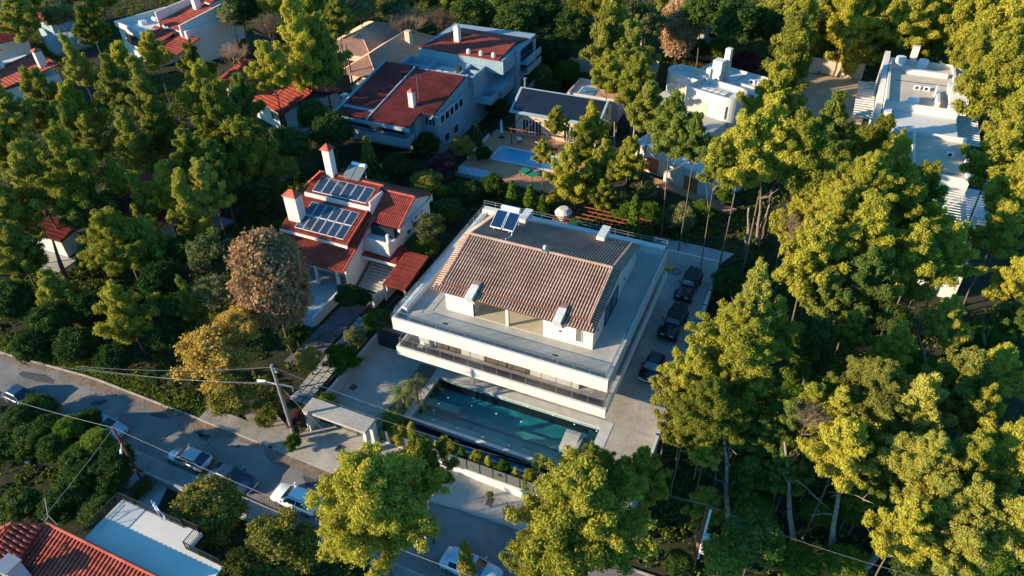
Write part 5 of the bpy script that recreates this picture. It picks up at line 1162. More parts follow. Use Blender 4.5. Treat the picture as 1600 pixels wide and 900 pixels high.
# ------------------------------------------------------------------ vegetation: shapes made once, then copied
def ico(sub):
    t = (1 + 5 ** .5) / 2
    v = [Vector(p).normalized() for p in ((-1, t, 0), (1, t, 0), (-1, -t, 0), (1, -t, 0), (0, -1, t), (0, 1, t), (0, -1, -t), (0, 1, -t), (t, 0, -1), (t, 0, 1), (-t, 0, -1), (-t, 0, 1))]
    f = [(0, 11, 5), (0, 5, 1), (0, 1, 7), (0, 7, 10), (0, 10, 11), (1, 5, 9), (5, 11, 4), (11, 10, 2), (10, 7, 6), (7, 1, 8), (3, 9, 4), (3, 4, 2), (3, 2, 6), (3, 6, 8), (3, 8, 9), (4, 9, 5), (2, 4, 11), (6, 2, 10), (8, 6, 7), (9, 8, 1)]
    return np.array([tuple(x) for x in v]), np.array(f)
ICV, ICF = ico(0)
def rdir(R, n, lo=-1.0):
    z = R.uniform(lo, 1, n); a = R.uniform(0, 2 * np.pi, n); s = np.sqrt(1 - z * z)
    return np.stack([s * np.cos(a), s * np.sin(a), z], 1)
def leaves(R, P, N, size, elong=1.6, wild=0.8):
    """one triangle per leaf tuft at P, roughly facing N"""
    n = len(P); D = N + wild * R.normal(size=(n, 3)); D /= np.linalg.norm(D, axis=1)[:, None]
    A = np.cross(D, R.normal(size=(n, 3))); A /= np.linalg.norm(A, axis=1)[:, None]; Bv = np.cross(D, A)
    s = (size * R.uniform(.6, 1.3, n))[:, None]
    V = np.stack([P - A * s * .5 - Bv * s * .3 * elong, P + A * s * .5 - Bv * s * .3 * elong, P + Bv * s * .6 * elong + D * s * .25], 1).reshape(-1, 3)
    return V
def crown(name, seed, clumps, tufts, size, m, core=.70, elong=1.6, wild=.8, flat=.85, lo=-.75):
    R = np.random.default_rng(seed); VV = []; FF = []; nb = 0
    for (x, y, z, r) in clumps:
        c = np.array([x, y, z]); k = max(8, int(tufts * (r / .2) ** 2))
        d = rdir(R, k, lo); q = (R.uniform(.35, 1.32, k) ** .8)[:, None]
        q = np.where(R.uniform(size=(k, 1)) < .12, q * 1.22, q)
        lump = 1 + .16 * np.sin(d[:, :1] * 5 + seed) * np.cos(d[:, 1:2] * 6 + z * 9)
        V = leaves(R, c + d * r * q * lump * np.array([1, 1, flat]), d, size, elong, wild)
        VV.append(V); FF.append(np.arange(len(V)).reshape(-1, 3) + nb); nb += len(V)
        if core:
            V = c + ICV * (r * core * R.uniform(.85, 1.1, (12, 1))) * np.array([1, 1, flat]); VV.append(V); FF.append(ICF + nb); nb += 12
    return mesh_np(name, np.concatenate(VV), np.concatenate(FF), m)
def pine_clumps(seed, lobes=9, per=9, shape='round'):
    r = random.Random(seed); out = []
    for i in range(lobes):
        a = i * 2.4 + r.uniform(-.4, .4); z = -.55 + 1.15 * i / (lobes - 1); rr = (1 - .45 * max(z, 0) ** 1.3) * r.uniform(.42, .72) * (1 if shape == 'round' else .8)
        if z > .4: rr *= .55
        L = r.uniform(.28, .42); cx, cy, cz = rr * math.cos(a), rr * math.sin(a), z * .85 + r.uniform(-.1, .1)
        for j in range(per):
            t = r.uniform(-.35, 1); b = r.uniform(0, 2 * math.pi); s = math.sqrt(1 - t * t); q = L * r.uniform(.55, 1.05)
            out.append((cx + q * s * math.cos(b), cy + q * s * math.sin(b), cz + q * t * .8, r.uniform(.12, .20)))
        out.append((cx, cy, cz, L * .75))
    for k in range(5): out.append((r.uniform(-.3, .3), r.uniform(-.3, .3), r.uniform(-.3, .5), .3))
    return out
def spray_clumps(seed, nb=30, top=1.0, w=1.0, low=-.75):
    """an Aleppo pine: arching boughs round a stem, each ending in a few upturned tufts, with gaps between them"""
    r = random.Random(seed); out = []; lean = (r.uniform(-.15, .15), r.uniform(-.15, .15))
    for i in range(nb):
        t = low + (top - low) * ((i + .5) / nb) ** .9; a = i * 2.4 + r.uniform(-.5, .5)
        k = (t - low) / (top - low); prof = w * (.55 + .45 * math.sin(math.pi * min(1, k * 1.25 + .18))) * (1 - max(0, k - .5) * 1.45) * r.uniform(.65, 1.1)
        up = r.uniform(.10, .40)
        for j in range(6):
            q = .35 + .13 * j; rr = r.uniform(.085, .15) * (1 - .25 * k)
            da = a + r.uniform(-.35, .35) * (.5 if j > 3 else 1)
            out.append((prof * q * math.cos(da) + lean[0] * k, prof * q * math.sin(da) + lean[1] * k, t + up * q * q + r.uniform(-.05, .07), rr))
    for j in range(7): out.append((lean[0] * .8 + r.uniform(-.05, .05), lean[1] * .8, top - .28 + j * .06, .13 - j * .012))
    for k in range(4): out.append((r.uniform(-.15, .15), r.uniform(-.15, .15), r.uniform(-.3, .3), .26))
    return out
def flame_clumps(seed, n=60, w=.42):
    r = random.Random(seed); out = []
    for i in range(n):
        t = (i + .5) / n; z = -1 + 2 * t; ww = w * (1 - t) ** .75 * 1.2 + .05; a = i * 2.4
        out.append((ww * math.cos(a) * r.uniform(.6, 1.1), ww * math.sin(a) * r.uniform(.6, 1.1), z + r.uniform(-.05, .05), .10 + .12 * (1 - t)))
    return out
def dome_clumps(seed, n=70, low=-.7, jit=.16):
    r = random.Random(seed); out = []
    for i in range(n):
        z = low + (1 - low) * (i + .5) / n; a = i * 2.4; s = math.sqrt(max(0, 1 - z * z)); q = .78 * r.uniform(1 - jit * 2, 1 + jit * .7)
        out.append((q * s * math.cos(a), q * s * math.sin(a), q * z, r.uniform(.15, .25)))
    for k in range(8): out.append((r.uniform(-.35, .35), r.uniform(-.35, .35), r.uniform(-.4, .4), .36))
    return out
CR = {}
CR['pine'] = [crown('pine_crown', 10 + i, spray_clumps(10 + i, 27 + i * 2), 820, .037, leaf_pine, core=.42, elong=2.3, flat=1.0) for i in range(8)]
CR['tall'] = [crown('pine_crown', 30 + i, [(x * .8, y * .8, z * 1.3, r) for x, y, z, r in spray_clumps(40 + i, 36, 1.0, .9, -.95)], 800, .036, leaf_pine, core=.42, elong=2.3, flat=1.0) for i in range(4)]
CR['big'] = [crown('pine_crown', 60 + i, [(x, y, z, r * .80) for x, y, z, r in spray_clumps(70 + i, 58, 1.0, 1.05, -.7) + pine_clumps(75 + i, 8, 7)], 1200, .027, leaf_pine, core=.42, elong=2.3, flat=1.0) for i in range(3)]
CR['dome'] = [crown('leaf_crown', 80 + i, dome_clumps(80 + i), 170, .072, leaf_olive, elong=1.1, wild=1.2) for i in range(3)]
CR['oval'] = [crown('leaf_crown', 90, [(x * .85, y * .85, z * 1.25, r) for x, y, z, r in dome_clumps(91, 110, -.9, .08)], 240, .05, leaf_brown, elong=1.8, wild=1.0)]
CR['loose'] = [crown('leaf_crown', 95 + i, pine_clumps(97 + i, 13, 10), 110, .068, leaf_gold, core=.45, elong=1.1, wild=1.6) for i in range(2)]
CR['flame'] = [crown('conifer_crown', 100 + i, flame_clumps(100 + i), 130, .075, leaf_green, lo=-.9) for i in range(2)]
CR['spruce'] = [crown('conifer_crown', 110, [((.62 * (1 - t) + .03) * math.cos(a) * u, (.62 * (1 - t) + .03) * math.sin(a) * u, -1 + 2 * t - .12 * u, .055 + .04 * (1 - t)) for t in [i / 16 for i in range(16)] for a in [t * 9 + j * 2 * math.pi / 9 for j in range(9)] for u in (.35, .7, 1.0)], 260, .06, leaf_olive, core=.5)]
CR['shrub'] = [crown('shrub_leaves', 120 + i, dome_clumps(120 + i, 26, -.3, .3), 90, .14, leaf_dark, elong=1.1, wild=1.2) for i in range(3)]
GL = 'pines of the left wood'; GR = 'pines of the wood right of the driveway'
def bare(seed, leafy=True):
    r = random.Random(seed); mb = MB()
    tips = []
    def grow(p, d, L, rad, n):
        q = p + d * L; mb.tube([p, p.lerp(q, .5) + Vector((r.uniform(-.03, .03), r.uniform(-.03, .03), 0)), q], [rad, rad * .8, rad * .6], 3, cap=False)
        tips.append(q)
        if n == 0: return
        for k in range(4 if n > 1 else 5):
            e = (d + Vector((r.uniform(-1, 1), r.uniform(-1, 1), r.uniform(-.25, .7))) * .75).normalized(); grow(p.lerp(q, r.uniform(.5, 1)), e, L * r.uniform(.6, .85), rad * .55, n - 1)
    for k in range(6):
        a = k * 1.05; grow(Vector((0, 0, -.9)), Vector((math.cos(a) * .55, math.sin(a) * .55, 1)).normalized(), .62, .028, 4)
    me = bpy.data.meshes.new('bare_branches'); me.from_pydata(mb.v, [], mb.f); me.materials.append(leaf_twig); return me
CR['bare'] = [bare(3), bare(9)]
def trunk_mesh(seed, m, limbs=6, bend=.06, two=False):
    """unit trunk: 0..1 up to the crown's middle, limbs reaching into the crown (unit radius)"""
    r = random.Random(seed); mb = MB(); pts = []
    for i in range(7): t = i / 6; pts.append((bend * math.sin(t * 2.4 + seed) * (1 if i else 0), bend * math.cos(t * 2 + seed) * t, t))
    mb.tube(pts, [.040, .032, .028, .026, .022, .018, .012], 7)
    for k in range(limbs):
        t = r.uniform(.80, .99); i = min(5, int(t * 6)); p = Vector(pts[i]); a = r.uniform(0, 6.28); q = r.uniform(.45, .8)
        mb.tube([p, p + Vector((q * .5 * math.cos(a), q * .5 * math.sin(a), .06)), p + Vector((q * math.cos(a), q * math.sin(a), .16))], [.009, .006, .003], 4)
    me = bpy.data.meshes.new('trunk'); me.from_pydata(mb.v, [], mb.f); me.materials.append(m); me.shade_smooth(); return me
TR = [trunk_mesh(i, bark, 6 + i % 3) for i in range(6)]
NT = [0]
def tree(kind, u, v, rpx, h, label, m=None, name='pine_tree', cat='pine tree', zf=.85, group=None, var=None, trunk=True, xy=None, cz=None, sxy=1.0):
    """a tree whose crown's middle shows at (u, v) with radius rpx (pixels of the photograph), h metres tall"""
    if cat == 'pine tree':
        if kind != 'big': rpx *= 1.22; zf = zf * 1.25
        if group == GL: h += 0.5; rpx *= .86
        elif group == GR: rpx *= 1.06; h += 1.0
    R = rpx * 75 / F_PX
    for _ in range(4):
        zc = (h - R * zf * .95) if cz is None else cz
        zc = max(zc, R * zf * .6); p = at(u, v, zc); R = rpx * depth(p) / F_PX
    NT[0] += 1; i = NT[0]; rr = random.Random(i * 7 + 3); base = gz(p.x, p.y) - .1
    o = empty(name, (p.x, p.y, base), rr.uniform(0, 6.28), label, cat, group)
    me = CR[kind][i % len(CR[kind]) if var is None else var]
    c = bpy.data.objects.new('crown', me); C.objects.link(c); c.parent = o; c.location = (0, 0, zc - base); c.scale = (R * sxy, R * sxy, R * zf)
    if m: c.material_slots[0].link = 'OBJECT'; c.material_slots[0].material = m
    if trunk:
        t = bpy.data.objects.new('trunk', TR[i % len(TR)]); C.objects.link(t); t.parent = o; s = max(R, 2.2) if kind not in ('flame',) else max(R * .6, 1.2)
        t.scale = (s, s, zc - base)
    return o
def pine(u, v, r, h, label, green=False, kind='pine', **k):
    return tree(kind, u, v, r, h, label, m=(leaf_pine_olive if k.get('group') == GL and int(u) % 3 == 0 else (None if k.get('group') == GL and int(u) % 3 == 1 else leaf_pine_green_shaded)) if green else (leaf_pine_olive if (int(u) * 7 + int(v)) % 6 == 0 else None), **k)

# ------------------------------------------------------------------ the trees one by one
# foreground
pine(592, 792, 104, 13.5, 'big sunlit pine at the bottom of the photo overhanging the street beside the white crossover', kind='big', var=0)
pine(660, 735, 48, 11.5, 'upper right shoulder pine touching the street fence and the pool plants', kind='pine')
pine(905, 812, 112, 13.5, 'big bushy pine in the bottom middle with a broken pale stub at its heart', kind='big', var=1)
pine(930, 742, 52, 12.0, 'pine crown covering the right end of the pool and the concrete slab', kind='big', var=2)
pine(1010, 745, 36, 9, 'small pine crown at the lower right corner of the driveway')
pine(855, 880, 70, 10.5, 'pine at the bottom edge right of the pale blue van', kind='big', var=0)
tree('flame', 727, 872, 24, 8.5, 'slim pointed cypress standing in front of the pale blue van', name='cypress_tree', cat='cypress', m=leaf_olive, zf=1.9)
tree('dome', 328, 798, 58, 6.0, 'round olive yellow tree beside the white terrace, below the silver hatchback', name='olive_tree', cat='tree', var=0, zf=.75)
tree('loose', 440, 850, 60, 7.5, 'loose olive green tree at the bottom edge left of the big bottom pine', name='garden_tree', cat='tree', m=leaf_olive)
tree('loose', 375, 893, 40, 6.5, 'low olive green tree at the bottom edge beside the terrace railing', name='garden_tree', cat='tree', m=leaf_olive)
tree('oval', 424, 438, 70, 14, 'large rounded brown autumn tree left of the solar panel house', name='autumn_tree', cat='tree', sxy=1.0, zf=1.12)
tree('loose', 338, 555, 62, 9.0, 'golden leaved tree with pale branches above the street', name='autumn_tree', cat='tree', var=0)
tree('loose', 372, 505, 36, 9.0, 'smaller golden tree crown between the brown autumn tree and the golden tree', name='autumn_tree', cat='tree', var=1)
tree('loose', 360, 620, 38, 4.5, 'yellow green bushy tree at the foot of the golden tree by the kerb', name='garden_tree', cat='tree', m=leaf_olive)
tree('loose', 335, 400, 40, 9.5, 'grey green leafy tree left of the large brown autumn tree', name='broadleaf_tree', cat='tree', m=leaf_green, zf=1.3)
tree('loose', 330, 455, 30, 8, 'grey green leafy tree just above the golden tree', name='broadleaf_tree', cat='tree', m=leaf_green)
pine(200, 497, 42, 8.5, 'lone bright yellow green pine in the dark garden left of the golden tree', var=2)
# left woods
GL = 'pines of the left wood'
pine(58, 290, 52, 12.5, 'sunlit yellow pine by the left edge above the sunlit shed', var=3, group=GL)
pine(112, 268, 50, 14.5, 'broad grey green pine right of the yellow pine above the sunlit shed', green=True, var=1, group=GL)
pine(181, 278, 23, 10, 'narrow bright pine left of the dark red roof', kind='tall', group=GL)
pine(190, 378, 68, 9.5, 'wide shaded dark pine in front of the dark red roofed house', green=True, kind='big', group=GL)
pine(262, 298, 32, 9, 'dark pine standing over the dark red roof', green=True, group=GL)
pine(30, 400, 42, 7.5, 'dark shaded pine at the left edge left of the sunlit shed', green=True, group=GL)
pine(298, 245, 36, 12.0, 'golden lit pine just above the dark red roofed house', group=GL)
pine(350, 205, 52, 14, 'bushy pine in front of the red tiled bungalow', group=GL)
pine(385, 250, 48, 11, 'dark green pine between the bungalow and the solar panel house', green=True, group=GL)
pine(330, 300, 40, 10, 'dark green pine above the grey green leafy tree', green=True, group=GL)
tree('loose', 435, 265, 32, 7, 'gold flecked tree left of the solar panel house chimneys', name='autumn_tree', cat='tree', m=leaf_olive)
pine(232, 158, 36, 14, 'pine with lit left edge left of the red tiled bungalow', kind='tall', group=GL)
pine(186, 140, 36, 14, 'dark tall pine right of the white three storey house', green=True, group=GL)
pine(192, 105, 28, 12, 'yellow topped pine in front of the flat terrace of the white stepped house', group=GL)
pine(240, 85, 28, 12, 'pine crown covering the lower red roof of the white stepped house', group=GL)
pine(306, 112, 30, 11, 'pine crown right of the white stepped house lean-to roof', group=GL)
pine(322, 150, 40, 12, 'pine crown left of the red tiled bungalow ridge', group=GL)
pine(380, 165, 34, 11, 'pine crown touching the front of the red tiled bungalow', green=True, group=GL)
pine(75, 165, 42, 11, 'pine with a yellow tip below the white three storey house', green=True, group=GL)
pine(115, 190, 44, 10, 'dark pine in the shade right of the pine with a yellow tip', green=True, group=GL)
pine(15, 180, 38, 12, 'dark pine at the left edge below the white three storey house', green=True, group=GL)
pine(142, 45, 26, 10, 'spotted pine between the small red roof and the white stepped house', group=GL)
pine(20, 235, 34, 12, 'olive pine at the left edge above the yellow pine', group=GL)
pine(250, 210, 36, 10, 'shaded pine below the lit left edge pine', green=True, group=GL)
pine(150, 225, 34, 9, 'dark pine in deep shade above the narrow bright pine', green=True, group=GL)
pine(120, 100, 26, 12, 'slim dark pine behind the red capped chimney at the left', green=True, kind='tall', group=GL)
pine(30, 30, 34, 12, 'dark pine in the far top left corner', green=True, group=GL)
pine(468, 75, 48, 17, 'tall pine rising behind the red tiled bungalow', kind='tall', var=0, group=GL)
pine(500, 95, 46, 14, 'dark pine crown on the right flank of the tall pine behind the bungalow', green=True, group=GL)
pine(425, 112, 34, 14, 'low crown of the pine clump directly above the bungalow roof', group=GL)
pine(485, 20, 36, 14, 'pine crown at the top edge above the tall bungalow pine', group=GL)
pine(528, 30, 30, 17, 'pine with a long thin bare trunk in front of the beige roof', group=GL, var=4)
tree('bare', 365, 84, 30, 9, 'bare brown tree above the red tiled bungalow', name='bare_tree', cat='tree', m=None)
tree('bare', 420, 40, 32, 10, 'taller bare brown tree at the top edge left of the tall pine', name='bare_tree', cat='tree')
tree('bare', 640, 35, 42, 11, 'broad bare pinkish tree between the beige roof and the far red roof', name='bare_tree', cat='tree')
tree('bare', 690, 30, 34, 11, 'bare tree with orange tinted twigs above the far red roof', name='bare_tree', cat='tree')
tree('oval', 1062, 45, 36, 11, 'reddish brown tree above the curved white house', name='autumn_tree', cat='tree', zf=1.2)
tree('bare', 835, 65, 26, 6, 'pinkish bare shrub beside the cream garden wall', name='bare_tree', cat='tree')
# top rim, dark evergreens
GT = 'dark evergreens along the top'
for (u, v, r, h, l) in ((560, 12, 30, 12, 'dark evergreen above the beige tiled roof at the top edge'), (610, 8, 24, 10, 'dark evergreen at the top edge right of the beige roof'),
        (735, 22, 36, 12, 'dark leafy tree behind the far red roof'), (770, 45, 32, 9, 'dark leafy tree right behind the far red roof'), (808, 30, 34, 12, 'hanging grey green tree above the cream garden wall'),
        (850, 18, 34, 12, 'dark tree at the top edge beside the slack wire'), (890, 45, 34, 10, 'dark round tree left of the tall sunlit pine, top middle'), (862, 82, 34, 7, 'bushy green tree behind the hedge of the apricot house'),
        (362, 22, 24, 10, 'dark tree right of the white stepped house'), (375, 15, 32, 11, 'dark tree at the top edge beside the bare brown trees'), (90, 20, 26, 10, 'dark tree over the small red roof, top left'),
        (1010, 40, 30, 12, 'dark tree at the top edge before the tall pale wall'), (1100, 15, 36, 14, 'dark tree above the cream framed building'), (1150, 30, 40, 14, 'wide dark tree right of the cream framed building'),
        (1190, 40, 34, 12, 'dark tree between the cream building and the forest pines'), (980, 20, 30, 14, 'dark tree behind the two bare trunks at the top')):
    tree('dome', u, v, r, h, l, name='evergreen_tree', cat='tree', m=leaf_dark if r > 31 else leaf_green, group=GT)
# around the apricot house
GM = 'pines in the middle gardens'
pine(952, 62, 46, 16, 'tall sunlit pine behind the apricot house, top middle', kind='tall', group=GM)
pine(985, 95, 36, 13, 'dark right flank of the tall pine behind the apricot house', green=True, group=GM)  # shaded side of one tree, the shade put into its needle colour
pine(950, 122, 26, 12, 'low crown of the tall pine right of the pink annex', group=GM)
pine(992, 138, 32, 17, 'pine crown above the pale bare trunks between apricot and white houses', group=GM)
pine(1016, 178, 32, 17, 'pine crown touching the left side of the curved white house', group=GM)
pine(1052, 205, 36, 18, 'dense green pine with a tall straight trunk before the white outbuilding', green=True, var=5, group=GM)
pine(1085, 225, 28, 17, 'right part of the dense green pine before the white outbuilding', green=True, group=GM)
pine(868, 192, 17, 9.5, 'small topmost pine tuft before the apricot house wall', group=GM)
pine(848, 240, 16, 7.5, 'small pine tuft hanging over the small blue pool', group=GM)
pine(888, 285, 36, 8.5, 'spreading pine crown right of the green table tennis table', group=GM)
pine(915, 232, 30, 9, 'pine crown before the right corner of the apricot house', group=GM)
pine(940, 262, 28, 8, 'pine crown over the trunk behind the stone urn', green=True, group=GM)
pine(980, 255, 27, 10, 'round sunlit pine above the ivy covered trunk', group=GM)
pine(945, 308, 20, 6, 'low bright pine crown beside the lattice pergola', group=GM)
pine(925, 200, 24, 8, 'small pine beside the apricot gable', group=GM)
tree('flame', 990, 340, 20, 7, 'ivy covered trunk between the lattice pergola and the white outbuilding', name='ivy_trunk', cat='tree', m=leaf_bright, zf=2.0)
# right wood
GR = 'pines of the wood right of the driveway'
for e in (
    (1228, 118, 44, 12, 'tall pine right of the curved white house', 'tall'), (1205, 165, 38, 12, 'lower crown of the tall pine right of the curved white house', 'pine'), (1155, 250, 44, 19, 'leaning left crown above the group of pale trunks', 'pine'),
    (1200, 232, 46, 20, 'middle crown above the group of pale trunks', 'pine'), (1122, 262, 26, 17, 'small crown at the left tip of the pale trunk group', 'pine'), (1255, 252, 46, 19, 'right crown above the group of pale trunks', 'pine'),
    (1295, 215, 38, 10, 'pine below the shaded yard, left of the modern villa', 'pine'), (1345, 290, 50, 17, 'broad pine below the modern villa pergola', 'big'), (1370, 228, 32, 10, 'pine crown before the lower left corner of the modern villa', 'pine'),
    (1392, 268, 34, 13, 'pine crown left of the modern villa lower roof', 'pine'), (1437, 305, 34, 13, 'pine crown before the modern villa lower roof', 'pine'), (1300, 330, 46, 15, 'pine crown in the centre of the right wood', 'big'),
    (1245, 355, 34, 11, 'thin brownish pine right of the pale trunks', 'pine'), (1265, 410, 44, 14, 'pine at the edge of the clearing beyond the driveway wall', 'pine'), (1345, 385, 50, 15, 'pine below the centre of the right wood', 'pine'),
    (1400, 345, 44, 14, 'pine left of the little lower terrace of the modern villa', 'pine'), (1448, 365, 34, 12, 'pine before the stairs of the modern villa', 'pine'), (1420, 420, 46, 13, 'pine with bare twigs below the modern villa', 'pine'),
    (1480, 405, 38, 12, 'pine under the last terrace of the modern villa', 'pine'), (1340, 450, 44, 12, 'shaded edged pine in the lower middle of the right wood', 'pine'), (1290, 470, 34, 10, 'dim pine in the shade right of the big driveway pine', 'pine'),
    (1570, 60, 50, 15, 'pine at the top right corner', 'pine'), (1520, 35, 40, 15, 'pine at the top edge above the modern villa', 'pine'), (1560, 135, 46, 15, 'pine at the right edge level with the villa roof', 'pine'),
    (1590, 200, 44, 15, 'pine at the right edge beside the modern villa', 'pine'), (1555, 255, 38, 14, 'pine at the right of the villa side pergola', 'pine'), (1585, 310, 44, 14, 'pine at the right edge above the dark gap', 'pine'),
    (1560, 365, 32, 11, 'small pine right of the last villa terrace', 'pine'), (1470, 20, 38, 14, 'pine behind the modern villa water tanks', 'pine'), (1420, 35, 38, 14, 'pine behind the left fin wall of the modern villa', 'pine'),
    (1370, 25, 38, 14, 'pine at the top edge left of the modern villa', 'pine'), (1325, 30, 36, 14, 'pine at the top edge above the sunlit yard wall', 'pine'), (1338, 80, 32, 8, 'pine left of the modern villa fin wall', 'pine'),
    (1290, 55, 34, 10, 'pine at the upper left of the sunlit yard wall', 'pine'), (1248, 45, 36, 15, 'tall pine at the top edge above the tall pine', 'tall'), (1378, 62, 22, 7, 'small pine beside the white fin wall', 'pine'),
    (1265, 25, 30, 13, 'pine at the top edge next to the small bare tree', 'pine'), (1440, 65, 26, 9, 'small pine behind the villa roof parapet', 'pine'), (1520, 85, 26, 11, 'small pine right of the villa rear fin wall', 'pine'),
    (1178, 478, 40, 17, 'pointed top of the big pine right of the driveway wall', 'tall'), (1150, 535, 62, 14.5, 'big sunlit pine leaning to the driveway wall', 'big'), (1205, 520, 36, 12, 'right flank of the big driveway pine', 'pine'),
    (1085, 580, 44, 12, 'pine tips reaching over the nearest black hatchback', 'big'), (1050, 600, 30, 10.5, 'left tip of the pine over the driveway', 'pine'), (1110, 640, 54, 12, 'lower sunlit pine beside the driveway wall', 'big'),
    (1165, 620, 44, 11, 'pine crown in the right half of the driveway pine clump', 'pine'), (1070, 660, 34, 10, 'pine crown at the edge of the sunlit driveway', 'pine'), (1100, 705, 22, 8, 'small hanging pine branch left of the reddish pole trunk', 'pine'),
    (1190, 690, 32, 9, 'shaded pine crown right of the tall lit trunk', 'pine'), (1270, 560, 44, 9, 'dim pine in the dark hollow of the wood', 'pine'), (1330, 520, 26, 9, 'small lit pine in the dark hollow', 'pine'),
    (1475, 505, 28, 10, 'lit pine at the upper edge of the long tree shadows', 'pine'), (1395, 545, 28, 9, 'small pine beside the striped shadows', 'pine'), (1370, 610, 58, 13, 'broad pine in the lower middle of the wood', 'big'),
    (1420, 650, 50, 12.5, 'pine crown right of the broad lower pine', 'pine'), (1500, 600, 44, 13, 'golden pine at the lower right', 'pine'), (1550, 590, 40, 12, 'pine with bare twigs at its foot, right of the golden pine', 'pine'),
    (1525, 650, 34, 11, 'lower part of the golden pine group', 'pine'), (1265, 645, 34, 11, 'greyish half bare pine crown above the long dead branch', 'pine'), (1310, 705, 44, 12, 'sunlit pine above the forked dead trunk', 'pine'),
    (1300, 655, 34, 11, 'pine crown between the half bare crown and the broad lower pine', 'pine'), (1440, 720, 54, 12, 'pine in the bottom right quarter with a dark gap to its right', 'big'), (1500, 740, 46, 11.5, 'pine right of the bottom right quarter pine', 'pine'),
    (1580, 720, 48, 12, 'pine at the right edge above the bent trunk', 'pine'), (1460, 790, 46, 11, 'pine crown in the lower bottom right', 'pine'), (1410, 830, 42, 10, 'pine over the leaning pale trunk', 'pine'),
    (1510, 800, 46, 11, 'pine left of the bent trunk at the right edge', 'pine'), (1580, 820, 48, 11, 'pine in the bottom right corner', 'pine'), (1500, 870, 40, 9, 'low pine at the bottom edge right of the dead white branch', 'pine'),
    (1225, 735, 32, 7, 'dim low pine behind the second tall lit trunk', 'pine'), (1165, 745, 28, 6, 'dim low pine right of the tall lit trunk', 'pine'), (1340, 770, 26, 5, 'small lit pine at the foot of the forked dead trunk', 'pine'), (1100, 790, 26, 5, 'dim low pine left of the reddish pole trunk', 'pine'),
    (1370, 740, 30, 8, 'dim pine between the forked dead trunk and the quarter pine', 'pine'), (1590, 500, 30, 9, 'dim pine at the right edge over the sunlit undergrowth', 'pine'), (1590, 440, 34, 11, 'pine at the right edge below the dark gap', 'pine')):
    pine(e[0], e[1], e[2], e[3], e[4], kind=e[5], green=('dim' in e[4] or 'shaded' in e[4] or 'dark' in e[4][:8]), group=GR)  # dim and shaded crowns get the darker needles, shade put into the colour
tree('dome', 1180, 840, 48, 7, 'rounded green tree at the bottom right of the reddish pole', name='evergreen_tree', cat='tree', m=leaf_pine_green_shaded)
tree('dome', 1130, 870, 36, 5, 'dark green tree at the bottom edge beside the reddish pole', name='evergreen_tree', cat='tree', m=leaf_pine_green_shaded)
tree('bare', 1455, 400, 30, 11, 'tangle of bare pinkish twigs below the modern villa', name='bare_tree', cat='tree')
tree('bare', 1590, 680, 34, 11, 'bare twiggy tree at the right edge', name='bare_tree', cat='tree')
tree('bare', 1265, 650, 30, 12.5, 'leafless grey twigs hanging in the half bare crown', name='bare_tree', cat='tree')
tree('bare', 1240, 350, 26, 12.5, 'bare pinkish twigs right of the pale trunk group', name='bare_tree', cat='tree')
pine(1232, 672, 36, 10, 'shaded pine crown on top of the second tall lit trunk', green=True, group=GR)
pine(1140, 668, 30, 10, 'pine crown on top of the tall lit trunk right of the driveway wall', group=GR)
for (u, v, r, h, l) in ((150, -14, 30, 11, 'pine behind the white stepped house at the top edge'), (440, -6, 34, 14, 'top edge pine left of the tallest bungalow pine'), (700, -6, 34, 12, 'top edge dark tree behind the broad bare tree'),
        (930, -5, 34, 13, 'top edge pine left of the tall sunlit middle pine'), (1060, -12, 36, 14, 'top edge pine behind the reddish brown tree'), (1210, -4, 34, 14, 'top edge pine above the dark tree of the forest rim'),
        (1395, -10, 40, 15, 'top edge pine above the left fin wall'), (1545, -12, 40, 15, 'top edge pine near the top right corner'), (1300, -12, 38, 14, 'top edge pine left of centre in the right forest'), (1480, -14, 40, 14, 'top edge pine behind the villa water tanks'),
        (620, -10, 34, 13, 'top edge dark tree above the beige roof'), (790, -10, 36, 13, 'top edge dark tree above the grey green tree'), (540, -8, 34, 14, 'top edge pine right of the tall pine'), (70, -4, 34, 12, 'top edge pine over the small red roof'), (350, -16, 28, 10, 'top edge pine behind the red lean-to roof')):
    pine(u, v, r, h, l, green='dark' in l, group='trees at the top edge')
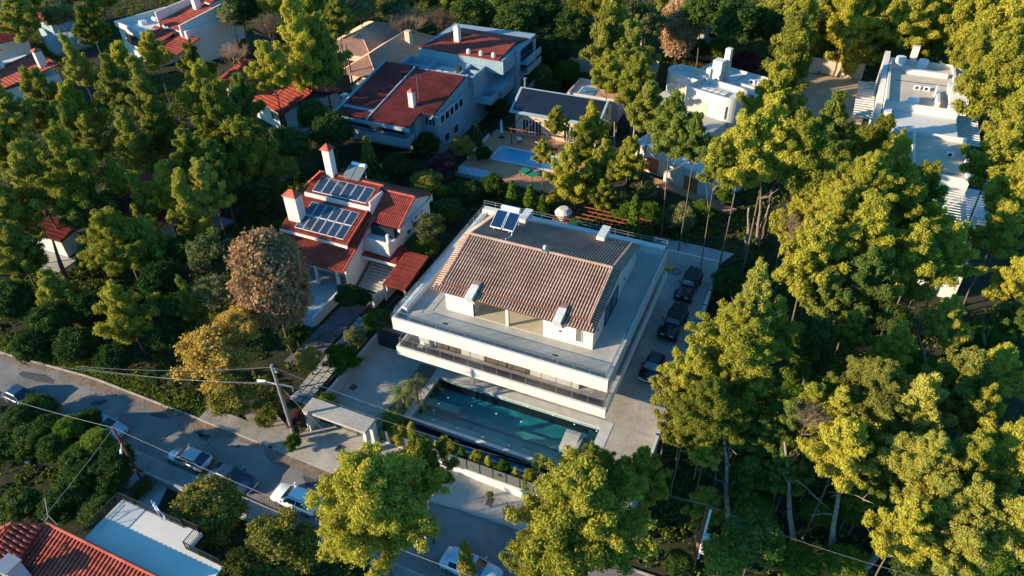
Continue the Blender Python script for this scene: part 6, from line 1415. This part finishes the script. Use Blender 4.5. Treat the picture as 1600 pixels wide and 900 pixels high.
for (u, v, r, h, l) in ((1330, 790, 34, 2.4, 'sunlit low bush strip before the forked dead trunk'), (1275, 800, 26, 2.0, 'sunlit low bush left of the forked dead trunk'), (1180, 790, 30, 2.6, 'green bush left of the second tall lit trunk'), (1250, 880, 36, 2.6, 'bright green bush at the bottom edge under the wood'),
        (1320, 880, 34, 2.4, 'green bush at the bottom edge below the forked trunk'), (1080, 800, 24, 2.4, 'dark bush left of the reddish pole'), (1060, 880, 26, 2.0, 'dark bush by the kerb at the right end of the street'), (1530, 530, 34, 2.6, 'sunlit bush row at the upper right hollow'),
        (1570, 560, 30, 2.4, 'sunlit bush right of the dark upright trunk'), (1500, 560, 26, 2.2, 'sunlit bush left of the dark upright trunk'), (1440, 570, 30, 2.4, 'green bush between the striped shadows'), (1400, 500, 30, 3, 'dark bush in the dark hollow'), (1300, 600, 34, 3.5, 'sunlit thicket above the half bare crown'),
        (1250, 610, 30, 3.2, 'sunlit thicket left of the half bare crown'), (1240, 740, 32, 2.6, 'dark bush between the two tall lit trunks'), (1200, 760, 28, 3.0, 'shaded bush by the dead side branches'), (1370, 690, 28, 3.2, 'green bush in the gap of the lower wood'), (1370, 800, 30, 3.0, 'green bush over the fallen branch'),
        (1540, 700, 30, 4.0, 'dark bush in the gap left of the right edge pine'), (1550, 870, 34, 3, 'green bush at the bottom edge right of the dead branch'), (1430, 890, 34, 3, 'dark bush at the bottom edge beside the leaning trunk'), (1090, 760, 24, 2.5, 'dark bush under the hanging pine branch')):
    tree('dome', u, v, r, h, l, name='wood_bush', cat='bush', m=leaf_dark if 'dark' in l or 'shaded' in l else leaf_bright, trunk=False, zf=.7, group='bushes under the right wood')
# mid-garden conifers and shrubs
tree('spruce', 576, 245, 30, 7.5, 'small yellow green spruce between the solar panel house and the grey house', name='spruce_tree', cat='spruce', m=leaf_olive, zf=1.35)
tree('loose', 668, 290, 30, 4.5, 'feathery yellow olive shrub above the gable of the solar panel house', name='garden_shrub', cat='shrub', m=leaf_olive)
tree('loose', 722, 228, 22, 3.5, 'golden brown shrub beside the grey house', name='garden_shrub', cat='shrub')
tree('loose', 692, 258, 26, 4, 'purple leaved shrub left of the terracotta patio', name='garden_shrub', cat='shrub', m=leaf_purple)
tree('flame', 745, 208, 13, 4.5, 'bluish grey conifer by the folded parasol', name='garden_shrub', cat='shrub', m=leaf_green, zf=1.7)
tree('loose', 665, 225, 24, 4, 'green shrub under the front balcony of the grey house', name='garden_shrub', cat='shrub', m=leaf_dark)
tree('loose', 672, 352, 26, 7, 'dark bush with pale flowers between the two villas', name='garden_shrub', cat='shrub', m=leaf_green)
tree('dome', 660, 385, 26, 4, 'dark round bush beside the red carport roof', name='garden_shrub', cat='shrub', m=leaf_dark)
tree('dome', 545, 462, 23, 3.6, 'dark clipped ball tree at the patio of the solar panel house', name='clipped_tree', cat='shrub', m=leaf_dark)
tree('dome', 568, 466, 14, 2.6, 'dark bush right of the clipped ball tree', name='garden_shrub', cat='shrub', m=leaf_dark)
tree('loose', 482, 560, 22, 3.2, 'golden yellow shrub beside the dark side drive', name='garden_shrub', cat='shrub')
tree('loose', 535, 560, 30, 3.6, 'bright green bush beside the slab path', name='garden_shrub', cat='shrub', m=leaf_bright)
tree('loose', 590, 500, 24, 3.0, 'green bush at the far end of the slab path', name='garden_shrub', cat='shrub', m=leaf_bright)
tree('loose', 508, 628, 20, 2.0, 'low green bush behind the gate canopy', name='garden_shrub', cat='shrub', m=leaf_bright)
tree('loose', 555, 525, 18, 2.5, 'low leafy bush in the middle of the slab path strip', name='garden_shrub', cat='shrub', m=leaf_green)
tree('loose', 420, 640, 26, 3.0, 'yellow green bush beside the pale utility pole', name='garden_shrub', cat='shrub', m=leaf_olive)
tree('dome', 415, 655, 15, 1.8, 'small round clipped bush by the side pavement', name='garden_shrub', cat='shrub', m=leaf_olive)
tree('loose', 462, 655, 16, 2.6, 'reddish creeper bush behind the utility pole', name='garden_shrub', cat='shrub', m=leaf_purple)
tree('loose', 458, 690, 15, 1.6, 'weedy tuft at the foot of the utility pole', name='garden_shrub', cat='shrub', m=leaf_bright)
tree('loose', 270, 592, 20, 2.5, 'grey green bush along the kerb left of the golden tree', name='garden_shrub', cat='shrub', m=leaf_green)
tree('loose', 240, 590, 18, 2.5, 'green bush along the kerb farther left', name='garden_shrub', cat='shrub', m=leaf_dark)
tree('dome', 765, 773, 6.5, 1.3, 'small clipped ball bush on the pale pavement before the street wall', name='clipped_bush', cat='shrub', m=leaf_green)
for (u, v, r, h, k, l) in ((120, 228, 30, 9, 'tall', 'dark narrow pine above the broad grey green pine'), 
        (215, 235, 34, 10, 'tall', 'dark narrow pine left of the golden lit pine'), (300, 335, 34, 9, 'tall', 'dark narrow pine right of the dark red roofed house'), (140, 330, 38, 9, 'pine', 'dark pine above the sunlit shed'),
        (15, 340, 36, 10, 'pine', 'dark pine at the left edge below the yellow pine'), (230, 330, 32, 8, 'tall', 'dark narrow pine beside the dark pine over the roof'), (100, 470, 34, 5, 'pine', 'dark low pine in the left garden'),
        (240, 395, 34, 8, 'pine', 'dark pine right of the wide shaded pine'), (300, 480, 26, 7, 'tall', 'dark narrow pine left of the small golden crown'), (340, 265, 34, 12, 'pine', 'dark pine behind the grey green leafy tree'),
        ):
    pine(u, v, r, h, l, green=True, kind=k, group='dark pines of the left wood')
for (u, v, r, h, l) in ((45, 690, 34, 2.6, 'dark bush mass left of the arching bush'), (85, 700, 28, 2.6, 'dark bush below the arching bush'), (125, 715, 30, 3.0, 'dark bush left below the ivy bush'), (165, 735, 28, 2.8, 'dark bush below the ivy bush'), (115, 770, 34, 2.8, 'dark bush in the middle of the lower left garden'),
        (60, 640, 30, 2.4, 'dark bush beside the dark blue car'), (140, 655, 20, 2.6, 'dark bush under the windscreen of the pale car'), (10, 700, 30, 2.2, 'dark bush at the left edge of the lawn'), (190, 740, 18, 2.0, 'dark bush between ivy bush and garden path')):
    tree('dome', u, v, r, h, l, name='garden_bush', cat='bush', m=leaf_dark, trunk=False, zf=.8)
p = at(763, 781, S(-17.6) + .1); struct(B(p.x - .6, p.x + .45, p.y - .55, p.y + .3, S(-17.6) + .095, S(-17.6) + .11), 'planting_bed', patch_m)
for (u, v, r, h, l) in ((70, 672, 30, 2.6, 'dark hedge bush left of the arching bush by the street'), (108, 668, 24, 3.0, 'arching bush with a bright left edge beside the street'), (150, 690, 26, 3.4, 'ivy bush with a lit crest around the rusty pole'),
        (184, 716, 27, 4.2, 'dark bush right of the rusty pole'), (30, 655, 28, 2.6, 'dark bush behind the dark blue car'), (130, 745, 34, 2.8, 'dark bush in the garden below the rusty pole'), (95, 790, 36, 3.0, 'dark bush behind the red hipped roof'),
        (170, 760, 26, 2.4, 'dark bush left of the white terrace corner'), (150, 800, 30, 2.6, 'dark bush under the left railing of the white terrace'), (225, 760, 14, 1.2, 'low clipped hedge bush on the garden path'),
        (30, 790, 34, 2.2, 'dark bush at the left edge above the red hipped roof'), (540, 880, 40, 4, 'dark bush at the bottom edge under the big bottom pine')):
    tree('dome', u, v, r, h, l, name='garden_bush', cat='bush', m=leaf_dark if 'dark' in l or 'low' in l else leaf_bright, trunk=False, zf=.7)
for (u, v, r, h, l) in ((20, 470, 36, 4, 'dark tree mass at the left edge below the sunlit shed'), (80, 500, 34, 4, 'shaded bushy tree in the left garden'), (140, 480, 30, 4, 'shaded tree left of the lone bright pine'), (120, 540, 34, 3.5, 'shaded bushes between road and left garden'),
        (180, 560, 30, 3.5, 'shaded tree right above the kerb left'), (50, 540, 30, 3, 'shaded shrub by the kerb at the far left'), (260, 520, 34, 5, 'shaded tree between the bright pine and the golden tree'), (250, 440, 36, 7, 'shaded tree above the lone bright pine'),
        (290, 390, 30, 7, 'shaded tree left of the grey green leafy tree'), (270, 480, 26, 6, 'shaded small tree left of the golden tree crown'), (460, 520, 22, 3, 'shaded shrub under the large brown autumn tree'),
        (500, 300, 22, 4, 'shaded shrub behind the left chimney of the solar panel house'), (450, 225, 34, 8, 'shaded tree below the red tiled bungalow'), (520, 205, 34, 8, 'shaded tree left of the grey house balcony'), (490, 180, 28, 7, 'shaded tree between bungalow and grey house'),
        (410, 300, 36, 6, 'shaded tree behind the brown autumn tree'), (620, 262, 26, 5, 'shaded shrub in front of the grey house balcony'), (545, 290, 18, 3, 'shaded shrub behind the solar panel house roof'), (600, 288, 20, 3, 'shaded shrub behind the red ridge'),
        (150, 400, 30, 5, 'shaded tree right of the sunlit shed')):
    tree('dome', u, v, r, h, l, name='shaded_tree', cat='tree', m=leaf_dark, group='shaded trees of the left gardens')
# hedge behind the big villa and lush shrubs
hd = empty('villa_hedge', (0, 0, 0), label='tall green hedge running along the far side of the big villa', cat='hedge')
for i, (x, y, s) in enumerate([(-34.5 + k * 1.9, 66.5 + 1.2 * math.sin(k * 1.3) + .25 * k, 1.9 + .4 * math.sin(k * 2.1)) for k in range(9)]):
    c = bpy.data.objects.new('hedge_plant', CR['shrub'][i % 3] if i % 2 else CR['dome'][i % 3]); C.objects.link(c); c.parent = hd; c.location = (x, y, 1.6); c.scale = (s, s, s * 1.25); c.rotation_euler.z = i; c.material_slots[0].link = 'OBJECT'; c.material_slots[0].material = leaf_dark if i % 3 else leaf_bright
for (u, v, r, h, l) in ((800, 303, 18, 5.5, 'bright conical shrub behind the villa, leftmost of three'), (828, 312, 20, 5.5, 'bright conical shrub behind the villa, middle of three'), (848, 325, 18, 5.0, 'bright conical shrub behind the villa beside the stone urn')):
    tree('flame', u, v, r, h, l, name='garden_shrub', cat='shrub', m=leaf_bright, zf=1.3, trunk=False, group='conical shrubs behind the villa')
for (u, v, r, h, l) in ((1010, 335, 26, 3.6, 'leafy green bush right of the ivy covered trunk'), (975, 330, 22, 4, 'leafy bush left of the ivy covered trunk'), (1065, 340, 26, 3, 'pale leafy bush before the rusty orange door'), (1095, 330, 20, 3, 'green bush right of the spiky plant'),
        (1000, 370, 24, 2.5, 'dark bush behind the far right villa parapet'), (1130, 305, 16, 2.5, 'bush at the right end of the white outbuilding'), (950, 350, 20, 2.5, 'dark bush at the right end of the lattice pergola'), (1000, 290, 26, 5, 'grey olive bush above the white outbuilding corner'),
        (870, 90, 24, 4, 'green hedge bush left of the pink annex'), (840, 118, 24, 5, 'green bush right of the grey house'), (815, 110, 20, 5, 'lit bush beside the far balconies of the grey house'), (885, 115, 24, 4, 'long clipped bush in front of the pink annex'),
        (810, 140, 20, 3.5, 'dark bush left of the chimney pipe'), (855, 140, 22, 3, 'dark brownish bush behind the black glass roof'), (775, 165, 18, 3, 'dark bush left of the folded parasol'), (755, 240, 14, 2.4, 'dark bush at the left corner of the terracotta patio'),
        (1130, 75, 24, 5, 'palm like green bush before the cream framed building'), (1165, 100, 24, 5, 'reddish bush behind the tall stepped chimney'), (1215, 85, 20, 5, 'dark bush left of the tall pine'), (1090, 75, 18, 4, 'low green bush above the rounded parapet'),
        (1180, 420, 30, 3, 'dark bush in the clearing beyond the driveway wall'), (1140, 440, 28, 3, 'dark bush right behind the far driveway wall'), (1230, 450, 30, 3, 'shadowed bush between the clearing and the wood'),
        (620, 180 + 80, 20, 3, 'dark bush at the foot of the grey house front'), (735, 300, 20, 2.5, 'dark bush below the terracotta patio edge'), (700, 330, 26, 3.5, 'dark bush along the hedge left of the villa rear corner'), (770, 290, 22, 3, 'dark hedge bush in front of the tarpaulin')):
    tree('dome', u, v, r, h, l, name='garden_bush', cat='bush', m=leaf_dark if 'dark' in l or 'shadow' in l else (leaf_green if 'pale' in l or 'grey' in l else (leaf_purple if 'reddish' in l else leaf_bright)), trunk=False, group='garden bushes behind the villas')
# long bare trunks that show
def trunk_only(u0, v0, u1, v1, h, r, m, label, name='bare_tree', branch=0):
    rr = random.Random(int(u0)); a = at(u0, v0, -.3); b = at(u1, v1, h); mb = MB(); pts = []; ra = []
    for i in range(11):
        t = i / 10; w = .10 * math.sin(t * math.pi); pts.append(a.lerp(b, t) + Vector((w * math.sin(t * 7 + u0) + rr.uniform(-.03, .03), w * math.cos(t * 6 + v0), 0))); ra.append(r * (1.12 - .75 * t) * rr.uniform(.92, 1.08) * (1.25 if i == 0 else 1))
    mb.tube(pts, ra, 9)
    for k in range(branch):
        p = a.lerp(b, rr.uniform(.35, .95)); q = p + Vector((rr.uniform(-2.5, 2.5), rr.uniform(-2.0, 1.0), rr.uniform(.2, 1.4))); mb.tube([p, p.lerp(q, .5) + Vector((0, 0, .2)), q], [r * .35, r * .22, .02], 5)
        for w in range(2): s = q + Vector((rr.uniform(-1, 1), rr.uniform(-1, 1), rr.uniform(-.5, .6))); mb.tube([p.lerp(q, .7), s], [r * .15, .01], 4)
    return tag(mb.build(name, m, smooth=True), label, 'tree')
trunk_only(1166, 398, 1170, 325, 8, .28, bark_pale, 'straight pale trunk, leftmost of the group behind the driveway wall')
trunk_only(1184, 386, 1189, 290, 11, .25, bark_pale, 'upright pale trunk in the middle of the pale trunk group')
trunk_only(1183, 380, 1202, 320, 8, .25, bark_pale, 'leaning pale trunk of the pale trunk group')
trunk_only(1192, 375, 1206, 300, 10, .36, bark, 'thick pinkish trunk, rightmost of the pale trunk group')
trunk_only(1140, 830, 1131, 680, 9.5, .22, bark_pale, 'tall lit trunk right of the driveway wall with dead side branches', branch=5)
trunk_only(1240, 850, 1226, 690, 9.5, .22, bark_pale, 'second tall lit trunk right of the reddish pole', branch=3)
trunk_only(1298, 870, 1316, 700, 10, .22, bark_pale, 'forked dead trunk with bare arms in the bottom right wood', branch=7)
trunk_only(1350, 890, 1400, 835, 4.5, .26, bark_pale, 'leaning pale trunk at the bottom edge of the wood', branch=2)
trunk_only(1578, 830, 1580, 745, 6, .3, bark, 'bent trunk with bare twigs at the right edge', branch=4)
trunk_only(105, 440, 82, 375, 5.5, .3, bark, 'leaning dark trunk crossing the sunlit shed wall')
trunk_only(1455, 590, 1425, 500, 8, .2, bark, 'dark slim trunk in the striped shadows of the wood')
trunk_only(1540, 555, 1536, 500, 6, .22, bark, 'dark upright trunk by the sunlit undergrowth')
trunk_only(1512, 548, 1522, 510, 4, .16, bark_pale, 'short pale leaning trunk by the sunlit undergrowth')
trunk_only(985, 262, 995, 140, 12, .2, bark_pale, 'pale forked trunk right of the apricot house', branch=6)
trunk_only(962, 280, 960, 190, 8, .2, bark_pale, 'thin pale trunk beside the apricot gable', branch=4)
trunk_only(896, 255, 884, 198, 6, .16, bark_pale, 'bare grey branches above the small blue pool', branch=6)
trunk_only(1450, 125, 1462, 40, 9, .25, bark_pale, 'bare dead tree behind the modern villa roof', branch=8)
trunk_only(552, 140, 541, 70, 10, .18, bark, 'thin dark trunk crossing the beige roof')
# palms and street fence plants
def palm(p, h, r, label, n=16, m=None, z0=0):
    o = empty('palm_tree', (p.x, p.y, z0), label=label, cat='palm'); rr = random.Random(int(p.x * 10))
    MB().tube([(0, 0, 0), (.1, 0, h)], [.16, .11], 7).build('trunk', bark, o)
    for k in range(n):
        a = 2 * math.pi * k / n + rr.uniform(-.2, .2); e = rr.uniform(.1, 1.1); L = r * rr.uniform(.8, 1.1); mb = MB(); pts = []
        for i in range(9):
            t = i / 8; pts.append(Vector((.1 + math.cos(a) * L * t * math.cos(e * (1 - t * .4)), math.sin(a) * L * t * math.cos(e * (1 - t * .4)), h + L * (math.sin(e) * t - 1.05 * t * t))))
        mb.tube(pts, [.03 * (1 - i / 9) + .008 for i in range(9)], 3)
        for i in range(1, 9):
            for j in range(2):
                q = pts[i] if j else pts[i].lerp(pts[i - 1], .5); d = (pts[i] - pts[i - 1]).normalized(); sd = d.cross(Vector((0, 0, 1))).normalized()
                for s in (-1, 1): tip = q + (sd * s * .9 + d * .7).normalized() * (.42 * (1 - .5 * i / 9)) * r / 1.6 - Vector((0, 0, .12)); mb.poly([q - d * .035, q + d * .035, tip])
        mb.build('frond', m or leaf_olive, o)
    return o
palm(at(648, 598, 2.6), 2.6, 2.7, 'feathery palm nearest the villa corner, between courtyard and pool', m=leaf_green)
palm(at(628, 612, 2.2), 2.1, 2.2, 'middle feathery palm between courtyard and pool', m=leaf_bright)
palm(at(609, 650, 1.9), 1.8, 2.2, 'feathery palm behind the gate canopy post', m=leaf_bright)
palm(at(1043, 340, 1.2), .9, 1.5, 'spiky fan plant at the foot of the straight trunk behind the villa', m=leaf_bright, n=20, z0=-.3)
rnd = random.Random(4)
ORD = ('first', 'second', 'third', 'fourth', 'fifth', 'sixth', 'seventh', 'eighth', 'ninth', 'tenth', 'eleventh', 'twelfth', 'thirteenth')
for k in range(13):
    x = -28.9 + k * 1.28; s = rnd.uniform(.6, .9) if k > 2 else rnd.uniform(.9, 1.2)
    o = empty('fence_plant', (x, 34.45 + rnd.uniform(-.15, .15), -.45), rnd.uniform(0, 6), group='young plants inside the street fence', cat='plant',
              label='young feathery plant inside the street fence, ' + ORD[k] + ' from the gate')
    c = bpy.data.objects.new('leaves', CR['loose'][k % 2] if k % 2 else CR['flame'][0]); C.objects.link(c); c.parent = o; c.location = (0, 0, 1.0 + s * .6); c.scale = (s, s, s * 1.4)
    c.material_slots[0].link = 'OBJECT'; c.material_slots[0].material = leaf_pine if k % 3 else leaf_bright
    st_ = MB(); st_.tube([(0, 0, 0), (0, 0, 1.6)], .03, 4); st_.build('stem', bark, o)
# undergrowth: leafy clumps over the forest floor and rough verges, too many to count
R = np.random.default_rng(77)
def blocked(x, y):
    for (a, b, c, d) in ((PX0 - 5.2, PX1 + .3, 33.2, 71.5), (-56, -40, 44, 66.5), (-67, -44, 79, 113.5), (-47, -27.5, 79, 103.5), (-88, -68, 96, 123), (-26, -6, 84, 122), (6, 24, 75, 133), (-81.5, -67, 47.5, 60), (-96, -71, 78, 98), (-133, -106, 92, 118), (-92, -79, 40, 50), (-53, -29, 2, 19), (-38, -28, 104, 113), (-5, 9, 117, 137), (-142, -118, 64, 84), (-17, -5, 72.5, 76)):
        if a < x < b and c < y < d: return True
    if -47 < x < -6 and 22 < y < 34.3: return True
    return poly_y(LO, x) - 1.9 < y < poly_y(UP, x) + 0.6
VV = []; FF = []; nb = 0; cnt = 0
while cnt < 15000:
    x = R.uniform(-165, 45); y = R.uniform(6, 190)
    if blocked(x, y): continue
    w = abs(math.sin(x * .13) + math.cos(y * .11 + x * .05))
    if R.uniform() > .35 + .5 * w: continue
    r = R.uniform(.4, 1.35) * (1.2 if y > 80 else 1); k = 38; d = rdir(R, k, 0.0); c = np.array([x, y, gz(x, y) - .1])
    V = leaves(R, c + d * r * np.array([1, 1, .55]), d, .26, 1.2, 1.2); VV.append(V); FF.append(np.arange(len(V)).reshape(-1, 3) + nb); nb += len(V); cnt += 1
o = bpy.data.objects.new('undergrowth', mesh_np('undergrowth', np.concatenate(VV), np.concatenate(FF), foliage('undergrowth_leaves', (.045, .075, .016), (.150, .175, .030), trans=.25, scale=.03))); C.objects.link(o)
tag(o, 'low leafy undergrowth over the forest floor between the trees', 'undergrowth', kind='stuff')
# verge grass along the kerbs
VV = []
for x0, x1, n in ((-75, -42, 3800),):
    for _ in range(n):
        x = R.uniform(x0, x1); y = poly_y(UP, x) + .3 + abs(R.normal()) * 1.1; VV.append([x, y, gz(x, y) - .08])
P = np.array(VV); N = np.tile([0, 0, 1.], (len(P), 1)); V = leaves(R, P + [0, 0, .06], N, .16, 2.0, 1.2)
o = bpy.data.objects.new('verge_grass', mesh_np('verge_grass', V, np.arange(len(V)).reshape(-1, 3), leaf_bright)); C.objects.link(o); tag(o, 'rough green verge grass along the upper kerb', 'grass', kind='stuff')

# dusty strip along the upper edge of the road, and fallen leaves
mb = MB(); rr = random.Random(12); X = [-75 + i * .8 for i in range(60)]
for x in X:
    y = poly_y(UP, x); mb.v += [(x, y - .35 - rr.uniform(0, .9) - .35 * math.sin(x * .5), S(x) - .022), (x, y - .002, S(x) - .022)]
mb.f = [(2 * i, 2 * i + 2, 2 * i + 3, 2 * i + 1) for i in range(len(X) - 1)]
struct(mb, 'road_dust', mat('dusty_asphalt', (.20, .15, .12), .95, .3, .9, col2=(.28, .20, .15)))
P = []
for _ in range(4200):
    k = R.uniform()
    if k < .62:
        x = R.uniform(-75, 5); e = poly_y(UP, x); l = poly_y(LO, x); q = R.uniform(); y = e - abs(R.normal()) * .7 if q < .5 else (l + abs(R.normal()) * .6 if q < .8 else R.uniform(l, e)); z = S(x) - .01
    elif k < .66: x = R.uniform(-36.2, -6.4); y = R.choice([R.uniform(44, 47.5), R.uniform(34.5, 43)]) ; z = .012; 
    elif k > .9: x = R.uniform(-27, -8); y = R.uniform(31.2, 33.6); z = S(x) + .11
    else: continue
    if k >= .62 and k < .66 and not (x < -31 or x > -10.2): continue
    P.append((x, y, z))
P = np.array(P); V_ = leaves(R, P, np.tile([0, 0, 1.], (len(P), 1)), .10, 1.3, .25)
o = bpy.data.objects.new('fallen_leaves', mesh_np('fallen_leaves', V_, np.arange(len(V_)).reshape(-1, 3), leaf_brown)); C.objects.link(o); tag(o, 'fallen brown leaves scattered over road, pavement and courtyard', 'leaves', kind='stuff')
